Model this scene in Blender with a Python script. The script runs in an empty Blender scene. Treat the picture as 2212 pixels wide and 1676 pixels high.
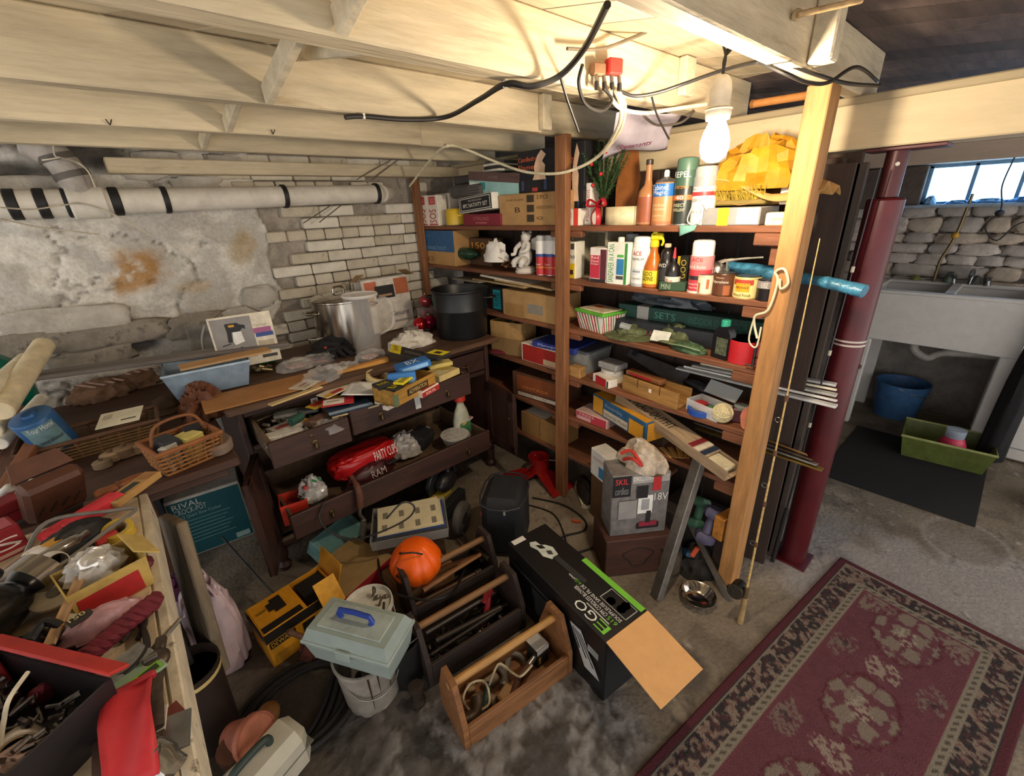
import bpy, bmesh, math, random
import numpy as np
from mathutils import Vector, Matrix, Euler, noise as mnoise
from math import pi, sin, cos, radians as RD

# ------------------------------------------------------------------ camera, world, exposure
SC = bpy.context.scene
COL = SC.collection
CAM_H = 1.55
F_PX, YAW, PITCH, ROLL = 940.637, .857174, -.391438, -.0436514     # solved from the photo's vanishing points
fw = Vector((cos(YAW)*cos(PITCH), sin(YAW)*cos(PITCH), sin(PITCH)))
rt = Vector((sin(YAW), -cos(YAW), 0)); up = rt.cross(fw)
rt, up = cos(ROLL)*rt + sin(ROLL)*up, -sin(ROLL)*rt + cos(ROLL)*up
camd = bpy.data.cameras.new('camera'); cam = bpy.data.objects.new('camera', camd); COL.objects.link(cam)
camd.sensor_fit = 'HORIZONTAL'; camd.sensor_width = 36; camd.lens = 36*F_PX/2212; camd.clip_start = .02
mw = Matrix((rt, up, -fw)).transposed().to_4x4(); mw.translation = (0, 0, CAM_H); cam.matrix_world = mw
SC.camera = cam
W = bpy.data.worlds.new('world'); SC.world = W; W.use_nodes = True
W.node_tree.nodes['Background'].inputs[0].default_value = (.96, .93, .90, 1)
W.node_tree.nodes['Background'].inputs[1].default_value = 1.95
SC.view_settings.view_transform = 'Standard'; SC.view_settings.look = 'None'
SC.view_settings.exposure = 0.0; SC.view_settings.gamma = 1; SC.view_settings.use_curve_mapping = False
BULB_POWER = 500.0        # emission strength of the hanging bulb
WINDOW_POWER = 9.0        # daylight behind the laundry window

# ------------------------------------------------------------------ measuring: a photo pixel -> a point on a known plane
CAM = np.array([0, 0, CAM_H])
def _ray(u, v):
    a, b = (u-1106)/F_PX, -(v-838)/F_PX
    return np.array(rt*a + up*b + fw)
def onZ(u, v, z=0.0): d = _ray(u, v); return Vector(CAM + d*(z-CAM_H)/d[2])
def onX(u, v, x): d = _ray(u, v); return Vector(CAM + d*x/d[0])
def onY(u, v, y): d = _ray(u, v); return Vector(CAM + d*y/d[1])

# ------------------------------------------------------------------ materials
def lin(h):
    h = h.lstrip('#'); c = [int(h[i:i+2], 16)/255 for i in (0, 2, 4)]
    return [x/12.92 if x <= .04045 else ((x+.055)/1.055)**2.4 for x in c]
_M = {}
def M(col, rough=.6, metal=0.0, var=.18, sc=18, bump=0.0, bsc=60, trans=0.0, alpha=1.0, emit=0.0, stretch=None, dirt=None, coat=0.0):
    key = (col, rough, metal, var, sc, bump, bsc, trans, alpha, emit, stretch, dirt, coat)
    if key in _M: return _M[key]
    m = bpy.data.materials.new('mat_'+col.lstrip('#')); m.use_nodes = True
    nt = m.node_tree; b = nt.nodes['Principled BSDF']; L = nt.links
    c = lin(col)
    tc = nt.nodes.new('ShaderNodeTexCoord'); mp = nt.nodes.new('ShaderNodeMapping')
    L.new(tc.outputs['Object'], mp.inputs[0])
    if stretch: mp.inputs['Scale'].default_value = stretch
    n = nt.nodes.new('ShaderNodeTexNoise'); n.inputs['Scale'].default_value = sc; n.inputs['Detail'].default_value = 6; n.inputs['Roughness'].default_value = .65
    L.new(mp.outputs[0], n.inputs['Vector'])
    r = nt.nodes.new('ShaderNodeValToRGB'); L.new(n.outputs['Fac'], r.inputs[0])
    r.color_ramp.elements[0].position = .3; r.color_ramp.elements[1].position = .7
    r.color_ramp.elements[0].color = [max(0, x*(1-var*1.6)) for x in c]+[1]
    r.color_ramp.elements[1].color = [min(1, x*(1+var)) for x in c]+[1]
    out = r.outputs[0]
    if dirt:
        n2 = nt.nodes.new('ShaderNodeTexNoise'); n2.inputs['Scale'].default_value = dirt[1]; n2.inputs['Detail'].default_value = 8; n2.inputs['Roughness'].default_value = .7
        L.new(mp.outputs[0], n2.inputs['Vector'])
        r2 = nt.nodes.new('ShaderNodeValToRGB'); L.new(n2.outputs['Fac'], r2.inputs[0])
        r2.color_ramp.elements[0].position = dirt[2]; r2.color_ramp.elements[1].position = dirt[2]+.1
        mx = nt.nodes.new('ShaderNodeMix'); mx.data_type = 'RGBA'
        L.new(r2.outputs[0], mx.inputs['Factor']); L.new(out, mx.inputs['A']); mx.inputs['B'].default_value = lin(dirt[0])+[1]
        out = mx.outputs['Result']
    L.new(out, b.inputs['Base Color'])
    b.inputs['Roughness'].default_value = rough; b.inputs['Metallic'].default_value = metal
    b.inputs['Coat Weight'].default_value = coat
    if trans: b.inputs['Transmission Weight'].default_value = trans; b.inputs['IOR'].default_value = 1.3
    if alpha < 1: b.inputs['Alpha'].default_value = alpha
    if emit:
        b.inputs['Emission Color'].default_value = c+[1]; b.inputs['Emission Strength'].default_value = emit
    if bump:
        n3 = nt.nodes.new('ShaderNodeTexNoise'); n3.inputs['Scale'].default_value = bsc; n3.inputs['Detail'].default_value = 5
        L.new(mp.outputs[0], n3.inputs['Vector'])
        bp = nt.nodes.new('ShaderNodeBump'); bp.inputs['Strength'].default_value = bump; bp.inputs['Distance'].default_value = .01
        L.new(n3.outputs['Fac'], bp.inputs['Height']); L.new(bp.outputs[0], b.inputs['Normal'])
    _M[key] = m
    return m
def attr_mat(name, rough=.8, bump=.4, bsc=90, var=.12, spec=.5):
    m = bpy.data.materials.new(name); m.use_nodes = True; nt = m.node_tree; b = nt.nodes['Principled BSDF']; L = nt.links
    a = nt.nodes.new('ShaderNodeAttribute'); a.attribute_name = 'tint'
    tc = nt.nodes.new('ShaderNodeTexCoord')
    n = nt.nodes.new('ShaderNodeTexNoise'); n.inputs['Scale'].default_value = bsc; n.inputs['Detail'].default_value = 6; L.new(tc.outputs['Object'], n.inputs['Vector'])
    r = nt.nodes.new('ShaderNodeMapRange'); r.inputs['From Min'].default_value = .3; r.inputs['From Max'].default_value = .7
    r.inputs['To Min'].default_value = 1-var; r.inputs['To Max'].default_value = 1+var; L.new(n.outputs['Fac'], r.inputs['Value'])
    mx = nt.nodes.new('ShaderNodeVectorMath'); mx.operation = 'SCALE'
    L.new(a.outputs['Color'], mx.inputs[0]); L.new(r.outputs[0], mx.inputs['Scale'])
    L.new(mx.outputs[0], b.inputs['Base Color']); b.inputs['Roughness'].default_value = rough; b.inputs['Specular IOR Level'].default_value = spec
    bp = nt.nodes.new('ShaderNodeBump'); bp.inputs['Strength'].default_value = bump; bp.inputs['Distance'].default_value = .01
    L.new(n.outputs['Fac'], bp.inputs['Height']); L.new(bp.outputs[0], b.inputs['Normal'])
    return m
def wood(col, rough=.65, axis='x', var=.3, bump=.15): 
    s = {'x': (.12, 1, 1), 'y': (1, .12, 1), 'z': (1, 1, .12)}[axis]
    return M(col, rough, 0, var, 45, bump, 90, stretch=s)
def glass(col='#f4f7f6', alpha=.22, rough=.08): return M(col, rough, 0, .03, 8, alpha=alpha)

# ------------------------------------------------------------------ mesh building
class MB:
    def __init__(s): s.v = []; s.f = []
    def add(s, vs, fs, mat=None):
        o = len(s.v)
        for p in vs:
            p = Vector(p); s.v.append(tuple(mat @ p if mat else p))
        s.f += [tuple(i+o for i in f) for f in fs]; return s
    def box(s, c, d, b=.002, rot=None):
        hx, hy, hz = d[0]/2, d[1]/2, d[2]/2; b = min(b, hx*.45, hy*.45, hz*.45)
        m = Matrix.Translation(c) @ (rot.to_4x4() if rot else Matrix.Identity(4))
        vs = []; idx = {}
        for sx in (-1, 1):
            for sy in (-1, 1):
                for sz in (-1, 1):
                    for k, p in enumerate(((hx, hy-b, hz-b), (hx-b, hy, hz-b), (hx-b, hy-b, hz))):
                        idx[sx, sy, sz, k] = len(vs); vs.append((sx*p[0], sy*p[1], sz*p[2]))
        I = idx; fs = []
        for q in (-1, 1):
            fs.append([I[q, -1, -1, 0], I[q, 1, -1, 0], I[q, 1, 1, 0], I[q, -1, 1, 0]][::q])
            fs.append([I[-1, q, -1, 1], I[-1, q, 1, 1], I[1, q, 1, 1], I[1, q, -1, 1]][::q])
            fs.append([I[-1, -1, q, 2], I[1, -1, q, 2], I[1, 1, q, 2], I[-1, 1, q, 2]][::q])
            for r in (-1, 1):
                fs.append([I[q, r, -1, 0], I[q, r, -1, 1], I[q, r, 1, 1], I[q, r, 1, 0]][::-q*r])
                fs.append([I[q, -1, r, 0], I[q, 1, r, 0], I[q, 1, r, 2], I[q, -1, r, 2]][::q*r])
                fs.append([I[-1, q, r, 1], I[-1, q, r, 2], I[1, q, r, 2], I[1, q, r, 1]][::-q*r])
                for t in (-1, 1):
                    fs.append([I[q, r, t, 0], I[q, r, t, 1], I[q, r, t, 2]][::q*r*t])
        return s.add(vs, fs, m)
    def lathe(s, prof, n=24, c=(0, 0, 0), rot=None, sx=1, sy=1):
        m = Matrix.Translation(c) @ (rot.to_4x4() if rot else Matrix.Identity(4))
        vs = []; fs = []; k = len(prof)
        for i in range(n):
            a = 2*pi*i/n
            for r, z in prof: vs.append((r*cos(a)*sx, r*sin(a)*sy, z))
        for i in range(n):
            j = (i+1) % n
            for q in range(k-1): fs.append((i*k+q, j*k+q, j*k+q+1, i*k+q+1))
        if prof[0][0] > 1e-6: fs.append(tuple(i*k for i in range(n))[::-1])
        if prof[-1][0] > 1e-6: fs.append(tuple(i*k+k-1 for i in range(n)))
        return s.add(vs, fs, m)
    def cyl(s, p0, p1, r0, r1=None, n=16):
        p0 = Vector(p0); p1 = Vector(p1); d = p1-p0; r1 = r0 if r1 is None else r1
        q = d.to_track_quat('Z', 'Y').to_matrix()
        b = min(r0, r1, d.length)*.12
        return s.lathe([(r0-b, 0), (r0, b), (r1, d.length-b), (r1-b, d.length)], n, p0, q)
    def tube(s, pts, r, n=8, smooth=5, closed=False, flat=1.0):
        P = [Vector(p) for p in pts]
        if smooth > 1 and len(P) > 2:
            Q = []; N = len(P); rng = range(N if closed else N-1)
            for i in rng:
                if closed: a, b, c, d = P[(i-1) % N], P[i], P[(i+1) % N], P[(i+2) % N]
                else: a, b, c, d = P[max(i-1, 0)], P[i], P[i+1], P[min(i+2, N-1)]
                for k in range(smooth):
                    t = k/smooth
                    Q.append(.5*((2*b)+(c-a)*t+(2*a-5*b+4*c-d)*t*t+(3*b-a-3*c+d)*t**3))
            if not closed: Q.append(P[-1])
            P = Q
        N = len(P); vs = []; fs = []; prev = None
        for i in range(N):
            if closed: d = P[(i+1) % N]-P[i-1]
            else: d = P[min(i+1, N-1)]-P[max(i-1, 0)]
            if d.length < 1e-9: d = Vector((0, 0, 1))
            d.normalize()
            if prev is None: a = d.cross(Vector((0, 0, 1)) if abs(d.z) < .9 else Vector((1, 0, 0)))
            else: a = prev-d*prev.dot(d)
            a.normalize(); prev = a; b = d.cross(a)
            rr = r[min(len(r)-1, int(i*len(r)/N))] if isinstance(r, (list, tuple)) else r
            for k in range(n):
                t = 2*pi*k/n; vs.append(P[i]+a*cos(t)*rr+b*sin(t)*rr*flat)
        for i in range(N if closed else N-1):
            j = (i+1) % N
            for k in range(n): fs.append((i*n+k, i*n+(k+1) % n, j*n+(k+1) % n, j*n+k))
        if not closed: fs.append(tuple(range(n))[::-1]); fs.append(tuple((N-1)*n+k for k in range(n)))
        return s.add(vs, fs)
    def prism(s, poly, h, mat=None, inset=0):
        """polygon in local xy extruded along local z, 0..h"""
        n = len(poly); vs = [(x, y, 0) for x, y in poly]+[(x, y, h) for x, y in poly]
        fs = [tuple(range(n))[::-1], tuple(range(n, 2*n))]+[(i, (i+1) % n, n+(i+1) % n, n+i) for i in range(n)]
        return s.add(vs, fs, mat)
    def grid(s, fn, nu, nv, mat=None):
        vs = [fn(i/nu, j/nv) for j in range(nv+1) for i in range(nu+1)]
        fs = [(j*(nu+1)+i, j*(nu+1)+i+1, (j+1)*(nu+1)+i+1, (j+1)*(nu+1)+i) for j in range(nv) for i in range(nu)]
        return s.add(vs, fs, mat)
    def sphere(s, c, r, n=16, m=10, sc=(1, 1, 1)):
        return s.lathe([(r*sin(pi*i/m)*1.0 if 0 < i < m else 0.0, -r*cos(pi*i/m)*sc[2]) for i in range(m+1)], n, c, None, sc[0], sc[1])
    def build(s, name, mat, parent=None, smooth=True, ang=38, solid=0):
        me = bpy.data.meshes.new(name); me.from_pydata(s.v, [], s.f); me.validate(); me.update()
        if smooth:
            me.polygons.foreach_set('use_smooth', [True]*len(me.polygons)); me.set_sharp_from_angle(angle=RD(ang))
        me.materials.append(mat)
        o = bpy.data.objects.new(name, me); COL.objects.link(o)
        if parent: o.parent = parent
        if solid:
            md = o.modifiers.new('thickness', 'SOLIDIFY'); md.thickness = solid; md.offset = 0
        return o
def tag(o, label=None, cat=None, group=None, kind=None):
    if label: o['label'] = label
    if cat: o['category'] = cat
    if group: o['group'] = group
    if kind: o['kind'] = kind
    return o
def put(o, loc, rz=0, rx=0, ry=0): o.location = loc; o.rotation_euler = (rx, ry, rz); return o
def thing(name, label, cat, loc=(0, 0, 0), rz=0, rx=0, ry=0, group=None):
    o = bpy.data.objects.new(name, None); o.empty_display_size = .05; COL.objects.link(o)
    put(o, loc, rz, rx, ry); return tag(o, label, cat, group)
def copy_tree(o, parent=None):
    c = o.copy(); COL.objects.link(c); c.parent = parent
    for ch in list(o.children): copy_tree(ch, c)
    return c
# ---- lettering
_T = {}
def text_geo(s, bold=False):
    if s in _T: return _T[s]
    cu = bpy.data.curves.new('t', 'FONT'); cu.body = s; cu.resolution_u = 2; cu.size = 1; cu.fill_mode = 'FRONT'
    if bold: cu.offset = .02
    ob = bpy.data.objects.new('t', cu); COL.objects.link(ob)
    dg = bpy.context.evaluated_depsgraph_get(); me = bpy.data.meshes.new_from_object(ob.evaluated_get(dg))
    v = np.array([tuple(p.co) for p in me.vertices]) if len(me.vertices) else np.zeros((1, 3)); f = [tuple(p.vertices) for p in me.polygons]
    bpy.data.objects.remove(ob); bpy.data.curves.remove(cu); bpy.data.meshes.remove(me)
    lo, hi = v[:, :2].min(0), v[:, :2].max(0); v = (v[:, :2]-lo)/np.maximum(hi-lo, 1e-6); ar = (hi-lo)[0]/max((hi-lo)[1], 1e-6)
    _T[s] = (v, f, ar); return _T[s]
def lettering(s, parent, o, u, v, w, h, mat, rot=0, off=.0008, name='lettering'):
    """flat print filling the w x h rectangle that starts at o, along unit axes u, v"""
    g, f, _ = text_geo(s); o, u, v = Vector(o), Vector(u), Vector(v); n = u.cross(v)
    vs = []
    for x, y in g:
        if rot == 90: x, y = 1-y, x
        elif rot == -90: x, y = y, 1-x
        elif rot == 180: x, y = 1-x, 1-y
        vs.append(o+u*(x*w)+v*(y*h)+n*off)
    return MB().add(vs, f).build(name, mat, parent, smooth=False)
def wrap_text(s, parent, r, z0, z1, a0, a1, mat, vertical=False, off=.0012):
    g, f, _ = text_geo(s); vs = []
    for x, y in g:
        if vertical: x, y = 1-y, x
        a = a0+(a1-a0)*x; vs.append(((r+off)*cos(a), (r+off)*sin(a), z0+(z1-z0)*y))
    return MB().add(vs, f).build('lettering', mat, parent, smooth=False)
def face(w, d, h, k):
    return {'front': ((-w/2, -d/2, 0), (1, 0, 0), (0, 0, 1), w, h), 'back': ((w/2, d/2, 0), (-1, 0, 0), (0, 0, 1), w, h),
            'right': ((w/2, -d/2, 0), (0, 1, 0), (0, 0, 1), d, h), 'left': ((-w/2, d/2, 0), (0, -1, 0), (0, 0, 1), d, h),
            'top': ((-w/2, -d/2, h), (1, 0, 0), (0, 1, 0), w, d)}[k]
def prints(o, w, d, h, items):
    """items: (face, x0, y0, x1, y1, colour) panel or (face, x0, y0, x1, y1, colour, 'TEXT'[, rot])"""
    for k, it in enumerate(items):
        fo, u, v, fw_, fh = face(w, d, h, it[0]); fo, u, v = Vector(fo), Vector(u), Vector(v)
        p = fo+u*(it[1]*fw_)+v*(it[2]*fh); ww = (it[3]-it[1])*fw_; hh = (it[4]-it[2])*fh; off = .0008+.0004*k
        if len(it) > 6: lettering(it[6], o, p, u, v, ww, hh, M(it[5], .6, var=.05), it[7] if len(it) > 7 else 0, off)
        else:
            n = u.cross(v)*off
            MB().add([p+n, p+u*ww+n, p+u*ww+v*hh+n, p+v*hh+n], [(0, 1, 2, 3)]).build('printed_panel', M(it[5], .55, var=.1), o, smooth=False)
def carton(name, label, cat, loc, size, rz, col, items=(), rx=0, ry=0, group=None, mat=None, b=.003):
    w, d, h = size
    o = MB().box((0, 0, h/2), size, b).build(name, mat or M(col, .75, var=.14, sc=9, bump=.05), None)
    tag(o, label, cat, group); put(o, loc, rz, rx, ry); prints(o, w, d, h, items); return o
SHELF_RZ = -pi/2          # things on the shelves face -X
def span(u0, v0, u1, v1, x):
    a, b, c = onX(u0, v1, x), onX(u1, v1, x), onX((u0+u1)/2, v0, x); m = onX((u0+u1)/2, v1, x)
    return (a.y+b.y)/2, abs(a.y-b.y), c.z-m.z
def shelf_box(name, label, cat, bb, z, x, depth, col, items=(), rz=0, group=None, h=None, rx=0, mat=None):
    yc, w, hh = span(*bb, x); hh = h or hh
    return carton(name, label, cat, (x+depth/2, yc, z), (w, depth, hh), SHELF_RZ+rz, col, items, group=group, rx=rx, mat=mat)
# ---- noise on arrays
def _h(i, j, s):
    n = (i*374761393+j*668265263+s*1442695041) & 0x7fffffff; n = ((n ^ (n >> 13))*1274126177) & 0x7fffffff
    return ((n ^ (n >> 16)) & 0xffff)/65535.0
def vnoise(x, y, s=0):
    xi = np.floor(x).astype(np.int64); yi = np.floor(y).astype(np.int64); fx = x-xi; fy = y-yi
    fx = fx*fx*(3-2*fx); fy = fy*fy*(3-2*fy)
    a = _h(xi, yi, s); b = _h(xi+1, yi, s); c = _h(xi, yi+1, s); d = _h(xi+1, yi+1, s)
    return (a*(1-fx)+b*fx)*(1-fy)+(c*(1-fx)+d*fx)*fy
def fbm(x, y, s=0, o=5, g=.5):
    t = 0*x; a = 1; n = 0
    for k in range(o): t = t+a*vnoise(x*2**k, y*2**k, s+k*7); n += a; a *= g
    return t/n
def sstep(a, b, x): t = np.clip((x-a)/(b-a), 0, 1); return t*t*(3-2*t)
def tinted(name, V, nu, nv, colr, mat, parent=None):
    """grid mesh of (nv+1)*(nu+1) points with a colour per point"""
    i = np.arange(nu)[None, :]+np.arange(nv)[:, None]*(nu+1)
    f = np.stack([i, i+1, i+nu+2, i+nu+1], -1).reshape(-1, 4)
    me = bpy.data.meshes.new(name); me.vertices.add(len(V)); me.vertices.foreach_set('co', V.astype(np.float32).ravel())
    me.loops.add(f.size); me.polygons.add(len(f)); me.loops.foreach_set('vertex_index', f.astype(np.int32).ravel())
    me.polygons.foreach_set('loop_start', np.arange(0, f.size, 4, dtype=np.int32)); me.update(calc_edges=True); me.validate()
    at = me.attributes.new('tint', 'FLOAT_COLOR', 'POINT'); at.data.foreach_set('color', np.concatenate([colr, np.ones((len(V), 1))], 1).astype(np.float32).ravel())
    me.polygons.foreach_set('use_smooth', [True]*len(me.polygons)); me.materials.append(mat)
    o = bpy.data.objects.new(name, me); COL.objects.link(o)
    if parent: o.parent = parent
    return o
def crumple(c, d, seed=0, amp=.25, fr=3.0, n=28, m=18, ridge=True, flat=True, sq=1.0):
    """a closed crumpled lump of size d sitting on z=c.z"""
    rx_, ry_, rz_ = d[0]/2, d[1]/2, d[2]/2 if not flat else d[2]
    mb = MB(); vs = []; fs = []
    for i in range(m+1):
        t = pi*i/m
        for j in range(n):
            a = 2*pi*j/n; p = Vector((sin(t)*cos(a), sin(t)*sin(a), -cos(t)))
            q = p*fr+Vector((seed*3.1, seed*1.7, seed*.9))
            k = mnoise.noise(q)+.5*mnoise.noise(q*2.3)
            if ridge: k = .6-abs(k)*1.6
            s = 1+amp*k
            if sq != 1: p = Vector([math.copysign(abs(t_)**sq, t_) for t_ in p])
            z = p.z*s*rz_
            if flat: z = max(z, 0)*1.0
            vs.append((c[0]+p.x*s*rx_, c[1]+p.y*s*ry_, c[2]+(z if flat else z+rz_)))
    for i in range(m):
        for j in range(n): fs.append((i*n+j, i*n+(j+1) % n, (i+1)*n+(j+1) % n, (i+1)*n+j))
    return mb.add(vs, fs)
def R3(rx=0, ry=0, rz=0): return Euler((rx, ry, rz)).to_matrix()
# ================================================================== THE SETTING
CREAM = M('#d0c0a0', .7, 0, .26, 9, .6, 45, stretch=(.15, 1, 1), dirt=('#97835f', 5, .62))
CREAM_Z = M('#d3c5a8', .7, 0, .2, 14, .25, 70, dirt=('#8f7a56', 7, .64))
# ---- floor
def L3(h): return np.array(lin(h))
x0, x1, y0, y1 = -1.5, 4.6, -1.8, 2.9; nu, nv = 420, 320
gx, gy = np.meshgrid(np.linspace(x0, x1, nu+1), np.linspace(y0, y1, nv+1)); gx = gx.ravel(); gy = gy.ravel()
n1 = fbm(gx*1.6, gy*1.6, 3); n2 = fbm(gx*7, gy*7, 11); n3 = fbm(gx*20, gy*20, 21)
def mixc(c, h, k): return c*(1-k[:, None])+L3(h)[None, :]*k[:, None]
c = np.tile(L3('#8d7f6c'), (len(gx), 1)); c = mixc(c, '#a89a88', sstep(.45, .62, n1)); c = mixc(c, '#6c6052', sstep(.52, .66, n2)*.7)
def blob(u, v, r, z=0, sq=1.0):
    p = onZ(u, v, z); return 1-sstep(.55, 1.1, np.hypot(gx-p.x, (gy-p.y)*sq)/r+(n2-.5)*1.3)
mud = np.maximum.reduce([blob(900, 1580, .3), blob(1120, 1530, .22), blob(1250, 1590, .24), blob(1010, 1660, .32), blob(1180, 1670, .25), blob(860, 1500, .2)])
lump = 1-np.abs(fbm(gx*26, gy*26, 91, 2)-.5)*4; mudh = mud*(.012*np.clip(lump, 0, 1)**1.5+.004*n2)
c = mixc(c, '#8a8683', mud*.95); c = mixc(c, '#3f3934', mud*sstep(.53, .56, n2)*.85); c = mixc(c, '#4c4845', mud*sstep(.5, .15, lump)*.7)
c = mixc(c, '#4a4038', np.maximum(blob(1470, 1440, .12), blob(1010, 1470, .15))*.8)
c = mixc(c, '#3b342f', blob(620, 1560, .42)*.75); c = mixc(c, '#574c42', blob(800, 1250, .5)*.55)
c = mixc(c, '#aaa3a0', np.maximum(blob(1780, 1210, .35), np.maximum(blob(1990, 1260, .35), blob(2190, 1300, .4)))*.75)
ring = onZ(2085, 1170); rd = np.hypot((gx-ring.x)*1.0, (gy-ring.y)*1.2)
c = mixc(c, '#7d7062', (1-sstep(.16, .175, rd))*.55); c = mixc(c, '#b5aca2', (1-sstep(.0, .02, np.abs(rd-.18)))*.5)
c = mixc(c, '#d5d0c8', sstep(.93, .95, vnoise(gx*60, gy*60, 77))*.4*(gx > .6))
c = c*(.70+.2*n3)[:, None]
crk = np.abs(fbm(gx*2.3, gy*2.3, 55)-.5); c = mixc(c, '#3a332c', (1-sstep(0, .006, crk))*.6)
V = np.stack([gx, gy, mudh-.012*mud*0+(n1-.5)*.004], 1)
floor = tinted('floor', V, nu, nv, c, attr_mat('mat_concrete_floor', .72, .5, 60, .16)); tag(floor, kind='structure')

# ---- left wall: plastered rubble stone, then painted brick
WY = 2.75
x0, x1, z0, z1 = -1.5, 2.3, 0.0, 1.97; nu, nv = 330, 170
gx, gz = np.meshgrid(np.linspace(x0, x1, nu+1), np.linspace(z0, z1, nv+1)); gx = gx.ravel(); gz = gz.ravel()
n1 = fbm(gx*2.2+5, gz*3.5, 31, 6, .55); n2 = fbm(gx*6, gz*8, 41); n3 = fbm(gx*22, gz*22, 51)
edge = .665+.035*(fbm(gz*6, gz*0, 61)-.5)*2-.12*sstep(1.15, .9, gz)
brick_side = (gx > edge)
crk = np.abs(fbm(gx*1.9+9, gz*3.1, 71, 5, .6)-.5)
disp = np.where(brick_side, -.03, (n1-.5)*.14+(n3-.5)*.012-.02*(1-sstep(0, .02, crk)))
disp = np.where(~brick_side & (gz < 1.02), disp+.03*(1-gz/1.02), disp)
c = np.tile(L3('#d8d2c6'), (len(gx), 1)); c = mixc(c, '#a7a29a', sstep(.5, .62, n2)*.6); c = mixc(c, '#6f6a63', (1-sstep(0, .012, crk))*.75)
def spot(u, v, ru, rv):
    p = onY(u, v, WY); return 1-sstep(.5, 1.15, np.hypot((gx-p.x)/ru, (gz-p.z)/rv)+(n2-.5)*1.6)
c = mixc(c, '#a8793a', spot(310, 575, .14, .12)*.9*sstep(.36, .6, n3+.12)); c = mixc(c, '#a58a58', spot(525, 520, .09, .12)*.65)
c = mixc(c, '#b99a66', spot(420, 620, .12, .05)*.5)
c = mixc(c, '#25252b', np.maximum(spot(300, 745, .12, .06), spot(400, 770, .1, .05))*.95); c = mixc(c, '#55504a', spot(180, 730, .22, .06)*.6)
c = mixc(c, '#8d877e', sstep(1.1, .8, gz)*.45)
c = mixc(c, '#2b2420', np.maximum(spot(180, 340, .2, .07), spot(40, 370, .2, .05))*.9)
c = np.where(brick_side[:, None], L3('#a1978a')[None, :]*(.6+.7*n3)[:, None], c)
V = np.stack([gx, WY-disp, gz], 1)
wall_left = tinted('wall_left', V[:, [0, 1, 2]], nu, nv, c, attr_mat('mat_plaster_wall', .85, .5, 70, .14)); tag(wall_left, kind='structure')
random.seed(5)
# painted bricks, one object each
bm_ = [M('#ddd6c6', .75, 0, .12, 12, .35, 60, dirt=('#6f6454', 26, .66)), M('#d3cab8', .75, 0, .14, 12, .35, 60, dirt=('#6f6454', 22, .64)), M('#c6bba6', .8, 0, .16, 12, .4, 60, dirt=('#5e5344', 20, .6))]
def brick_mesh(l, k):
    mb = MB(); mb.box((0, 0, 0), (l, .06, .057), .006)
    for i, p in enumerate(mb.v): 
        q = Vector(p)*9+Vector((k*7, 0, 0)); mb.v[i] = (p[0]+.004*mnoise.noise(q), p[1]+.005*mnoise.noise(q+Vector((3, 1, 2))), p[2]+.003*mnoise.noise(q+Vector((9, 4, 2))))
    me_o = mb.build('brick', bm_[k % 3], wall_left); return me_o
protos = {}
def place_brick(x, z, l):
    k = random.randrange(3); key = (l, k)
    if key not in protos: o = protos[key] = brick_mesh(l, k)
    else: o = protos[key].copy(); COL.objects.link(o)
    o.location = (x, WY+.004+random.uniform(-.008, .008), z); o.rotation_euler = (0, random.uniform(-.012, .012), random.uniform(-.01, .01)); o.parent = wall_left
hole = [(1.06, 1.22, 1.66, 1.75), (1.36, 1.6, 1.60, 1.80), (.98, 1.04, 1.72, 1.80), (1.15, 1.3, 1.55, 1.6)]
row = 0; z = .71
while z < 1.83:
    xe = .665-.12*max(0, min(1, (1.15-z)/.25))+random.uniform(-.02, .03)
    if z > 1.66: xe = .42
    l = .2 if row % 4 else .098; x = xe+random.choice((.1, .05, .15))
    x = .55+(row % 2)*.1+(.05 if l < .1 else 0)-.3
    while x < 1.72:
        if x-l/2 > xe-.02 and not any(a < x < b and c_ < z < d_ for a, b, c_, d_ in hole): place_brick(x, z, l)
        x += l+.006
    z += .062; row += 1
# separate stones low in the plastered part
def stone(parent, mat, p, d, seed, name='stone'):
    mb = crumple((0, 0, 0), (1, 1, 1), seed, .45, 1.7, 18, 12, False, False)
    for i, q in enumerate(mb.v):
        x, y, zz = q[0]*2, q[1]*2, (q[2]-.5)*2
        f = lambda t: math.copysign(abs(min(1.3, abs(t)))**.55, t)
        mb.v[i] = (f(x)*d[0]/2, f(y)*d[1]/2, f(zz)*d[2]/2)
    o = mb.build(name, mat, parent, ang=60); o.location = p; o.rotation_euler = (0, random.uniform(-.06, .06), 0); return o
STONE = M('#bdb6aa', .85, 0, .22, 9, .6, 40, dirt=('#6b6359', 7, .6)); STONE_D = M('#938a7d', .85, 0, .25, 9, .6, 40, dirt=('#4c463f', 7, .55))
for i, (u, v, w, h) in enumerate(((150, 690, .42, .10), (250, 722, .46, .09), (60, 745, .3, .09), (205, 770, .3, .08), (430, 700, .3, .1), (520, 690, .2, .12), (310, 375, .16, .05), (430, 395, .22, .05), (340, 345, .2, .06), (480, 350, .17, .06), (60, 400, .28, .06), (150, 395, .16, .05), (560, 640, .16, .1), (540, 730, .2, .08))):
    p = onY(u, v, WY); stone(wall_left, STONE if v < 700 else STONE_D, (p.x, WY-.005, p.z), (w, .06, h*1.15), i+3)

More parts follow.
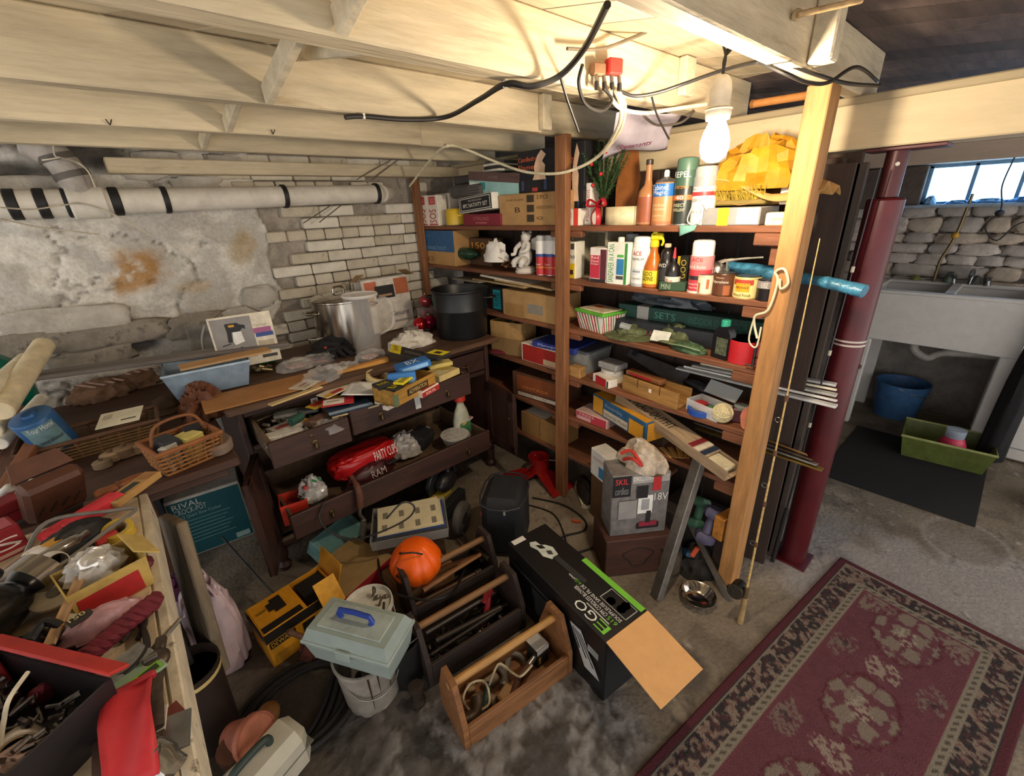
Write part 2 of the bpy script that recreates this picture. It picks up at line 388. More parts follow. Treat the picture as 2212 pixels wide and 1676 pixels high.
# ---- ceiling: joists, bridging, diagonal boards, girder
ceiling = bpy.data.objects.new('ceiling', None); COL.objects.link(ceiling); tag(ceiling, kind='structure')
JB, JT = 1.83, 1.965
def beam(name, a, b, mat, parent=ceiling, wob=.0, bev=.004):
    c_ = [(a[i]+b[i])/2 for i in range(3)]; d = [abs(b[i]-a[i]) for i in range(3)]
    return MB().box(c_, d, bev).build(name, mat, parent)
beam('joist', (-1.5, .457, JB), (2.05, .505, JT), CREAM); beam('joist', (-1.5, .868, JB), (2.05, .935, JT), CREAM)
beam('joist', (-1.5, 1.43, JB), (1.463, 1.48, JT), CREAM); beam('joist', (1.0, 1.482, JB+.006), (2.05, 1.53, JT), CREAM)
beam('joist', (-1.5, 1.93, JB), (1.20, 1.98, JT), CREAM); beam('joist', (.85, 1.982, JB+.005), (2.05, 2.03, JT), CREAM)
beam('joist', (-1.5, 2.43, JB), (2.05, 2.48, JT), CREAM); beam('joist', (-1.5, -.20, JB), (2.05, -.15, JT), CREAM); beam('joist', (-1.5, -.72, JB), (2.05, -.67, JT), CREAM)
sill = beam('sill_board', (.1, 2.64, 1.755), (2.05, 2.74, 1.815), CREAM)
def strut(p, q, w=.045, t=.022, mat=CREAM_Z, name='bridging_strut'):
    p, q = Vector(p), Vector(q); d = q-p; r = d.to_track_quat('Z', 'Y').to_matrix()
    return MB().box((p+q)/2, (t, w, d.length), .003, r).build(name, mat, ceiling)
for a, b in ((.94, 1.425), (1.485, 1.925), (1.985, 2.425), (.51, .864)):
    xb = .43 if a > .9 else .40
    strut((xb, b, JB+.02), (xb, a, JT-.01)); strut((xb+.07, a, JB+.03), (xb+.07, b, JT-.01))
beam('cleat', (1.36, .405, 1.836), (1.41, .456, 1.962), CREAM_Z)
# short cleats near the splitter
beam('cleat', (1.50, .84, 1.86), (1.56, .868, 1.965), CREAM_Z); beam('cleat', (1.44, 1.40, 1.836), (1.49, 1.43, 1.96), CREAM_Z)
# subfloor boards laid on the diagonal
bw = .13; d_ = Vector((cos(RD(-52)), sin(RD(-52)), 0)); nn = Vector((-d_.y, d_.x, 0))
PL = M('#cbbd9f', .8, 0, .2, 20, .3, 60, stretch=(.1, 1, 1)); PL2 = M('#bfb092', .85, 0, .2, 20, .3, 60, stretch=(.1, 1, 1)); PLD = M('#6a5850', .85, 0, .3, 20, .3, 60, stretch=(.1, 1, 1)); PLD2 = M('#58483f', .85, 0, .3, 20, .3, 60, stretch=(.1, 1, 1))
def clip(poly, ax, lim, keep_less):
    out = []
    for a, b in zip(poly, poly[1:]+poly[:1]):
        ia, ib = ((a[ax] <= lim) == keep_less), ((b[ax] <= lim) == keep_less)
        if ia: out.append(a)
        if ia != ib: t = (lim-a[ax])/(b[ax]-a[ax]); out.append((a[0]+(b[0]-a[0])*t, a[1]+(b[1]-a[1])*t))
    return out
for rectx, recty, pm in (((-1.5, 1.975), (.48, 2.75), (PL, PL2)), ((1.978, 4.6), (-1.8, 2.75), (PLD, PLD2)), ((-1.5, 1.975), (-1.8, .478), (PLD, PLD2))):  # last region reuses the dark boards to paint in shade behind the joist
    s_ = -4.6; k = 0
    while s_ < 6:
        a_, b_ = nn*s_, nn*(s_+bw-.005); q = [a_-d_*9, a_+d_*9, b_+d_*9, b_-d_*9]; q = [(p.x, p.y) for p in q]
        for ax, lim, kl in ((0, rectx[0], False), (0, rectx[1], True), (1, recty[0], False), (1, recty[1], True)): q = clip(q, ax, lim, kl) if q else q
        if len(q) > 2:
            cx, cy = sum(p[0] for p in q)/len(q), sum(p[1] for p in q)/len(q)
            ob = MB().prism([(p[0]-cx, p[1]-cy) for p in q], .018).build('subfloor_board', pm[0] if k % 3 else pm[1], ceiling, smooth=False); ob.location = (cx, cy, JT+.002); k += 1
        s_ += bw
GIRD = M('#cfbc97', .7, 0, .14, 7, .2, 60, stretch=(1, .2, 1), dirt=('#a57b45', 4.5, .66))
girder = beam('girder', (1.9, -1.3, 1.68), (2.05, 2.72, JB), GIRD); tag(girder, 'cream painted girder with rusty water stains')
beam('girder_ledger', (1.88, -1.3, 1.808), (1.9, 2.7, 1.83), M('#a89878', .8, 0, .2, 9, .2, stretch=(1, .2, 1)))

# ---- wall behind the laundry sink, window, header
LX = 4.3
wall_back = MB().box((LX+.06, .6, .99), (.1, 4.9, 1.98), .0).build('wall_back', M('#8d867f', .85, 0, .25, 8, .5, 40)); tag(wall_back, kind='structure')
random.seed(9); z = .84; r_ = 0
LST = [M('#c2b8ae', .85, 0, .2, 8, .6, 40, dirt=('#6f665f', 6, .62)), M('#aea59d', .85, 0, .2, 8, .6, 40, dirt=('#5f5751', 6, .6)), M('#b8a998', .85, 0, .2, 8, .6, 40, dirt=('#5f5751', 6, .6))]
while z < 1.44:
    h = random.uniform(.06, .1); y = 1.0+random.uniform(0, .1)
    while y > -.8:
        w = random.uniform(.12, .27); stone(wall_back, random.choice(LST), (LX, y-w/2, z+h/2), (.09, w*1.02, h*1.04), random.randrange(99)); y -= w
    z += h
wall_far = MB().box((3.35, WY+.06, .99), (2.1, .1, 1.98), .0).build('wall_far', M('#4a443e', .9, var=.2)); tag(wall_far, kind='structure')
wn = bpy.data.objects.new('window_1', None); COL.objects.link(wn); tag(wn, kind='structure')
WT, WB = 1.695, 1.46
sky = M('#9fd4ff', .5, 0, .1, 3, emit=WINDOW_POWER); frm = M('#6f8ea8', .6)
ys = [.54, .325, .11, -.12, -.35, -.58]
for a, b in zip(ys[:-1], ys[1:]):
    MB().box((LX-.02, (a+b)/2, (WT+WB)/2), (.008, a-b-.02, WT-WB-.03), .001).build('pane', sky, wn)
for y in ys: MB().box((LX-.03, y, (WT+WB)/2), (.035, .02, WT-WB), .002).build('mullion', frm, wn)
for zz in (WT-.005, WB+.005): MB().box((LX-.03, -.02, zz), (.035, 1.14, .02), .002).build('window_frame', frm, wn)
sl = MB().box((LX-.07, -.05, WB-.012), (.16, 1.5, .02), .004).build('window_sill', M('#9aa7b4', .7), wn)
hd = MB().box((LX-.1, 0, 1.76), (.1, 3.2, .11), .004).build('trim_1', M('#c4ad98', .75, 0, .15, 8, .2, stretch=(1, .2, 1))); tag(hd, kind='structure')
pier = MB().box((LX-.06, .72, 1.57), (.1, .34, .26), .006).build('trim_2', M('#5c5048', .85, 0, .2, 8, .4)); tag(pier, kind='structure')

# ---- hanging bulb
B0 = onY(1545, 300, .565)
lamp = thing('pendant_bulb', 'lit bare bulb in a white socket hanging from black wires', 'light bulb', (B0.x, B0.y, B0.z))
gl = bpy.data.materials.new('mat_bulb'); gl.use_nodes = True; gb = gl.node_tree.nodes['Principled BSDF']
gb.inputs['Base Color'].default_value = (1, .95, .85, 1); gb.inputs['Emission Color'].default_value = (1, .83, .62, 1); gb.inputs['Emission Strength'].default_value = BULB_POWER
MB().lathe([(0, -.052), (.014, -.05), (.027, -.04), (.033, -.022), (.033, -.005), (.028, .014), (.020, .032), (.016, .042), (0, .043)], 20).build('bulb_glass', gl, lamp)
MB().lathe([(.014, .036), (.0265, .04), (.0285, .05), (.0285, .062), (.024, .066), (.0235, .1), (.020, .118), (.012, .128), (.006, .13)], 24).build('socket', M('#cfc8b8', .5), lamp)
MB().lathe([(.0288, .058), (.0305, .061), (.0288, .064)], 24).build('socket_ring', M('#8e8676', .5), lamp)
for dx in (-.006, .007): MB().tube([(dx*.5, 0, .128), (dx*1.6, dx, .16), (dx, -dx, .19), (0, 0, JT-B0.z-.11)], .003).build('wire', M('#24201d', .6), lamp)
MB().tube([(0, 0, JT-B0.z-.112), (.01, -.02, JT-B0.z-.095), (.03, -.045, JT-B0.z-.10), (.02, -.06, JT-B0.z-.12)], .005).build('wire_knot', M('#24201d', .6), lamp)
# ================================================================== SHELVING UNIT
ZS = [1.465, 1.225, .985, .735, .50, .265]; SX0, SX1 = 1.60, 1.90; SYR, SYL = .50, 2.70
POSTW = M('#b3804a', .7, 0, .25, 30, .2, 80, stretch=(1, 1, .12), dirt=('#6d4522', 6, .68)); MIDW = M('#8a5a36', .7, 0, .3, 30, .2, 80, stretch=(1, 1, .12))
SHW = M('#7d4c30', .7, 0, .28, 30, .2, 80, stretch=(1, .12, 1)); DARKW = M('#3a2a21', .8, 0, .3, 20, .2, 60, stretch=(1, 1, .12))
sh = thing('shelving_unit', 'tall homemade wooden shelving unit crowded with cans, boxes and tools', 'shelves', (1.6, 1.5, 0))
O_ = Vector((1.6, 1.5, 0))
def sp(name, a, b, mat, bev=.003):
    c_ = Vector([(a[i]+b[i])/2 for i in range(3)])-O_; return MB().box(c_, [abs(b[i]-a[i]) for i in range(3)], bev).build(name, mat, sh)
sp('post', (1.565, .452, 0), (1.655, .512, JB-.002), POSTW); sp('post', (1.56, 1.39, 0), (1.598, 1.455, JB-.002), MIDW)
sp('post', (1.56, 2.655, 0), (1.60, 2.70, 1.75), MIDW)
sp('rear_post', (1.86, .46, 0), (1.90, .52, 1.66), DARKW)
for k, z in enumerate(ZS):
    sp('shelf_board', (SX0, .515 if k < 5 else .9, z-.022), (SX1, SYL, z), SHW)
    if k < 5:
        sp('bracket', (1.60, .515, z-.062), (1.645, .60, z-.023), SHW); sp('bracket', (1.60, 1.33, z-.05), (1.63, 1.40, z-.023), SHW)
        sp('bracket', (1.60, 1.456, z-.05), (1.63, 1.52, z-.023), SHW)
y = .42; k = 0
while y < 2.7:
    w = .16+.03*((k*7) % 3); w = min(w, 2.72-y); sp('back_board', (1.905, y, .02), (1.925, y+w-.006, 1.675), DARKW); y += w; k += 1
# cleats stacked under the end of the top shelf
for a in (((1.62, .515, 1.40), (1.70, .59, 1.44)), ((1.62, .515, 1.34), (1.66, .55, 1.40))): sp('cleat', *a, SHW)
# wire hanger hooked on the right post
hk = thing('wire_hook', 'bent white wire hanger hooked over the pale right-hand post', 'hook', (1.555, .49, 1.20))
MB().tube([(0, .03, -.09), (0, .05, -.02), (0, .012, .01), (0, -.0, .10), (0, .012, .13), (0, -.012, .14), (0, -.03, .10), (0, -.012, .08), (0, -.005, .11)], .004).build('hook_wire', M('#d8cfae', .5), hk)
MB().tube([(0, .05, -.02), (0, .055, -.10), (0, .028, -.12), (0, .024, -.05)], .003).build('loose_end', M('#d8cfae', .5), hk)

# ------------------------------------------------------------------ shelf goods: builders
def can_thing(name, label, bb, z, x, body, bands=(), cap=None, texts=(), cat='spray can', r=None, capfrac=.2, neck=True, group=None, metal=.0):
    yc, w, h = span(*bb, x); r = r or w/2*.97
    o = thing(name, label, cat, (x+r, yc, z), SHELF_RZ, group=group)
    hc = h*(1-capfrac) if cap else h
    MB().lathe([(r*.9, 0), (r, .003), (r, hc-.014), (r*.97, hc-.008), (r*.86, hc)], 28).build('can_body', M(body, .35, metal, .06, 10), o)
    MB().lathe([(r*1.01, 0), (r*1.025, .002), (r*1.01, .005)], 28).build('bottom_rim', M('#b9b6b0', .3, .9), o)
    for k, (f0, f1, col) in enumerate(bands):
        MB().lathe([(r+.0006+.0003*k, hc*f0), (r+.0006+.0003*k, hc*f1)], 28).build('label_band', M(col, .4, var=.08), o)
    if cap == 'nozzle':
        MB().lathe([(r*.86, hc), (r*.7, hc+h*.05), (r*.3, hc+h*.08), (r*.28, hc+h*.1)], 24).build('shoulder', M('#8b8a88', .3, .8), o)
        MB().lathe([(r*.22, hc+h*.09), (r*.22, h-.006), (r*.15, h)], 14).build('nozzle', M('#efece4', .4), o)
    elif cap:
        MB().lathe([(r*.93, hc-.004), (r*.93, h-.012), (r*.85, h-.003), (r*.6, h)], 28).build('cap', M(cap, .4, var=.06), o)
    for s, f0, f1, col, spread in texts: wrap_text(s, o, r+.001, hc*f0, hc*f1, -pi/2-spread, -pi/2+spread, M(col, .5, var=.03))
    return o
def tin(name, label, bb, z, x, body, lid='#9a9790', label_col=None, texts=(), cat='paint can', panels=()):
    yc, w, h = span(*bb, x); r = w/2*.97
    o = thing(name, label, cat, (x+r, yc, z), SHELF_RZ)
    MB().lathe([(r*.98, 0), (r, .003), (r, h-.006), (r*1.02, h-.003), (r*.98, h)], 30).build('can_body', M(body, .4, .2, .08), o)
    MB().lathe([(0, h-.004), (r*.7, h-.004), (r*.74, h-.007), (r*.86, h-.007), (r*.9, h+.002), (r*.97, h+.002)], 30).build('lid', M(lid, .3, .85, .1), o)
    if label_col: MB().lathe([(r+.0006, h*.06), (r+.0006, h*.9)], 30).build('paper_label', M(label_col, .6, var=.1), o)
    for a0, a1, f0, f1, col in panels:
        MB().grid(lambda a, b: ((r+.0014)*cos(a0+(a1-a0)*a), (r+.0014)*sin(a0+(a1-a0)*a), h*(f0+(f1-f0)*b)), 8, 1).build('printed_panel', M(col, .6, var=.1), o)
    for s, f0, f1, col, spread in texts: wrap_text(s, o, r+.0015, h*f0, h*f1, -pi/2-spread, -pi/2+spread, M(col, .5, var=.03))
    return o
P2 = pi/2
Z1, Z2, Z3, Z4, Z5, Z6 = ZS
# ------------------------------------------------------------------ top shelf, left bay
for k, bb in enumerate(((904, 420, 927, 486), (927, 418, 949, 485))):
    shelf_box('soap_pad_box', ['white and red soap pad box nearest the brick wall, top shelf', 'white and red soap pad box beside the yellow tin'][k], 'box', bb, Z1, 1.605, .07, '#e6dccb',
              [('front', .15, .1, .8, .55, '#b8262c', 'SOS', 90), ('front', .2, .7, .8, .95, '#c8373b'), ('front', .32, .75, .68, .9, '#e6dccb', 'S.O.S'), ('front', .1, .03, .9, .07, '#b8262c')])
shelf_box('soap_pad_box', 'white soap pad box with red print standing behind the yellow tin', 'box', (945, 416, 975, 485), Z1, 1.69, .07, '#dfd4c2', [('front', .2, .6, .8, .9, '#8a6a4a', 'SOS')])
can_thing('yellow_tin', 'small yellow tin beside the soap pad boxes', (954, 446, 984, 483), Z1, 1.605, '#d8b32c', cap=None, cat='tin')
nb = shelf_box('gift_box', 'maroon cardboard box under the black nativity set box', 'box', (1001, 455, 1082, 481), Z1, 1.61, .2, '#7d2230', [('front', .3, .45, .7, .75, '#b86a6c', 'STERLING'), ('front', .35, .2, .65, .3, '#b86a6c')])
zt = Z1+span(1001, 455, 1082, 481, 1.61)[2]
o = shelf_box('nativity_set_box', 'black and white box lettered nativity set on the maroon box', 'box', (990, 420, 1072, 455), zt+.014, 1.605, .2, '#e9e2d4',
              [('front', .03, .06, .97, .96, '#14161c'), ('front', .06, .12, .94, .9, '#e9e2d4'), ('front', .075, .16, .925, .86, '#14161c'), ('front', .14, .3, .86, .55, '#eee8dc', '8PC NATIVITY SET'), ('front', .3, .65, .7, .76, '#cfc9bd', 'THE PORCELAIN')], rz=-.08)
o.rotation_euler.y = -.06
shelf_box('shipping_carton', 'brown cardboard carton with dark arrow prints behind the middle post, top shelf', 'box', (1080, 410, 1232, 482), Z1, 1.62, .24, '#b28a58',
          [('front', .12, .78, .38, .84, '#5d4527', 'PORCELAIN'), ('front', .25, .42, .33, .58, '#2c2318', 'B'), ('front', .43, .72, .53, .94, '#3a2d20'), ('front', .43, .42, .53, .64, '#3a2d20'), ('front', .43, .12, .53, .34, '#3a2d20'), ('front', .57, .8, .72, .92, '#5d4527', '2 PCS'), ('front', .57, .5, .85, .6, '#8a6a3e', 'HANDLE WITH CARE'), ('front', .57, .18, .66, .28, '#5d4527', 'Q')])
zc = Z1+span(1080, 410, 1232, 482, 1.62)[2]
ca = thing('appliance_case', 'dusty dark grey appliance case lying on the nativity set box', 'case', (1.72, 2.2, 1.615), SHELF_RZ)
MB().box((0, 0, .035), (.31, .22, .07), .02).build('case_base', M('#4b4644', .7), ca); MB().box((-.06, .01, .095), (.18, .18, .05), .02).build('case_lid', M('#3a3636', .7), ca)
for i in range(4): MB().box((.09, -.112, .015+.014*i), (.1, .006, .006), .001).build('vent_rib', M('#5d5856', .7), ca)
tl = shelf_box('shoe_box', 'shoe box with brown lid and pale teal side on the cardboard carton', 'box', (1013, 349, 1116, 398), 1.622, 1.63, .2, '#8fb7b4',
          [('front', 0, .58, 1, 1, '#5b4440'), ('front', .03, .1, .3, .5, '#d9dfcf'), ('front', .25, .18, .35, .52, '#15837f'), ('front', .42, .72, .6, .82, '#8a7770', 'NATURE')], rz=.05)
tl.rotation_euler.y = .10
ppr = thing('paper_stack', 'stack of white and black papers on the shoe box under the joist', 'paper', (1.75, 2.03, 1.735), SHELF_RZ)
for i in range(4): MB().box((.01*(i % 2), 0, .008+.014*i), (.14-.01*i, .16, .012), .002).build('sheet_bundle', M(['#d8d2c6', '#2e2b2b', '#cfc8bb', '#4a4646'][i], .8), ppr)
for k, (bb, ln) in enumerate((((1120, 302, 1199, 408), 1), ((1215, 300, 1262, 405), 2))):
    cb = shelf_box('candle_box', ['black flameless candle box left of the middle post, top shelf', 'black flameless candle box right of the middle post, top shelf'][k], 'box', bb, Z1 if k else zc+.0, 1.64+.005*k, .13, '#17161a',
          [('front', .02, .72, .6, .86, '#d8623f', 'Candledrop'), ('front', .02, .56, .45, .68, '#d8623f', 'Flame'), ('front', .4, .03, .55, .12, '#b23a34'), ('front', .1, .06, .18, .3, '#33415f'), ('front', .72, .06, .8, .3, '#33415f')], h=(1.80-zc) if k == 0 else .34)
    wv, hv = (span(*bb, 1.64)[1], (1.80-zc) if k == 0 else .34)
    MB().add([(x_*wv-wv/2, -.0675, y_*hv) for x_, y_ in ((.42, .30), (.78, .30), (.74, .45), (.76, .62), (.68, .72), (.78, .86), (.66, .98), (.56, .86), (.5, .72), (.46, .6), (.48, .45))], [tuple(range(11))]).build('candle_print', M('#e8c2a0', .6, var=.12), cb, smooth=False)
# ------------------------------------------------------------------ top shelf, right bay
shelf_box('small_carton', 'small white carton with red end, right of the middle post on the top shelf', 'box', (1224, 441, 1249, 478), Z1, 1.606, .08, '#ece5d6', [('front', .6, 0, 1, 1, '#d33a26'), ('front', .1, .3, .45, .8, '#b9b0a2', 'Ig', 90)])
shelf_box('tall_carton', 'tall narrow white carton behind the pine sprig', 'box', (1249, 386, 1275, 477), Z1, 1.66, .06, '#f0ebe0', [('front', .5, .1, .9, .85, '#b06a6a', 'Fluorescent', 90)])
def pine():
    o = thing('pine_sprig', 'artificial pine sprig tied with a red bow and red berries', 'decoration', (1.655, onX(1297, 478, 1.64).y, Z1), SHELF_RZ)
    rnd = random.Random(3)
    st = MB(); needles = MB()
    for b in range(13):
        a = rnd.uniform(-.55, .55); bx = rnd.uniform(-.3, .3); L_ = rnd.uniform(.14, .24)
        p0 = Vector((0, 0, .09)); d = Vector((sin(a), bx*.5, cos(a))).normalized(); st.cyl(p0, p0+d*L_, .004, .002, 6)
        for i in range(170):
            t = rnd.uniform(.1, 1); q = p0+d*L_*t; w = Vector((rnd.uniform(-1, 1), rnd.uniform(-1, 1), rnd.uniform(-1, 1))).normalized(); w = (w+d*.8).normalized()*rnd.uniform(.018, .03)
            s = w.cross(d).normalized()*.0024; needles.add([q-s, q+s, q+w], [(0, 1, 2)])
    st.build('stem', M('#4a3a24', .8), o); tag(needles.build('needles', M('#2f5a2c', .6, var=.35), o, smooth=False), kind='stuff')
    for p in ((0.02, -.05, .2), (-.02, -.05, .16), (.035, -.04, .28), (-.03, -.05, .24)): MB().sphere(p, .008, 10, 8).build('berry', M('#b8232a', .25), o)
    for sgn in (-1, 1):
        MB().tube([(0, -.04, .085), (sgn*.035, -.05, .105), (sgn*.045, -.05, .08), (0, -.04, .08)], .012, 8, 5, flat=.35).build('bow_loop', M('#a81d28', .4), o)
        MB().tube([(0, -.04, .08), (sgn*.02, -.055, .04), (sgn*.015, -.05, .004)], .011, 8, 5, flat=.25).build('ribbon_tail', M('#a81d28', .4), o)
    return o
pine()
rl = thing('coiled_edging', 'coil of cream edging strip on the top shelf', 'edging roll', (1.66, onX(1329, 478, 1.61).y, Z1), SHELF_RZ)
MB().add(*(lambda pts: ([(x_, y_, z_) for (x_, y_) in pts for z_ in (.001, .072)], [(2*i, 2*i+2, 2*i+3, 2*i+1) for i in range(len(pts)-1)]))([(.085*cos(t/10)*(1-.02*t/10), .05*sin(t/10)*(1-.02*t/10)) for t in range(-5, 135)])).build('edging_strip', M('#e2d3a8', .5), rl, solid=.004)
pd = thing('wooden_paddle', 'brown hardboard paddle leaning on the girder behind the coiled edging', 'paddle', (1.80, onX(1350, 470, 1.8).y, Z1), SHELF_RZ, rx=-.08)
MB().prism([(-.05, 0), (.05, 0), (.055, .10), (.06, .18), (.035, .29), (-.01, .31), (-.045, .25), (-.06, .15)], .008, R3(pi/2).to_4x4()).build('paddle_blade', M('#a5642f', .6, var=.2), pd)
def bottle(name, label, cat, bb, z, x, body, prof, caps, bands=(), texts=(), liquid=None):
    yc, w, h = span(*bb, x); r = w/2
    o = thing(name, label, cat, (x+r, yc, z), SHELF_RZ)
    mats = body if not isinstance(body, str) else M(body, .3, var=.06)
    MB().lathe([(r*a, h*b) for a, b in prof], 24).build('bottle_body', mats, o)
    for a0, b0, a1, b1, col in caps: MB().lathe([(r*a0*.96, h*b0), (r*a0, h*b0+.002), (r*a1, h*b1-.003), (r*a1*.8, h*b1)], 20).build('cap', M(col, .4, var=.06), o)
    for k, (f0, f1, col) in enumerate(bands): MB().lathe([(r*1.012, h*f0), (r*1.012, h*f1)], 24).build('label_band', M(col, .45, var=.1), o)
    for s, f0, f1, col, sp_ in texts: wrap_text(s, o, r*1.02, h*f0, h*f1, -pi/2-sp_, -pi/2+sp_, M(col, .5, var=.03))
    return o
bottle('oil_bottle', 'amber long-necked bottle with a black cap left of the blue-topped spray can', 'bottle', (1366, 330, 1402, 474), Z1, 1.62, '#a8744a', [(.9, 0), (1, .02), (.98, .46), (.85, .54), (.42, .62), (.34, .7), (.30, .93), (.28, .93)], [(.36, .92, .36, 1, '#33291f')], [(.05, .44, '#96502f')])
can_thing('cabinet_polish_can', 'spray can with blue top band lettered Cabinet Magic', (1396, 352, 1443, 473), Z1, 1.61, '#c48a58', [(.68, .97, '#2b6fb8'), (.0, .1, '#b0704a')], 'nozzle', [('Cabinet', .83, .95, '#eef2f2', .75), ('Magic', .70, .82, '#eef2f2', .6), ('Kitchen', .45, .52, '#e8d2a8', .6), ('Cleaner', .36, .43, '#e8d2a8', .6), ('polishes', .2, .26, '#e8d2a8', .5)], capfrac=.22)
can_thing('repellent_can', 'dark green spray can lettered REPEL', (1441, 326, 1486, 474), Z1, 1.61, '#232a22', [(.7, .98, '#3d5a48'), (.46, .55, '#c46a34')], '#4f6e5c', [('REPEL', .86, .96, '#e9e6dc', .8), ('SPORTSMEN', .66, .71, '#c9853f', .7), ('40', .47, .54, '#f0ece0', .35), ('INSECT', .34, .4, '#c9c4a0', .55), ('REPELLENT', .26, .31, '#c9c4a0', .55)], capfrac=.17)
can_thing('grey_spray_can', 'white and grey spray can under the bulb', (1480, 342, 1529, 472), Z1, 1.612, '#e8e4dc', [(.78, .98, '#9a9a98'), (.6, .68, '#c23a3a')], '#a9a8a4', [('Multi-Purpose', .7, .76, '#55585c', .7), ('LUBRICANT', .48, .55, '#55585c', .6), ('rust guard', .25, .31, '#8a8a88', .6)], capfrac=.16)
# yellow tarp and packets at the right end of the top shelf
tp = thing('yellow_tarp', 'crumpled bright yellow tarp on top of the brown paper bag', 'tarp', (1.74, .67, 1.575))
crumple((0, 0, 0), (.2, .29, .14), 4, .4, 2.0, 30, 18).build('tarp_folds', M('#b9800a', .55, var=.2, sc=12, bump=.5, bsc=14), tp, ang=12)
eb = thing('paper_bag', 'torn brown paper bag under the yellow tarp', 'bag', (1.74, .64, 1.53), SHELF_RZ)
MB().grid(lambda a, b: (-.2+.40*a, -.10+.22*b, .065-.05*a+.025*sin(7*a+3*b)+.02*sin(11*b)), 16, 10).build('bag_sheet', M('#b98a4c', .8, var=.15, bump=.2), eb, solid=.003)
MB().grid(lambda a, b: (-.2+.3*a, -.08+.16*b, .01+.012*sin(9*a+2*b)), 12, 8).build('bag_back', M('#9c7440', .8, var=.15), eb, solid=.003)
br = thing('straw_brush', 'yellow straw brush lying under the torn paper bag', 'brush', (1.66, onX(1568, 440, 1.63).y, 1.545), SHELF_RZ)
MB().box((0, .03, -.008), (.23, .06, .018), .006).build('brush_back', M('#7d6a2c', .7), br)
nb_ = MB(); rnd = random.Random(8)
for i in range(260):
    x_ = rnd.uniform(-.11, .11); nb_.cyl((x_, rnd.uniform(.0, .05), 0), (x_+rnd.uniform(-.01, .01), -.02+rnd.uniform(-.01, .01), .03+rnd.uniform(-.01, .015)), .0016, .0008, 4)
tag(nb_.build('bristles', M('#c9a93c', .7, var=.3), br, smooth=False), kind='stuff')
wb = shelf_box('wrapped_box', 'grey shrink-wrapped box with a yellow band at the top shelf edge', 'box', (1516, 437, 1640, 476), Z1, 1.608, .16, '#8e8c88', [('front', .28, 0, .48, 1, '#e3c51c'), ('front', .62, .08, .98, .95, '#c9c9c8')])
MB().tube([(-.13, -.085, .075), (-.14, -.10, .02), (-.115, -.10, .004), (-.09, -.10, .03), (-.1, -.088, .075), (-.08, -.085, .05)], .0022).build('string', M('#e6dec8', .6), wb)
shelf_box('paper_packet', 'small white paper packet at the right end of the top shelf', 'packet', (1648, 440, 1703, 468), Z1+.0, 1.61, .1, '#e4d9bd', [('front', .2, .4, .8, .6, '#b5ab92')], rz=.2)
shelf_box('seed_box', 'white box with barcode and teal corner behind the pale post', 'box', (1686, 338, 1716, 412), 1.525, 1.70, .05, '#ece6da', [('front', .45, .5, .95, .75, '#3a3a3a'), ('front', .1, .08, .6, .22, '#1c8a9a')])
tb_ = thing('teal_bag', 'teal plastic bag corner hanging over the top shelf edge', 'bag', (1.597, onX(1487, 474, 1.597).y, Z1+.002), SHELF_RZ)
MB().grid(lambda a, b: ((-.035+.075*a)*(1-.25*b), -.004-.006*sin(3*a)+.05*max(0, .35-b), -.055*max(0, b-.3)*(1-.55*a)), 8, 6).build('bag_sheet', M('#7fb3a4', .4, alpha=.9), tb_, solid=.001)
# ------------------------------------------------------------------ second shelf, left bay
shelf_box('game_box', 'blue topped cardboard box at the left end of the second shelf', 'box', (908, 505, 985, 578), Z2, 1.605, .2, '#b18752',
          [('front', 0, .4, 1, 1, '#2a5a86'), ('front', .2, .45, .8, .55, '#7fa3bd', 'CONNECTICUT'), ('front', .2, .1, .45, .25, '#7d5a30', '#2'), ('front', .18, .82, .4, .9, '#5f88a8', 'Game')])
lb = thing('wine_bottle', 'dark green bottle lying on its side on the second shelf', 'bottle', (1.66, onX(975, 560, 1.62).y, Z2+.075), SHELF_RZ, ry=P2, rx=0)
MB().lathe([(0, 0), (.035, .0), (.037, .006), (.037, .15), (.03, .18), (.015, .2), (.014, .24), (0, .24)], 22).build('bottle_body', M('#1d3a2a', .15), lb)
MB().lathe([(.0375, .02), (.0375, .07)], 22).build('paper_label', M('#aeb8a8', .6), lb)
cl = thing('white_cloth', 'crumpled white cloth beside the lying bottle', 'cloth', (1.64, onX(1067, 560, 1.62).y, Z2+.05))
crumple((0, 0, 0), (.1, .16, .1), 7, .5, 2.4, 18, 12).build('cloth_folds', M('#e6e1d8', .8, var=.06), cl, ang=30)
shelf_box('bag_box', 'brown box marked 150 count on the second shelf', 'box', (1012, 500, 1062, 560), Z2, 1.72, .1, '#5d4029', [('front', .2, .62, .75, .85, '#d99a2c', '150'), ('front', .15, .4, .85, .55, '#c98a2c', 'Count')])
shelf_box('blue_carton', 'small dark blue carton behind the lying bottle', 'box', (985, 512, 1012, 560), Z2, 1.73, .1, '#27406e')
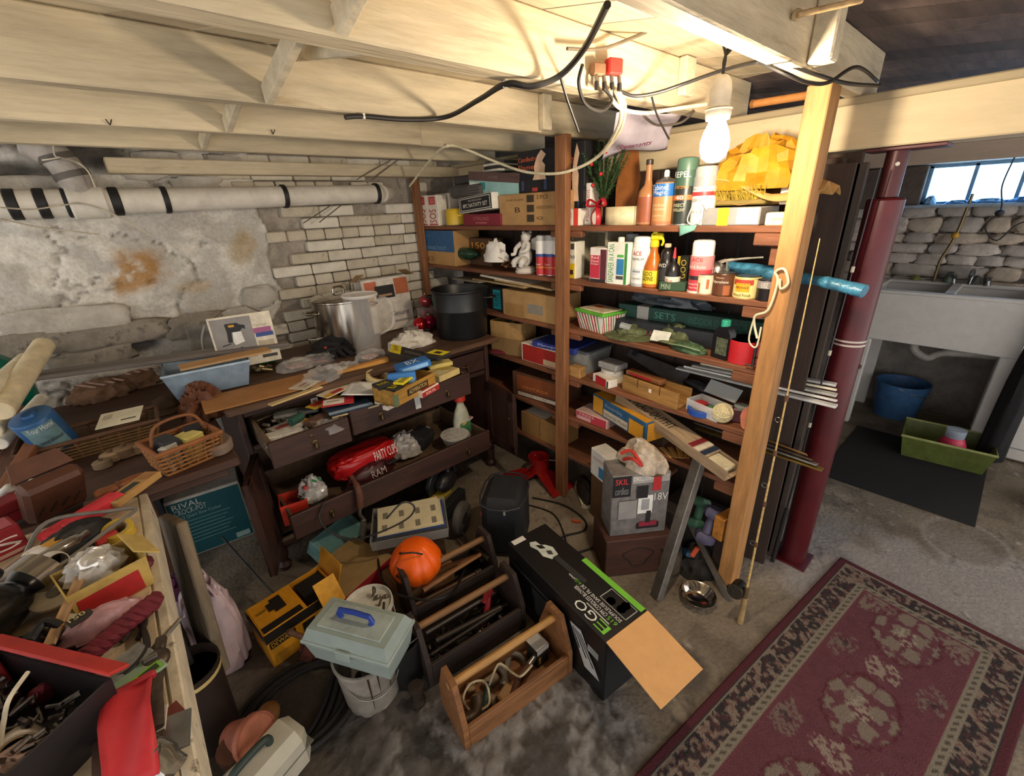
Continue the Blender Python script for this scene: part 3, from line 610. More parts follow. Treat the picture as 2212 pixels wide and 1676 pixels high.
def statue():
    o = thing('cherub_statue', 'small white cherub statuette on the second shelf', 'statue', (1.66, onX(1130, 586, 1.64).y, Z2), SHELF_RZ)
    mb = MB(); mb.lathe([(.055, 0), (.058, .008), (.05, .018), (.054, .026), (.04, .034), (0, .036)], 24); mb.build('plinth', M('#cfc8bc', .7), o)
    b = MB(); b.sphere((0, 0, .085), .042, 18, 12, (1, .8, 1.25)); b.sphere((.008, 0, .135), .03, 16, 10, (1, .8, 1.1)); b.sphere((.012, -.004, .182), .024, 16, 12, (1, 1, 1.12))
    b.tube([(-.02, -.01, .15), (-.05, -.02, .125), (-.04, -.04, .1), (-.055, -.05, .095)], [.013, .012, .010, .009], 8); b.tube([(.035, -.01, .15), (.045, -.03, .12), (.015, -.045, .11)], [.013, .012, .010], 8)
    b.tube([(-.015, -.02, .07), (-.03, -.05, .06), (-.035, -.05, .035)], [.02, .018, .014], 8); b.tube([(.02, -.02, .07), (.03, -.05, .065), (.02, -.055, .04)], [.02, .018, .014], 8)
    b.build('figure', M('#d6d0c6', .7, var=.12, bump=.2), o, ang=70)
    for s in (-1, 1): MB().grid(lambda a, b_: (.01+s*(.015+.055*a), .02+.01*a, .12+.05*b_+.03*a*(b_-.3)), 6, 6).build('wing', M('#cbc4b8', .7), o, solid=.006)
    h = MB(); 
    for i in range(14): h.sphere((.012+.02*cos(i*2.4)*.9, .004+.018*sin(i*2.4), .19+.014*((i % 4)/3)), .009, 8, 6)
    h.build('hair_curls', M('#c6bfb2', .7), o)
statue()
for k, bb in enumerate(((1153, 505, 1171, 592), (1171, 505, 1192, 594), (1190, 503, 1206, 592))):
    can_thing('cleaner_can', ['red, white and blue aerosol can, leftmost of the three by the statuette', 'red, white and blue aerosol can, middle of the three by the statuette', 'red, white and blue aerosol can nearest the middle post'][k], bb, Z2, 1.615+.01*k, '#c42a2c', [(.62, .98, '#e9e6e0'), (.54, .62, '#244a94'), (.22, .26, '#d88a2c')], '#b9b7b2', [('Cleaner', .3, .36, '#e8e0d0', .6)] if k < 2 else [], capfrac=.12, group='red white and blue aerosol cans')
dl = thing('dried_leaves', 'heap of dried brown leaves and pods on the second shelf', 'leaves', (1.65, onX(1070, 578, 1.62).y, Z2)); rnd = random.Random(4)
for i in range(16):
    a = rnd.uniform(0, 6.28); l = rnd.uniform(.03, .05); lf = MB().grid(lambda s, t: ((s-.5)*l*1.6, (t-.5)*l*sin(pi*max(.05, s)), .012*sin(3*s)+.01*(t-.5)**2*40*l), 5, 3).build('leaf', M(rnd.choice(['#7a5230', '#94683c', '#5d3d24']), .8), dl, solid=.0015)
    lf.location = (rnd.uniform(-.03, .08), rnd.uniform(-.1, .1), .012+rnd.uniform(0, .045)); lf.rotation_euler = (rnd.uniform(-.5, .5), rnd.uniform(-.5, .5), a)
shelf_box('weed_killer_carton', 'white and yellow carton lettered Ortho right of the middle post', 'box', (1206, 512, 1242, 592), Z2, 1.625, .07, '#e9e3d0', [('front', .02, .02, .98, .42, '#e3c21c'), ('front', .5, .55, .98, .68, '#2c3430', 'rtho'), ('front', .7, .12, .9, .25, '#2c2a1c'), ('front', .75, .8, .95, .95, '#4a4a3c')])
# ------------------------------------------------------------------ second shelf, right bay
bx_ = thing('open_wooden_box', 'pale open-fronted wooden box on the second shelf', 'box', (1.78, onX(1275, 592, 1.7).y, Z2), SHELF_RZ)
for a, d in (((-.1, 0, .11), (.012, .2, .22)), ((.1, 0, .11), (.012, .2, .22)), ((0, .095, .11), (.2, .012, .215)), ((0, 0, .006), (.2, .2, .012)), ((0, 0, .214), (.2, .2, .012))): MB().box(a, d, .001).build('panel', M('#a49a80', .8), bx_)
shelf_box('red_box', 'white and raspberry red box beside the sandpaper can', 'box', (1273, 522, 1309, 598), Z2, 1.61, .06, '#ece4da', [('front', .04, .12, .62, .78, '#c43048'), ('front', .64, .1, .99, .95, '#5c2430'), ('front', .06, .0, .98, .1, '#2a2022'), ('front', .1, .68, .55, .76, '#f0e4e0', 'Red'), ('front', .1, .58, .55, .65, '#f0e4e0', 'Devil'), ('front', .08, .5, .58, .56, '#f0e4e0', 'Stripper')])
sb = shelf_box('sandpaper_can', 'flat white can lettered SANDPAPER IN A CAN', 'can', (1309, 514, 1353, 606), Z2, 1.605, .05, '#efeee2',
          [('front', .08, .05, .36, .95, '#3f9436', 'SANDPAPER IN A CAN', 90), ('front', .86, .02, .99, .98, '#3f8a3a'), ('front', .5, .25, .84, .62, '#2f7fb4'), ('front', .52, .66, .82, .72, '#57b04a'), ('front', .5, .14, .84, .22, '#4a4a48')])
h_ = span(1309, 514, 1353, 606, 1.605)[2]; MB().lathe([(.014, h_), (.014, h_+.016), (.011, h_+.02), (0, h_+.02)], 16).build('screw_cap', M('#dcd8c8', .5), sb)
can_thing('grey_cap_can', 'green spray can with grey cap behind the sandpaper can', (1341, 496, 1366, 600), Z2, 1.70, '#4c8a3c', [], '#9aa0a4', capfrac=.24)
can_thing('primer_can', 'white spray can with red brand lettering, second shelf', (1354, 498, 1391, 607), Z2, 1.61, '#e8e6e0', [(.3, .45, '#d5dae0'), (.0, .08, '#b0b4b8')], '#efeee8', [('ACE', .78, .88, '#c22a2a', .5), ('PREMIUM', .66, .72, '#5c6468', .75), ('white', .36, .42, '#3c4448', .45), ('ENAMEL', .18, .23, '#7d8488', .6)], capfrac=.19)
gg = bottle('goo_remover_bottle', 'amber spray bottle with bright yellow trigger', 'bottle', (1378, 520, 1416, 612), Z2, 1.605, '#b8651c', [(.9, 0), (1, .03), (1, .3), (.92, .5), (.6, .72), (.36, .84), (.34, .98), (0, .98)], [(.42, .96, .4, 1.12, '#e3cf18')], [(.1, .42, '#e8cf2c')], [('GOO', .3, .4, '#2c2a1c', .5), ('GONE', .18, .28, '#2c2a1c', .6)])
h_ = span(1378, 520, 1416, 612, 1.605)[2]
MB().box((.008, 0, h_*1.2), (.05, .02, .026), .006).build('trigger_head', M('#e6d214', .4), gg); MB().box((.0, 0, h_*1.3), (.018, .02, .03), .006).build('spray_nozzle', M('#e6d214', .4), gg)
MB().tube([(.03, 0, h_*1.18), (.036, 0, h_*1.08), (.03, 0, h_*1.0)], .005).build('trigger', M('#e6d214', .4), gg)
bottle('black_bottle', 'round-shouldered black bottle with beige cap', 'bottle', (1411, 512, 1443, 611), Z2, 1.61, '#191513', [(.9, 0), (1, .03), (1, .5), (.85, .62), (.7, .7), (.75, .78), (.6, .86), (.3, .9), (.3, .95), (0, .95)], [(.4, .92, .4, 1, '#cdb894')], [(.2, .45, '#2f2a28')], [('WD', .5, .58, '#d9d2c0', .5)])
bottle('glue_bottle', 'black glue bottle with red nozzle and pale label', 'bottle', (1429, 545, 1459, 607), Z2, 1.60, '#1b1a1c', [(.95, 0), (1, .04), (1, .62), (.8, .85), (.3, 1), (0, 1)], [(.25, .98, .25, 1.15, '#1b1a1c'), (.24, 1.13, .1, 1.5, '#d23640')], [(.12, .5, '#d9d6c4')], [('Glue', .3, .42, '#b03a2c', .5)])
shelf_box('green_staple_box', 'small dark green box lying at the front edge of the second shelf', 'box', (1422, 590, 1474, 618), Z2, 1.60, .05, '#2f4a34', [('front', .1, .2, .45, .8, '#9aa88a', 'MINI')], rz=.25, h=.034)
shelf_box('cement_box', 'black and yellow box behind the red spray can', 'box', (1459, 530, 1482, 600), Z2, 1.68, .05, '#1d1a12', [('front', .05, .0, .3, 1, '#c9a81c'), ('front', .4, .3, .9, .9, '#c9b03c', 'GOO', 90)])
can_thing('red_spray_can', 'red and pink spray can with white cap in front of the oil can', (1476, 498, 1524, 614), Z2, 1.605, '#c64048', [(.62, .97, '#d98a86'), (.36, .46, '#2a2628'), (.0, .06, '#e3d6cc')], '#ecebe4', [('ACE', .84, .93, '#e33034', .5), ('Seal & Resist', .66, .74, '#f2e4e0', .8), ('Interior', .22, .28, '#f0dcd8', .6), ('Spray', .12, .18, '#f0dcd8', .5)], capfrac=.27)
oc = thing('oil_can', 'steel pump oil can with a long thin spout', 'oil can', (1.70, onX(1545, 592, 1.68).y, Z2), SHELF_RZ)
MB().lathe([(.045, 0), (.047, .004), (.047, .05), (.04, .062), (.038, .085), (.03, .1), (.018, .108), (0, .11)], 26).build('reservoir', M('#a5a09a', .25, .9), oc)
MB().tube([(0, 0, .105), (.03, -.02, .115), (.10, -.04, .128), (.17, -.06, .138)], [.007, .006, .004, .003], 10).build('spout', M('#d9d4c4', .3, .6), oc)
MB().tube([(0, 0, .11), (.035, -.02, .12), (.045, -.03, .09), (.06, -.04, .06)], .004, 8, flat=.5).build('pump_lever', M('#b8b4aa', .3, .8), oc)
tin('varnish_tin', 'small tin with paintbrush pictures on its label', (1496, 582, 1534, 624), Z2, 1.60, '#d8c4a4', panels=[(-2.6, -2.2, .1, .8, '#55506a'), (-2.0, -1.75, .1, .6, '#b5653c'), (-1.5, -1.2, .1, .85, '#e8dcc4'), (-1.1, -.8, .3, .8, '#c4683c')], label_col='#e3d3b4')
tin('polyurethane_tin', 'brown tin lettered Polyurethane', (1529, 580, 1576, 629), Z2, 1.60, '#5d3a24', label_col='#5a3218', panels=[(-1.2, -.6, .06, .5, '#a05a34')], texts=[('Polyurethane', .56, .72, '#ece2cc', .75), ('Minwax', .8, .88, '#d8b48c', .35)])
tin('wood_finish_tin', 'yellow and red tin of wood finish, second shelf', (1573, 584, 1630, 631), Z2, 1.60, '#e3d08c', label_col='#e8d68a', panels=[(-2.4, -.75, .66, .9, '#b0402c'), (-2.1, -1.0, .34, .74, '#e0a01c')], texts=[('MINWAX', .48, .6, '#5c2c14', .5), ('Wood Finish', .12, .26, '#4a3a20', .7)])
jr = tin('dark_jar', 'dark plastic tub with translucent collar beside the pale post', (1625, 590, 1674, 635), Z2, 1.60, '#221c1e', lid='#8f8a88', label_col=None, cat='jar', panels=[(-3.1, -.1, .62, .98, '#8d8684')], texts=[('USE', .66, .9, '#d9d4cc', .3)])
lbg = thing('blue_bag_roll', 'long translucent blue plastic wrapped bundle sticking out past the posts', 'bundle', (1.72, .62, Z2+.045))
MB().tube([(0.05, .35, .02), (.05, .1, .035), (.03, -.12, .02), (.0, -.22, .015), (-.02, -.33, .0)], [.024, .028, .03, .024, .02, .024, .026], 12, 6, flat=.8).build('plastic_wrap', M('#4c93b4', .25, var=.4, sc=30, alpha=.85, bump=.6, bsc=40), lbg)
bgm = thing('blister_packs', 'heap of clear plastic packs with red cards behind the tins', 'packets', (1.80, .66, Z2))
for i in range(4): MB().box((.0+.02*i, -.08+.06*i, .012+.018*i), (.09, .13, .012), .004, R3(.15*i, .1, .4*i)).build('pack', [M('#b8b6b0', .2, alpha=.6), M('#a33a34', .5), M('#c9c4b8', .2, alpha=.6), M('#6a4a44', .5)][i], bgm)
shb = shelf_box('dark_carton', 'dark wide carton at the back of the second shelf', 'box', (1560, 520, 1640, 560), Z2, 1.84, .05, '#3a2f2c')
# ------------------------------------------------------------------ third shelf
flat = thing('flattened_cartons', 'loose stack of flattened cardboard below the second shelf, left bay', 'cardboard', (1.74, 2.0, 1.135), SHELF_RZ)
for i, (dx, w, c_) in enumerate(((-.25, .34, '#8f8474'), (.05, .5, '#a58a62'), (.25, .45, '#b59a70'), (.1, .4, '#cfc4b0'))): MB().box((dx, 0, .01+.014*i), (w, .26, .010), .002, R3(.02*i, .03*(i-1), .06*(i-2))).build('cardboard_sheet', M(c_, .85, var=.15), flat)
tb2 = shelf_box('taped_carton', 'cardboard carton with a strip of grey tape, third shelf left bay', 'box', (1088, 625, 1200, 693), Z3, 1.61, .2, '#b08a58', [('front', .5, .25, .78, .6, '#8b8478'), ('front', .05, .0, .42, .5, '#a17a48')], h=.145)
shelf_box('teal_carton', 'narrow black and teal carton beside the canning pot', 'box', (1064, 615, 1086, 690), Z3, 1.64, .1, '#1f2a2e', [('front', .2, .1, .9, .9, '#2ba3b0'), ('front', .3, .2, .8, .8, '#0f3238', 'MUMMY', 90)], h=.14)
cc = thing('candy_stripe_box', 'candy-striped gift box with lime green rim, third shelf', 'box', (1.70, onX(1279, 715, 1.64).y, Z3), SHELF_RZ-.18)
def frus(w0, d0, w1, d1, z0, z1): 
    return [(-w0/2, -d0/2, z0), (w0/2, -d0/2, z0), (w0/2, d0/2, z0), (-w0/2, d0/2, z0), (-w1/2, -d1/2, z1), (w1/2, -d1/2, z1), (w1/2, d1/2, z1), (-w1/2, d1/2, z1)], [(3, 2, 1, 0), (4, 5, 6, 7), (0, 1, 5, 4), (1, 2, 6, 5), (2, 3, 7, 6), (3, 0, 4, 7)]
MB().add(*frus(.165, .12, .195, .145, 0, .085)).build('box_body', M('#efe8e0', .6), cc, smooth=False)
for k in range(9):
    t0 = -.5+.11*k; t1 = t0+.045
    for side in (0, 1):
        q = []
        for t, zz, sh_ in ((t0, 0, 0), (t1, 0, 0), (t1-.12, 1, 0), (t0-.12, 1, 0)):
            t = max(-.5, min(.5, t)); w = .165+(.195-.165)*zz; d = .12+(.145-.12)*zz
            q.append((t*w, -d/2-.0008, .085*zz) if side == 0 else (w/2+.0008, t*d, .085*zz))
        MB().add(q, [(0, 1, 2, 3)]).build('stripe', M(['#b01c26', '#b01c26', '#6a9a4c'][k % 3], .6), cc, smooth=False)
MB().box((0, 0, .09), (.205, .155, .014), .004).build('lid_rim', M('#5fae34', .5), cc); MB().box((0, 0, .099), (.17, .12, .006), .002).build('lid_print', M('#d9c9a8', .6, var=.3, sc=40), cc)
MB().box((-.02, .01, .103), (.05, .03, .005), .002).build('lid_figure', M('#a3502c', .6), cc)
lg = thing('light_set_box', 'long dark green printed box at the back of the third shelf', 'box', (1.80, onX(1480, 700, 1.78).y, Z3+.07), SHELF_RZ+.03)
MB().box((0, 0, .025), (.66, .07, .06), .002).build('carton', M('#20483f', .6), lg); lettering('SETS', lg, (-.14, -.036, .01), (1, 0, 0), (0, 0, 1), .1, .03, M('#4f9a80', .6)); lettering('INDOOR OUTDOOR', lg, (.02, -.036, .01), (1, 0, 0), (0, 0, 1), .24, .03, M('#35705f', .6)); MB().box((-.2, -.001, .025), (.06, .071, .061), .002).build('printed_panel', M('#b9b5ae', .6), lg)
lk = thing('long_black_box', 'long flat black box under the green light set box', 'box', (1.76, onX(1480, 720, 1.74).y, Z3), SHELF_RZ+.04)
MB().box((0, 0, .034), (.7, .10, .066), .003).build('carton', M('#22262c', .55), lk); lettering('CRAFTSMAN', lk, (-.2, -.051, .01), (1, 0, 0), (0, 0, 1), .2, .025, M('#a05a4c', .6)); MB().box((.30, -.001, .034), (.1, .101, .05), .001).build('white_end_label', M('#b9b6b2', .6), lk)
gm = thing('garment_bag', 'dark translucent bag of tools behind the green box', 'bag', (1.83, 1.0, Z3+.135))
crumple((0, 0, 0), (.1, .36, .06), 12, .35, 2.2, 36, 20).build('bag_folds', M('#4c545c', .3, var=.2), gm, ang=30)
CAMO = M('#5d6442', .8, 0, .5, 35, .2); CAMO2 = M('#47603f', .8, 0, .55, 30, .2)
h1 = thing('camo_hat', 'flattened camouflage brimmed hat, third shelf', 'hat', (1.69, onX(1350, 735, 1.64).y, Z3), SHELF_RZ+.2)
MB().lathe([(0, .012), (.05, .012), (.1, .006), (.102, .003), (.1, 0), (0, 0)], 30, sx=1.3).build('brim', CAMO, h1); crumple((0.0, 0, .01), (.13, .1, .04), 3, .3, 2).build('crown', CAMO, h1, ang=60); MB().box((-.02, -.03, .05), (.05, .03, .018), .003, R3(.2, .2, .2)).build('clear_buckle', glass('#c9cfcf', .5), h1)
pc_ = thing('camo_pouch', 'green camouflage belt pouch in front of the black bottle', 'pouch', (1.65, onX(1478, 765, 1.62).y, Z3), SHELF_RZ-.1)
crumple((0, 0, 0), (.15, .08, .036), 6, .25, 2.2).build('pouch_body', CAMO2, pc_, ang=60); MB().tube([(-.07, -.03, .02), (0, -.045, .03), (.07, -.03, .022)], .006, 8, flat=.4).build('strap', M('#7d9470', .7), pc_)
mt_ = thing('camo_baseball_hat', 'camouflage cap beside a white tag on the third shelf', 'cap', (1.74, onX(1450, 745, 1.70).y, Z3), SHELF_RZ)
crumple((0, 0, 0), (.15, .12, .07), 9, .3, 1.8).build('crown', CAMO, mt_, ang=60); MB().grid(lambda a, b: (-.07+.14*a, -.06-.05*b*sin(pi*max(.08, a)), .015+.012*sin(pi*a)-.008*b), 10, 5).build('visor', CAMO, mt_, solid=.004)
MB().box((-.03, -.082, .034), (.08, .004, .05), .001, R3(-.7, 0, .1)).build('white_tag', M('#d9d9cc', .6), mt_)
ht = shelf_box('red_tin', 'small red packet behind the black bottle with green cap', 'packet', (1510, 728, 1540, 748), Z3, 1.74, .05, '#a3262e')
bb_ = thing('oil_jug', 'flat black oil bottle with green cap beside the red tape', 'bottle', (1.645, onX(1551, 778, 1.62).y, Z3), SHELF_RZ-.25)
MB().prism([(-.034, 0), (.034, 0), (.036, .004), (.036, .10), (.018, .128), (-.02, .122), (-.036, .09), (-.036, .004)], .034, Matrix.Translation((0, .017, 0)) @ R3(P2).to_4x4()).build('jug_body', M('#17161a', .3), bb_)
MB().lathe([(.013, .12), (.0165, .124), (.0165, .146), (.014, .149), (0, .149)], 20).build('cap', M('#2fa383', .4), bb_); MB().box((.006, -.0175, .05), (.048, .0015, .065), .0005).build('paper_label', M('#59604a', .5, var=.5, sc=60), bb_)
def tape_roll(name, label, loc, ro, ri, h, col, side, core='#b39a72', rx=0, ry=0, rz=0):
    o = thing(name, label, 'tape', loc, rz, rx, ry)
    MB().lathe([(ri+.003, 0), (ro-.001, 0), (ro, .001), (ro, h-.001), (ro-.001, h), (ri+.003, h), (ri+.003, 0)], 36).build('tape_winding', M(col, .45, var=.06), o)
    MB().lathe([(ri, .0005), (ri+.003, .0005), (ri+.003, h-.0005), (ri, h-.0005), (ri, .0005)], 36).build('core', M(core, .8), o); return o
y_ = onX(1597, 788, 1.64).y
rt_ = tape_roll('red_tape_roll', 'big roll of red tape at the right end of the third shelf', (1.668, y_, Z3), .058, .04, .085, '#c4222a', 0, '#cbbca4')
MB().lathe([(.0402, .0865), (.0575, .0865)], 36).build('tape_side', M('#d9b8b0', .6), rt_)
clp = thing('c_clamp', 'black C-clamp hanging on the pale post above the red tape', 'clamp', (1.60, .53, 1.03), SHELF_RZ)
MB().tube([(0, -.01, .14), (.03, -.01, .13), (.032, -.01, .02), (.0, -.01, .0)], .007, 8, 4, flat=.6).build('frame', M('#2c2826', .5, .5), clp); MB().cyl((0, -.01, -.03), (0, -.01, .06), .005).build('screw', M('#4c4846', .4, .7), clp); MB().cyl((-.025, -.01, -.03), (.025, -.01, -.03), .003).build('tommy_bar', M('#4c4846', .4, .7), clp)
# third/fourth shelf, left bay
ct = thing('cardboard_tray', 'low cardboard tray of wooden scraps, left bay beside the dresser', 'tray', (1.70, onX(1100, 760, 1.66).y, Z4+.1), SHELF_RZ+.25)
for a, d in (((0, -.08, .05), (.22, .004, .1)), ((0, .08, .05), (.22, .004, .1)), ((-.11, 0, .05), (.004, .16, .1)), ((.11, 0, .05), (.004, .16, .1)), ((0, 0, .002), (.22, .16, .004))): MB().box(a, d, .001).build('panel', M('#a8834f', .85), ct)
for i in range(5): MB().box((-.07+.035*i, .01*(i % 2), .06+.01*(i % 3)), (.025, .14, .02), .003, R3(.1*i, .2, .3*i-.5)).build('wood_scrap', wood(['#8a6a3c', '#3f5a3c', '#a98b5a', '#6a4a30', '#b39a68'][i], axis='y'), ct)
carton('tray_support_box', 'plain brown box holding up the cardboard tray, left bay', 'box', (1.70, onX(1100, 760, 1.66).y, Z4), (.22, .17, .099), SHELF_RZ+.25, '#8a6c42')
rb = shelf_box('red_game_box', 'red box with white edges under the blue box, fourth shelf left bay', 'box', (1128, 742, 1205, 808), Z4, 1.62, .22, '#e4dccc', [('front', .04, .05, .96, .95, '#a82a22'), ('front', .62, .1, .95, .4, '#c9b08c'), ('left', .03, .05, .97, .95, '#b5382c')], h=.105)
shelf_box('blue_game_box', 'flat blue box lying on the red box, left bay', 'box', (1150, 725, 1235, 745), Z4+.106, 1.62, .2, '#27378a', [('front', .15, .2, .7, .8, '#b9c0d8', 'Monopoly')], h=.03, rz=.1)
gb_ = thing('grey_bin', 'grey plastic bin behind the middle post, fourth shelf', 'bin', (1.76, onX(1258, 790, 1.72).y, Z4), SHELF_RZ)
MB().add(*frus(.13, .18, .16, .21, 0, .12)).build('bin_body', M('#8b8c88', .5), gb_, smooth=False); MB().box((0, 0, .122), (.17, .22, .012), .004).build('bin_lid', M('#4c5056', .5), gb_)
mh = thing('maroon_baseball_hat', 'maroon cap with a pale patch on the left bay of the fourth shelf', 'cap', (1.67, onX(1096, 810, 1.65).y+.03, Z4), SHELF_RZ)
crumple((0, 0, 0), (.15, .13, .075), 5, .15, 1.5).build('crown', M('#6d1a2a', .85), mh, ang=60); MB().grid(lambda a, b: (-.07+.14*a, -.06-.06*b*sin(pi*max(.08, a)), .012+.012*sin(pi*a)-.006*b), 10, 5).build('visor', M('#6d1a2a', .85), mh, solid=.004); MB().sphere((0, -.035, .06), .02, 12, 8, (1.3, .6, .6)).build('patch', M('#d9c0a8', .8), mh)
shelf_box('printed_carton', 'brown box with orange and black print, fifth shelf left bay', 'box', (1112, 818, 1204, 880), Z5, 1.63, .2, '#5d3a26', [('front', .1, .3, .9, .92, '#8a4a28'), ('front', .12, .06, .9, .2, '#d9cdb8'), ('front', .2, .4, .75, .5, '#d98a3c', 'VINTAGE'), ('front', .15, .1, .7, .17, '#3a2a1c', 'COLLECTION')], h=.15, rz=.12)
shelf_box('small_brown_carton', 'small cardboard carton with a white paper on top, lowest shelf left bay', 'box', (1128, 890, 1208, 968), Z6, 1.61, .17, '#9a7240', [('top', .05, .1, .6, .8, '#e4ddd0'), ('front', .5, .0, .52, 1, '#7d5a30')], h=.14)
# ------------------------------------------------------------------ fourth shelf, right bay
carton('wood_block', 'small raw wood block beside the middle post on the fourth shelf', 'block', (1.63, onX(1240, 818, 1.605).y, Z4), (.075, .05, .055), SHELF_RZ, '#b0854c', mat=wood('#b0854c'))
bx = carton('fuse_box_carton', 'red and white carton lying angled on the fourth shelf', 'box', (1.64, onX(1297, 832, 1.605).y, Z4), (.13, .055, .04), SHELF_RZ-.3, '#ece4d6', [('front', .2, .0, .85, 1, '#b8222a'), ('front', .9, .1, .99, .9, '#1c1a1a'), ('top', .2, 0, .85, .5, '#e6dccb')])
st_ = thing('tape_stack', 'stack of grey plastic tray on white tape rolls, fourth shelf', 'tape rolls', (1.71, onX(1315, 805, 1.68).y, Z4), SHELF_RZ-.1)
MB().lathe([(.025, 0), (.06, 0), (.06, .025), (.025, .025), (.025, 0)], 30).build('tape_winding', M('#d8cdb0', .6), st_); MB().lathe([(.02, .026), (.056, .026), (.056, .06), (.02, .06), (.02, .026)], 30).build('tape_winding', M('#c9c4bb', .6), st_); MB().box((0, 0, .078), (.12, .09, .032), .006).build('plastic_tray', M('#9c9a98', .4), st_)
mbx = thing('mitre_box', 'open wooden mitre box on the fourth shelf', 'mitre box', (1.665, onX(1405, 862, 1.63).y, Z4), SHELF_RZ-.12)
for a, d in (((0, 0, .007), (.3, .1, .014)), ((0, -.044, .04), (.3, .013, .07)), ((0.02, .044, .04), (.26, .013, .07))): MB().box(a, d, .002).build('board', wood('#a5793f'), mbx)
for xx in (-.06, .06): MB().box((xx, -.0475, .058), (.004, .008, .036), .0005).build('saw_slot', M('#3a2816', .9), mbx)
MB().box((.01, -.051, .045), (.014, .001, .018), .0002).build('sticker', M('#e6dccb', .6), mbx)
st2 = thing('drill_bit_case', 'red and brown tool case lying in the mitre box', 'tool case', (1.69, onX(1385, 840, 1.66).y, Z4+.06), SHELF_RZ-.12)
MB().box((0, 0, .012), (.2, .05, .024), .006).build('case_body', M('#8a5a34', .5), st2); MB().box((-.01, -.026, .014), (.12, .002, .014), .0005).build('red_label', M('#b02c2c', .5), st2)
hs = thing('hand_saw', 'handsaw with grey blade and dark handle on the fourth shelf', 'saw', (1.80, onX(1420, 790, 1.76).y, Z4+.07), SHELF_RZ-.15, ry=.12)
MB().prism([(-.22, .0), (.13, -.035), (.13, .05), (-.22, .035)], .002, R3(.9).to_4x4()).build('blade', M('#7d8084', .3, .8), hs); crumple((.19, .01, -.02), (.14, .05, .05), 2, .1, 1.2, flat=False).build('handle', M('#24262c', .4), hs, ang=60)
MB().box((-.18, .01, .022), (.03, .02, .004), .001, R3(.9)).build('blade_sticker', M('#1f2226', .5), hs)
cp = thing('clear_tackle_box', 'open clear plastic box with red and green contents, fourth shelf', 'box', (1.66, onX(1525, 878, 1.63).y, Z4), SHELF_RZ-.25)
for a, d in (((0, 0, .003), (.15, .09, .005)), ((0, -.045, .027), (.15, .003, .05)), ((0, .045, .027), (.15, .003, .05)), ((-.075, 0, .027), (.003, .09, .05)), ((.075, 0, .027), (.003, .09, .05))): MB().box(a, d, .001).build('clear_side', glass('#e8ece8', .4), cp)
MB().box((0, .07, .085), (.15, .06, .004), .001, R3(.9)).build('clear_lid', glass('#dfe6e6', .4), cp)
for p, d, c_ in (((-.045, 0, .02), (.045, .06, .03), '#b8262c'), ((.02, .015, .02), (.07, .03, .02), '#4c7a44'), ((.02, -.02, .02), (.08, .03, .025), '#d8a8a0'), ((.035, -.025, .036), (.035, .02, .004), '#e8e4d8')): MB().box(p, d, .006).build('small_part', M(c_, .5), cp)
y_ = onX(1502, 905, 1.60).y
tape_roll('blue_tape_roll', 'roll of blue painter tape on the fourth shelf', (1.648, y_, Z4), .056, .04, .024, '#2450a8', 0, '#1a2a4a', ry=0)
bt = thing('twine_ball', 'ball of cream twine beside the blue tape', 'twine', (1.625, onX(1552, 915, 1.60).y, Z4+.038))
MB().sphere((0, 0, 0), .036, 20, 14).build('twine_core', M('#d3c494', .8), bt)
for i in range(18):
    a = R3(i*1.1, i*.7, i*2.3); MB().tube([a @ Vector((.037*cos(t), .037*sin(t), .004*sin(3*t+i))) for t in [j*pi/6 for j in range(12)]], .0022, 5, 2, True).build('strand', M('#e3d6aa', .8), bt)
tmr = thing('timer_box', 'dark red timer with a dial on its top, right end of the fourth shelf', 'timer', (1.68, onX(1597, 880, 1.66).y, Z4), SHELF_RZ+.3)
MB().box((0, 0, .03), (.06, .06, .06), .006).build('timer_case', M('#4a1c24', .5), tmr); MB().lathe([(.026, .06), (.026, .066), (.022, .068), (0, .068)], 24).build('dial', M('#8f958c', .5), tmr)
lbk = thing('light_bulb', 'small grey light bulb lying behind the twine ball', 'light bulb', (1.66, onX(1582, 890, 1.64).y, Z4+.018), ry=P2, rz=.8)
MB().lathe([(0, 0), (.011, .0), (.012, .02), (.017, .035), (.019, .05), (.014, .065), (0, .069)], 20).build('bulb_glass', M('#8f8a86', .2, .2), lbk)
snd = thing('foam_sole', 'pink foam insole standing at the right end of the fourth shelf', 'insole', (1.625, onX(1603, 930, 1.60).y, Z4), SHELF_RZ, rx=-.25)
MB().prism([(.024*cos(t)*(1 if sin(t) > 0 else .85), .045+.045*sin(t)) for t in [i*pi/10 for i in range(20)]], .012, R3(P2).to_4x4()).build('sole', M('#c9785c', .8), snd)
# ------------------------------------------------------------------ fifth shelf, right bay
fo = thing('flag_outfit_box', 'long wooden box lettered flag outfit sloping down across the shelves', 'box')
pa, pb = onX(1345, 862, 1.70), onX(1585, 1022, 1.56)
pa.z += .02
d = pb-pa; L_ = d.length; xr = d.normalized(); yr = Vector((0, 0, 1)).cross(xr).normalized(); zr = xr.cross(yr)
mm = Matrix((xr, yr, zr)).transposed().to_4x4(); mm.translation = (pa+pb)/2; fo.matrix_world = mm
fo.location = mm.translation; fo.rotation_euler = mm.to_euler()
for a, dd in (((0, 0, -.02), (L_, .09, .006)), ((0, -.044, 0), (L_, .006, .045)), ((0, .044, 0), (L_, .006, .045)), ((-.05, 0, .0225), (L_-.1, .09, .005))): MB().box(a, dd, .001).build('board', wood('#9c8468' if dd[1] < .08 else '#b39a78'), fo)
MB().box((L_/2-.07, 0, .005), (.1, .07, .02), .003).build('white_rod_bundle', M('#e4d8b4', .6), fo)
lettering('THE FLAG OUTFIT', fo, (-L_/2+.02, -.04, .0255), (1, 0, 0), (0, 1, 0), L_*.5, .05, M('#241c14', .7))
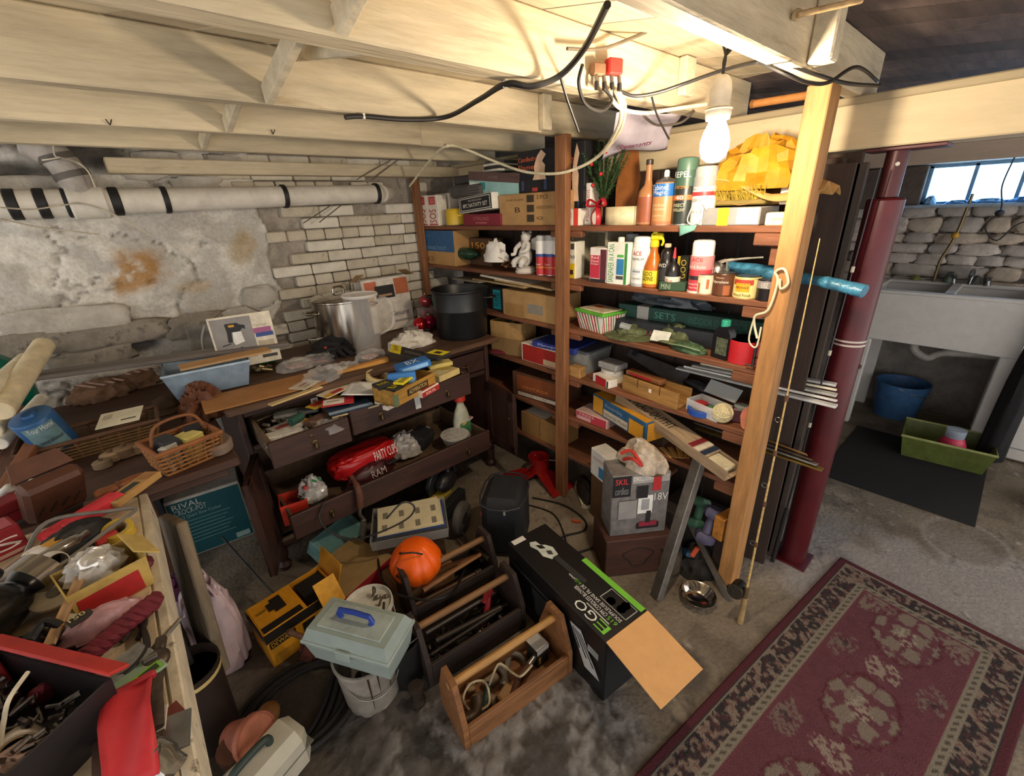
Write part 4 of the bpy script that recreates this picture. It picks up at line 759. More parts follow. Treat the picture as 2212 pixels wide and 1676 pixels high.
for xx, c_ in ((.24, '#7d2028'), (.27, '#d8cdb8'), (.30, '#27344a')): MB().box((L_/2-.42+xx, 0, .0255), (.024, .092, .002), .0005).build('stripe', M(c_, .6), fo)
yb = thing('train_set_box', 'long yellow and blue printed box on the fifth shelf', 'box', (1.665, onX(1340, 955, 1.63).y, Z5+.05), SHELF_RZ-.28)
MB().box((0, 0, .05), (.4, .11, .1), .003).build('carton', M('#2f5c80', .65), yb); prints(yb, .4, .11, .1, [('top', .01, .02, .99, .98, '#dd9a24'), ('top', .25, .1, .55, .9, '#b98a3c'), ('front', .02, .08, .22, .92, '#d99a2c'), ('front', .72, .05, .96, .8, '#dd9a24'), ('front', .24, .1, .7, .5, '#cfc4ae'), ('front', .26, .2, .68, .4, '#4a4438', 'Universal Model'), ('front', .26, .6, .6, .85, '#8fb0c8', 'Assembly'), ('right', .05, .05, .95, .95, '#d8962a')])
shelf_box('pink_box', 'flat pink and red box under the yellow train box', 'box', (1242, 930, 1308, 985), Z5, 1.62, .12, '#c8a8a0', [('front', .03, .05, .97, .95, '#b83a48'), ('front', .06, .1, .5, .5, '#d9a8a8'), ('front', .1, .6, .6, .85, '#e8d0cc', 'TREES')], h=.049)
carton('wooden_wedge', 'dark wooden block under the right end of the yellow box', 'block', (1.70, onX(1400, 985, 1.68).y, Z5), (.16, .08, .049), SHELF_RZ, '#4a3626')
for i in range(4):
    s_ = carton('paint_stick', ['flat pale wooden stick lying nearest the yellow box end', 'flat wooden stick second from the yellow box end', 'flat wooden stick third from the yellow box end', 'flat darker wooden stick farthest from the yellow box'][i], 'stick', (1.63+.012*i, onX(1440+12*i, 975, 1.63).y, Z5+.001+.004*i), (.09, .022, .003), SHELF_RZ-.5-.2*i, '#d2a45c', mat=wood(['#d8b070', '#d2a45c', '#c99a52', '#a9743c'][i]))
ts = thing('trim_lengths', 'bundle of white plastic trim lengths sticking out past the pale post', 'trim', (1.82, .66, Z4+.105))
for i in range(5): MB().box((-.012+.016*i, -.05-.012*i, .012*i), (.03, .62-.04*i, .009), .002, R3(0, .3*(i % 2), .03*i)).build('trim_piece', M(['#cfd0ce', '#e4e2da', '#b9b9b4', '#dcd4bc', '#c4c6c8'][i], .35), ts)
tg = thing('brass_strips', 'bundle of brass and dark metal strips sticking out past the post', 'metal strips', (1.80, .60, Z5+.08))
for i in range(4): MB().box((.012*i, -.06+.02*i, .012*i), (.028, .5, .006), .001, R3(0, .2*i, -.04*i)).build('strip', M(['#8a7434', '#8f8c86', '#5a4a34', '#a07a4c'][i], .35, .5), tg)
# ------------------------------------------------------------------ things on the floor by the shelves
cr = thing('wooden_crate', 'dark reddish wooden crate under the drill box', 'crate', (1.43, .86, 0), -.62)
MB().box((0, 0, .10), (.30, .19, .20), .004).build('crate_body', M('#4c2c20', .7, var=.25, stretch=(.2, 1, 1), sc=30), cr)
MB().tube([(.06*cos(t)*(1+.3*sin(3*t)), -.096, .1+.05*sin(t)) for t in [i*pi/8 for i in range(16)]], .0025, 6, 2, True).build('carved_outline', M('#241410', .8), cr)
sk = thing('drill_box', 'grey and black cordless drill box lettered SKIL standing on the wooden crate', 'box', (1.43, .86, .201), -.62)
w, dp, h = .25, .13, .31
MB().box((0, 0, h/2), (w, dp, h), .003).build('carton', M('#77726e', .6, var=.25, sc=30), sk)
prints(sk, w, dp, h, [('front', 0, .66, .32, .99, '#16151a'), ('front', .05, .86, .27, .95, '#d83a34', 'SKIL'), ('front', .05, .7, .28, .82, '#8a8884', 'cordless'), ('front', .34, .86, .98, .98, '#aaa49c'), ('front', .36, .9, .8, .96, '#e8e4dc', 'DRILL/DRIVER'), ('front', .70, .72, .84, .97, '#c02a2c'), ('front', .74, .56, .98, .68, '#d9d4cc', '18V'), ('front', .46, .36, .72, .66, '#e4e0d8'), ('front', .52, .42, .66, .6, '#9a9a98'), ('front', .42, .62, .62, .82, '#1c1a1c'), ('front', .46, .1, .86, .2, '#1a181a'), ('front', .5, .14, .82, .22, '#8f2338'), ('front', .62, .2, .7, .4, '#232024'), ('front', .12, .3, .44, .6, '#918c88')])
bgc = thing('clear_bag', 'clear plastic bag with red twine on top of the drill box', 'bag', (1.45, .85, .512))
crumple((0, 0, 0), (.12, .2, .1), 21, .4, 2.2, 20, 12).build('bag_folds', M('#cbb9a2', .2, var=.3, sc=30, alpha=.85), bgc, ang=30)
MB().tube([(-.06, .05, .03), (-.07, .0, .06), (-.065, -.04, .04), (-.05, .02, .08), (-.07, .06, .06)], .007, 8).build('red_twine', M('#b52a20', .6), bgc)
shelf_box('white_blue_carton', 'white carton with a blue oval logo left of the drill box', 'box', (1272, 985, 1322, 1042), .27, 1.52, .09, '#e6e1d8', [('front', .5, .1, .98, .5, '#3f7fb0'), ('front', .1, .6, .9, .8, '#c88a84', 'warming')], rz=-.3)
shelf_box('plain_carton', 'plain brown carton under the white carton with the blue logo', 'box', (1272, 1000, 1330, 1100), 0, 1.53, .12, '#6a4c30', rz=-.3, h=.269)
shoe = thing('old_shoe', 'old dark shoe with pale sole on the floor under the shelves', 'shoe', (1.66, onZ(1262, 1070).y, 0), .9)
MB().prism([(-.11, -.04), (.06, -.045), (.11, -.03), (.125, 0), (.11, .03), (.06, .045), (-.11, .04), (-.125, 0)], .025).build('sole', M('#d9cdb4', .7), shoe); crumple((-.01, 0, .024), (.22, .085, .09), 15, .2, 1.5).build('upper', M('#2f2622', .6), shoe, ang=60)
lv = thing('metal_angle', 'long grey metal straightedge leaning against the shelf', 'straightedge', (0, 0, 0))
pa, pb = onZ(1412, 1292, .0), onX(1508, 985, 1.585); pa.z = .005
def lean(o, pa, pb, roll=0):
    d = (pb-pa); zz = d.normalized(); xx = zz.cross(Vector((cos(roll), sin(roll), 0))).normalized(); yy = zz.cross(xx)
    m_ = Matrix((xx, yy, zz)).transposed(); o.location = pa; o.rotation_euler = m_.to_euler(); return d.length
L_ = lean(lv, pa, pb, -.3)
MB().box((0, 0, L_/2), (.045, .004, L_), .001).build('face_flange', M('#7d7870', .4, .7, .2), lv); MB().box((-.022, -.015, L_/2), (.004, .03, L_), .001).build('side_flange', M('#8a8680', .4, .7, .2), lv)
ms = thing('metal_strip', 'narrow metal strip leaning between the jar and the right post', 'strip', (0, 0, 0)); pa, pb = onZ(1575, 1300), onX(1490, 1130, 1.62); L_ = lean(ms, pa, pb, .4)
MB().box((0, 0, L_/2), (.024, .003, L_), .001).build('strip_face', M('#6d665c', .45, .6), ms); MB().box((-.011, -.008, L_/2), (.002, .016, L_), .0005).build('strip_lip', M('#6d665c', .45, .6), ms)
def dumbbell(label, pa, pb, r, col):
    o = thing('dumbbell', label, 'dumbbell', group='dumbbells under the shelves'); L_ = lean(o, pa, pb)
    MB().cyl((0, 0, 0), (0, 0, L_), r*.45, None, 14).build('grip', M(col, .55), o)
    for z in (0, L_): MB().lathe([(0, z-r*.55), (r*.8, z-r*.5), (r, z-r*.25), (r, z+r*.25), (r*.8, z+r*.5), (0, z+r*.55)], 6, ).build('head', M(col, .55), o)
dumbbell('green dumbbell standing against the shelf post', onX(1503, 1130, 1.62), onX(1516, 1085, 1.67), .04, '#3f6a50')
dumbbell('purple-grey dumbbell nearest the right post', onX(1522, 1160, 1.575), onX(1543, 1108, 1.62), .044, '#54506a')
dumbbell('pink dumbbell half hidden behind the green one', onX(1492, 1115, 1.74), onX(1500, 1108, 1.80), .03, '#a8384c')
for k, (u, v, x, d_, c_) in enumerate(((1500, 1200, 1.66, (.2, .2, .2), '#2f2622'),)):
    p = onX(u, v, x); carton('dark_chest', 'dark box under the dumbbells', 'box', (1.74, .70, 0), (.3, .22, .20), SHELF_RZ, c_)
carton('timber_offcut', 'orange-brown timber offcut against the right post', 'timber', (1.62, .535, .225), (.045, .1, .11), SHELF_RZ-.2, '#b5762c', mat=wood('#b5762c', axis='y'))
carton('upright_board', 'dark upright board under the timber offcut', 'board', (1.63, .54, 0), (.04, .06, .224), SHELF_RZ, '#33261d')
jar = thing('glass_jar', 'dusty glass jar of nails beside the steel bowl', 'jar', (1.50, .70, 0))
MB().lathe([(.05, 0), (.052, .004), (.052, .1), (.042, .115), (.042, .125)], 24).build('jar_glass', M('#6d6254', .2, alpha=.55), jar); MB().lathe([(0, .005), (.045, .005), (.045, .07), (0, .075)], 20).build('contents', M('#5a4430', .7, .3, .5, 60, .6), jar); MB().lathe([(.046, .118), (.047, .12), (.047, .135), (0, .137)], 24).build('lid', M('#5d564c', .5, .5), jar)
bl = thing('steel_bowl', 'shiny steel bowl on the concrete beside the pale post', 'bowl', onZ(1505, 1296))
MB().lathe([(0, .003), (.035, .003), (.05, .012), (.066, .034), (.072, .036), (.0725, .034), (.068, .032), (.053, .009), (.036, 0), (0, 0)], 36).build('bowl_shell', M('#c4c0b8', .12, 1, .05), bl)
jk = thing('rag_heap', 'heap of dark rags with orange and blue scraps behind the bowl', 'rags', (1.62, .62, 0)); crumple((0, 0, 0), (.2, .16, .11), 31, .35, 2.2).build('rag', M('#2a2622', .9), jk, ang=40)
MB().box((-.05, .0, .11), (.05, .02, .05), .006, R3(.3, .5, .2)).build('orange_scrap', M('#c8502c', .6), jk); MB().box((-.06, .03, .09), (.05, .03, .02), .006, R3(.3, .2, .9)).build('blue_scrap', M('#2f5a80', .6), jk)
tgp = carton('paper_scrap', 'small scrap of cream paper on the concrete by the crate', 'paper', onZ(1325, 1213)+Vector((0, 0, .001)), (.055, .025, .002), -.5, '#d8ceb8')
# fishing rod
fr = thing('fishing_rod', 'old fishing rod with reel leaning against the right post', 'fishing rod'); pa, pb = onZ(1598, 1345), onX(1720, 760, 1.58); L_ = lean(fr, pa, pb)
MB().cyl((0, 0, 0), (0, 0, .12), .012, .010).build('handle', M('#a98a5c', .7, var=.3), fr); MB().cyl((0, 0, .12), (0, 0, .17), .008).build('reel_seat', M('#7d6a4c', .4, .6), fr)
MB().cyl((0, 0, .17), (0, 0, L_+.35), .0045, .0015, 10).build('rod_blank', M('#c9a868', .5, var=.3, sc=60), fr)
for z in (.35, .52, .72, .92): MB().lathe([(.006, z), (.0065, z+.004), (.006, z+.02)], 10).build('guide_wrap', M('#5a3a24', .6), fr); 
for z in (.36, .6, .85): MB().tube([(.012+.009*cos(t), 0, z+.009*sin(t)) for t in [i*pi/5 for i in range(10)]], .0012, 5, 1, True).build('line_guide', M('#8f8a80', .3, .8), fr)
MB().cyl((.03, -.028, .145), (.03, .028, .145), .026).build('reel_body', M('#1f1c1a', .4, .4), fr); MB().cyl((.03, .03, .145), (.03, .034, .145), .03).build('reel_plate', M('#4c463c', .4, .6), fr); MB().tube([(.03, .036, .145), (.045, .04, .165), (.05, .045, .17), (.05, .06, .17)], .004).build('reel_crank', M('#26221e', .4, .4), fr)
MB().tube([(.03, 0, .12), (.015, 0, .11), (.01, 0, .13)], .005).build('reel_foot', M('#3a342c', .4, .5), fr)
# red tree stand + black bag
ts_ = thing('tree_stand', 'red metal Christmas tree stand under the left shelves', 'tree stand', onZ(1150, 1040)); ts_.location.x += .06; RED = M('#a81f1c', .35, .2)
for i in range(3):
    a = i*2.094+.5; MB().prism([(.02, -.05), (.2, -.09), (.21, 0), (.2, .09), (.02, .05)], .006, R3(0, .30, a).to_4x4() @ Matrix.Translation((0, 0, .065))).build('leg_plate', RED, ts_)
MB().lathe([(.05, .055), (.06, .06), (.062, .15), (.066, .155), (.058, .155), (.055, .07), (0, .068)], 28).build('trunk_cup', RED, ts_)
for i in range(3):
    a = i*2.094+1.2; MB().cyl((.05*cos(a), .05*sin(a), .13), (.1*cos(a), .1*sin(a), .13), .004).build('eye_bolt', M('#9a958c', .3, .9), ts_); MB().tube([(.108*cos(a)+.01*cos(t), .108*sin(a), .13+.012*sin(t)) for t in [j*pi/4 for j in range(8)]], .003, 6, 1, True).build('bolt_ring', M('#9a958c', .3, .9), ts_)
bag = thing('speaker_bag', 'boxy black fabric carrying bag on the floor between dresser and shelves', 'bag', onZ(1100, 1178)+Vector((.025, .04, 0)), -.9)
MB().box((0, 0, .16), (.2, .26, .32), .035).build('bag_body', M('#1b1c1f', .8, var=.2, bump=.3, bsc=120), bag)
MB().tube([(-.09, -.13, .30), (-.09, .12, .30), (.09, .12, .30), (.09, -.13, .30)], .004, 6, 3, True).build('zipper_piping', M('#2c2e32', .5), bag); MB().box((.02, -.133, .27), (.01, .006, .03), .002).build('zip_pull', M('#c9c6bd', .4, .5), bag); MB().box((-.1, -.09, .22), (.006, .014, .03), .002).build('pink_tag', M('#b83a6a', .5), bag)
# support column
pole = thing('support_column', 'dark red steel column holding up the girder', 'column', (1.975, .345, 0)); PR = M('#521219', .38, .1, .1)
MB().cyl((0, 0, 0), (0, 0, 1.53), .052, None, 28).build('lower_tube', PR, pole); MB().cyl((0, 0, 1.53), (0, 0, 1.672), .03, None, 24).build('inner_tube', M('#4c2022', .4, .2), pole); MB().box((0, -.02, 1.674), (.11, .2, .01), .002).build('top_plate', M('#55201f', .5), pole); MB().box((0, 0, .004), (.14, .14, .008), .002).build('base_plate', PR, pole)
for z in (1.045, 1.03): MB().lathe([(.0526, z), (.0526, z+.007)], 28).build('pale_stripe', M('#c9beb4', .5), pole)
MB().sphere((0, -.052, .95), .008, 10, 6).build('pin', M('#3a1416', .4), pole); MB().cyl((-.03, -.01, 1.63), (-.034, -.012, 1.63), .006).build('adjust_hole', M('#c9c4b8', .5), pole)
# dark long things standing between post and column
for k, (y, x, c_, w) in enumerate(((.465, 1.83, '#2c211c', .1), (.425, 1.915, '#3f332c', .05))):
    carton('standing_board', ['dark brown board standing just behind the pale post', 'narrow grey-brown board standing beside the red column'][k], 'board', (x, y, 0), (w, .02, 1.64), SHELF_RZ+.15*(1-k), c_, mat=DARKW if k == 0 else M('#51453d', .8, var=.3, stretch=(1, 1, .1), sc=30))
rd2 = thing('fishing_rod', 'thin black fishing rod standing beside the red column', 'fishing rod', (1.88, .395, 0), rx=.02)
MB().cyl((0, 0, 0), (0, 0, .3), .009, .008).build('handle', M('#1d1a1a', .6), rd2); MB().cyl((0, 0, .3), (0, 0, 1.62), .004, .002, 8).build('rod_blank', M('#24262c', .4), rd2)
for z in (.7, 1.0, 1.3): MB().cyl((0, 0, z), (0, 0, z+.02), .0055).build('guide_wrap', M('#b9b4a4', .4), rd2)
# ================================================================== LAUNDRY CORNER
sink = thing('laundry_sink', 'white double laundry tub beneath the bright window', 'sink', (3.95, .225, 0)); SW = M('#dcd8d2', .4, var=.05)
SR = onX(1887, 626, 3.7).z
HW = .375
for x in (-.25, .25): MB().box((x, 0, SR-.16), (.02, 2*HW, .32), .006).build('apron', SW, sink)
for y in (-HW, 0, HW): MB().box((0, y, SR-.16), (.48, .02, .32), .006).build('basin_wall', SW, sink)
for y in (-HW/2, HW/2): MB().box((0, y, SR-.31), (.48, HW-.03, .012), .003).build('basin_floor', SW, sink); MB().lathe([(.03, SR-.303), (.03, SR-.30), (0, SR-.3)], 18, (0, y, 0)).build('drain', M('#8a8884', .3, .8), sink)
for a, d in (((-.25, 0, SR), (.05, 2*HW+.05, .022)), ((.25, 0, SR), (.06, 2*HW+.05, .022)), ((0, HW, SR), (.5, .05, .022)), ((0, -HW, SR), (.5, .05, .022)), ((0, 0, SR), (.5, .05, .022))): MB().box(a, d, .006).build('rim', SW, sink)
for x in (-.23, .23):
    for y in (-.34, .34): MB().box((x, y, (SR-.32)/2), (.05, .08, SR-.32), .006).build('leg', SW, sink)
MB().tube([(.05, .1, SR-.32), (.05, .1, SR-.42), (.05, .02, SR-.47), (.05, -.06, SR-.42), (.08, -.3, SR-.40)], .025, 10).build('trap_pipe', M('#bdb8b0', .5), sink)
MB().tube([(.22, -.05, SR+.01), (.22, -.05, SR+.09), (.12, -.05, SR+.11), (.06, -.05, SR+.08)], .011, 10).build('faucet_spout', M('#8b8b90', .25, .9), sink)
for y in (-.13, .03): MB().lathe([(.02, SR+.01), (.014, SR+.03), (.012, SR+.05), (.018, SR+.06), (0, SR+.068)], 12, (.22, y, 0)).build('tap_handle', M('#8b8b90', .25, .9), sink)
for i, (y, c_, s_) in enumerate(((.5, '#8a8f4c', (.07, .05, .03)), (.33, '#6a7a6a', (.12, .06, .05)), (.2, '#5a5a55', (.1, .06, .05)))):
    o = thing(['dish_sponge', 'scrub_brush', 'rag'][i], ['yellow-green sponge on the back rim of the laundry sink', 'grey scrub brush beside the sponge on the sink rim', 'small dark rag beside the sink faucet'][i], ['sponge', 'brush', 'rag'][i], (4.205, -.05+y, SR+.012)); crumple((0, 0, 0), s_, i+40, .15, 2).build('body', M(c_, .8), o)
    if i == 1: MB().box((0, 0, .055), (.05, .03, .02), .006).build('grip', M('#4a5550', .6), o)
hose = thing('gas_pipe', 'brass pipe with a yellow valve rising to the window sill', 'pipe', (4.17, .33, SR+.012)); MB().tube([(0, .02, 0), (0, .02, .14), (0, 0, .22), (0, -.02, .34), (0, -.03, .55)], .009).build('pipe_run', M('#7d6a4a', .4, .5), hose); MB().sphere((0, -.012, .3), .02, 12, 8).build('valve', M('#c9952c', .4), hose)
bk = thing('blue_bucket', 'blue plastic bucket on the floor under the laundry sink', 'bucket', (4.08, .33, 0)); MB().lathe([(0, .004), (.12, .004), (.125, 0), (.155, .25), (.162, .25), (.162, .262), (.15, .262), (.122, .01)], 28).build('bucket_shell', M('#3f6a9a', .5), bk); MB().tube([(-.16, 0, .25), (-.1, -.12, .2), (0, -.165, .18), (.1, -.12, .2), (.16, 0, .25)], .004).build('bail_handle', M('#9a9a98', .3, .8), bk)
mat_ = MB().box((3.24, .13, .004), (.86, .66, .008), .002).build('rubber_mat', M('#1c1b1c', .9, var=.15)); tag(mat_, 'black rubber mat on the concrete before the laundry sink', 'mat')
gt = thing('green_tub', 'olive green plastic tub holding a pink bottle on the black mat', 'tub', (3.53, .01, .0085), .1)
def tub(o, w, d, h, t, mat, flare=.03, name='tub_shell'):
    vs, fs = frus(w, d, w+flare, d+flare, 0, h); v2, f2 = frus(w-2*t, d-2*t, w+flare-2*t, d+flare-2*t, t, h); n = len(vs)
    F = [fs[0]]+fs[2:]+[tuple(i+n for i in f[::-1]) for f in [f2[0]]+f2[2:]]+[(4, 5, 5+n, 4+n), (5, 6, 6+n, 5+n), (6, 7, 7+n, 6+n), (7, 4, 4+n, 7+n)]
    return MB().add(vs+v2, F).build(name, mat, o, smooth=False)
tub(gt, .26, .36, .14, .006, M('#5f6a30', .5), .05); MB().tube([(sx*.155, sy*.205, .142) for sx, sy in ((-1, -1), (1, -1), (1, 1), (-1, 1))], .008, 8, 1, True).build('rim', M('#9aa060', .5), gt)
pkb = thing('pink_bottle', 'pink jug with a clear lid standing in the olive tub', 'bottle', (3.50, -.02, .0155)); MB().lathe([(.05, 0), (.062, .01), (.066, .1), (.05, .14), (.04, .15)], 22).build('jug_body', M('#d83a5c', .4), pkb); MB().lathe([(.045, .15), (.046, .152), (.046, .2), (0, .205)], 22).build('clear_lid', glass('#b9c8d8', .6), pkb)
ws = thing('white_cabinet', 'white appliance panel at the right edge beyond the sink', 'washer', (3.99, -.47, 0)); MB().box((0, 0, .34), (.5, .56, .66), .012).build('body', M('#d8d4ce', .4, var=.04), ws); MB().box((-.251, 0, .09), (.004, .56, .006), .001).build('panel_seam', M('#8a8884', .5), ws)
for y in (-.25, .25): MB().cyl((-.2, y, 0), (-.2, y, .012), .02).build('foot', M('#2a2828', .6), ws)
MB().lathe([(0, .67), (.23, .67), (.23, .676), (0, .68)], 30).build('lid_panel', M('#cfcbc4', .4), ws)
bc = thing('black_coat', 'black coat hanging beside the laundry sink', 'coat', (3.62, -.19, .0)); crumple((0, 0, .05), (.16, .12, .86), 44, .2, 1.6).build('coat_cloth', M('#19181a', .9, var=.2), bc, ang=60)
MB().tube([(0, 0, .88), (0, 0, .96), (.02, 0, .99), (.04, 0, .97)], .006).build('hanger_hook', M('#4a4846', .4, .7), bc)
bb2 = thing('black_bag', 'black plastic bag on the floor at the right edge', 'bag', onZ(2205, 1060)); bb2.location.y -= .14; bb2.location.x -= .12; crumple((0, 0, 0), (.3, .2, .2), 47, .3, 2).build('bag_folds', M('#151416', .4), bb2, ang=40); MB().tube([(0, 0, .18), (.02, .01, .22), (-.02, .02, .24)], .012).build('bag_neck', M('#151416', .4), bb2)
# things on the window sill, blue daylight put into their colours
for i, (y, w, h, c_) in enumerate(((.50, .06, .05, '#7fa6c4'), (.36, .12, .02, '#5a88b8'), (.22, .14, .025, '#6a9ac8'), (.05, .16, .03, '#4f80b4'))):
    o = thing('sill_packet', ['crumpled blue packet at the left end of the window sill', 'flat blue folded plastic on the sill next to the crumpled packet', 'pale blue plastic sheet lying mid sill', 'wide blue plastic sheet lying at the right of the sill'][i], 'packet', (4.235, y, WB+.0)); crumple((0, 0, 0), (.09, w, h), i+60, .3, 2.4).build('packet_folds', M(c_, .5), o, ang=40)
    MB().box((-.02, 0, h*.95), (.02, w*.6, .004), .001).build('flap', M('#8ab8e0', .5), o)
wr = thing('hanging_wire', 'thin dark wire dangling in front of the laundry window', 'wire', (4.1, .17, 1.705)); MB().tube([(0, 0, 0), (0, .01, -.15), (0, -.02, -.28), (0, .02, -.38), (0, -.05, -.46), (0, -.12, -.36), (0, -.3, -.3)], .004).build('wire_run', M('#2c2a2c', .6), wr); MB().sphere((0, -.02, -.30), .022, 10, 8).build('wire_knot', M('#2c2a2c', .6), wr)
# ================================================================== RUG
ra = onZ(1815, 1205); ang = math.atan2(.354-.191, .748-2.119)+pi
L_, Wd = 1.95, .62; nu, nv = 430, 150
gx, gy = np.meshgrid(np.linspace(0, L_, nu+1), np.linspace(0, Wd, nv+1)); gx = gx.ravel(); gy = gy.ravel()
ed = np.minimum.reduce([gx, L_-gx, gy, Wd-gy])
def rn(s, f=80): return fbm(gx*f, gy*f, s, 3)
m1, m2 = rn(3, 70), rn(9, 120); sym = np.abs(np.sin(gx*38))*np.abs(np.sin(gy*52))
c = np.tile(L3('#6b4148'), (len(gx), 1)); c = c*(.85+.3*rn(4, 60))[:, None]
def lay(h, k): 
    global c
    c = c*(1-k[:, None])+L3(h)[None, :]*k[:, None]
def ell(cx, cy, rx_, ry_): return np.hypot((gx-cx)/rx_, (gy-cy)/ry_)
for i in range(5):
    cx = .42+.42*i; e = ell(cx, Wd/2, .14, .095); j = e+(m1-.5)*.25
    lay('#85776a', (j < 1)*sstep(.42, .52, m1*.6+sym*.5)*1.0); lay('#57222c', ((j > .95) & (j < 1.05))*.6); lay('#a89a88', (e < .35)*sstep(.5, .55, m2)*.8)
    for cy in (.18, Wd-.18):
        e2 = ell(cx+.21, cy, .06, .04)+(m1-.5)*.9; lay('#7d6c62', (e2 < 1)*sstep(.42, .55, m2)*.9); lay('#3a2a30', (e2 < .6)*sstep(.55, .6, m1)*.7)
    e3 = ell(cx+.21, Wd/2, .045, .05)+(m1-.5)*.9; lay('#9c8c7c', (e3 < 1)*sstep(.4, .55, m2)*.9)
for cx in (.17, L_-.17):
    for cy in (.17, Wd-.17): lay('#857568', ((np.abs(gx-cx)+np.abs(gy-cy)+(m1-.5)*.06) < .085)*sstep(.4, .5, m2)*.9)
b = (ed < .145); lay('#6f4248', b*1.0)
b = (ed < .135); lay('#8c8272', b*1.0); lay('#4a4038', b*((np.sin((gx+gy)*210) > .1) & (ed > .115) & (ed < .127))*.8)
b = (ed < .105); lay('#3a3636', b*1.0); lay('#8b7a6c', b*sstep(.50, .60, m1)*(ed > .035)*.95); lay('#6a3a3c', b*sstep(.56, .64, m2)*(ed > .04)*.5)
lay('#8c8272', (np.abs(ed-.033) < .004)*1.0); lay('#5a3036', (ed < .028)*1.0)
zz = .006+.0035*fbm(gx*3, gy*5, 8)
zz = np.where(ed < .002, .0005, zz)
V = np.stack([gx, gy, zz], 1)
rug = tinted('runner_rug', V, nu, nv, c, attr_mat('mat_rug', .95, .8, 260, .2, .1)); tag(rug, 'worn red oriental runner rug with dark patterned borders', 'rug')
rug.rotation_euler = (0, 0, pi+ang-pi); rug.rotation_euler = (0, 0, math.atan2(-(.354-.191), 2.119-.748))
# far-left corner at ra: local origin is the near-left end; local x runs towards the laundry, local -y to the right
th = rug.rotation_euler.z; rug.location = (ra.x-L_*cos(th)+Wd*sin(th), ra.y-L_*sin(th)-Wd*cos(th), .002)
# ================================================================== CEILING CABLES, PIPE
BLK = M('#1e1b19', .5); WHT = M('#e3d9b8', .5)
def cable(name, label, pts, r, mat, ties=()):
    o = thing(name, label, 'cable', pts[0]); p0 = Vector(pts[0]); MB().tube([Vector(p)-p0 for p in pts], r, 8, 8).build('sheath', mat, o)
    for i in ties: MB().box(Vector(pts[i])-p0, (.008, .014, .016), .002).build('staple', M('#d9d2c0', .5), o)
    return o
cable('black_cable', 'thick black cable stapled along the second joist', [onY(745, 253, 1.42), onY(785, 251, 1.42), onY(880, 258, 1.41), onY(965, 252, 1.38), onY(1035, 215, 1.15), onY(1092, 182, .92), onY(1150, 186, .86), onY(1210, 163, .83), onY(1262, 105, .75), onY(1312, 10, .6)], .007, BLK, (1, 5))
SPX = onY(1312, 152, .84)
spl = thing('cable_splitter', 'cable splitter with a red label screwed to the joist', 'splitter', SPX, -.3)
MB().box((-.03, 0, 0), (.04, .022, .028), .004).build('metal_box', M('#9a7458', .4, .5), spl); MB().box((.018, -.002, .008), (.045, .026, .036), .004).build('red_box', M('#c8322a', .4), spl)
for i in range(4): MB().cyl((-.038+.024*i, -.005, -.012), (-.038+.024*i, -.008, -.03), .005).build('connector', M('#8f8c84', .3, .9), spl); MB().cyl((-.038+.024*i, -.008, -.028), (-.038+.024*i, -.01, -.046), .006).build('boot', M('#26221e', .5), spl)
pz = SPX+Vector((.025, -.012, -.045))
cable('white_cable', 'white coaxial cable looping from the splitter to the brick wall', [pz, onY(1342, 230, .87), onY(1335, 275, .95), onX(1300, 330, 1.47), onX(1255, 360, 1.52), onX(1200, 375, 1.53), onX(1130, 370, 1.55), onX(1060, 345, 1.56), onY(1010, 324, 2.0), onY(966, 315, 1.96), onY(930, 345, 2.2), onY(885, 402, 2.6)], .006, WHT, (9,))
pz2 = SPX+Vector((.0, -.012, -.045))
cable('white_cable', 'second white coaxial cable running from the splitter towards the bulb', [pz2, onY(1322, 215, .85), onY(1345, 236, .87), onY(1395, 244, .88), onY(1450, 236, .86), onY(1525, 225, .82)], .0055, WHT)
cable('white_cable', 'third white coaxial cable hanging close beside the long loop', [SPX+Vector((.035, -.012, -.045)), onY(1350, 230, .88), onY(1340, 280, .98), onX(1306, 328, 1.48)], .0055, WHT)
cable('black_cable', 'thin black cable curling beside the splitter', [SPX+Vector((-.03, -.012, -.045)), onY(1322, 215, .84), onY(1300, 240, .84), onY(1265, 225, .84), onY(1250, 180, .83), onY(1258, 140, .80)], .0042, BLK)
cable('black_cable', 'black wire running from the splitter to the socket and over to the right post', [onY(1335, 195, .85), onY(1370, 207, .84), onY(1420, 200, .80), onY(1480, 180, .74), onY(1560, 152, .64), onY(1640, 133, .52), onY(1690, 135, .49), onY(1760, 160, .445), onY(1830, 180, .40), onY(1900, 185, .40)], .0045, BLK)
cable('black_cable', 'black wire drooping past the top of the right post', [onY(1640, 133, .52), onY(1700, 160, .46), onY(1745, 178, .435), onY(1790, 178, .42), onY(1850, 145, .40), onY(1895, 175, .42)], .0045, BLK)
cable('zip_tie', 'black zip tie tail hanging from the thick black cable', [onY(1210, 165, .83), onY(1225, 215, .84), onY(1250, 285, .86)], .003, BLK)
cable('zip_tie', 'black zip tie tail hanging near the plastic bag', [onY(1408, 210, .82), onY(1420, 250, .83), onY(1445, 300, .85)], .003, BLK)
cable('grey_wire', 'old grey wire crossing the ceiling above the splitter', [onY(1225, 105, .845), onY(1300, 105, .845), onY(1370, 80, .83), onY(1440, 50, .80)], .004, M('#6a5d4a', .7))
cable('grey_wire', 'old grey wire running from the joist towards the plastic bag', [onY(1390, 250, .9), onY(1420, 270, .95), onY(1470, 265, .9), onY(1500, 240, .85)], .004, M('#4c443c', .7))
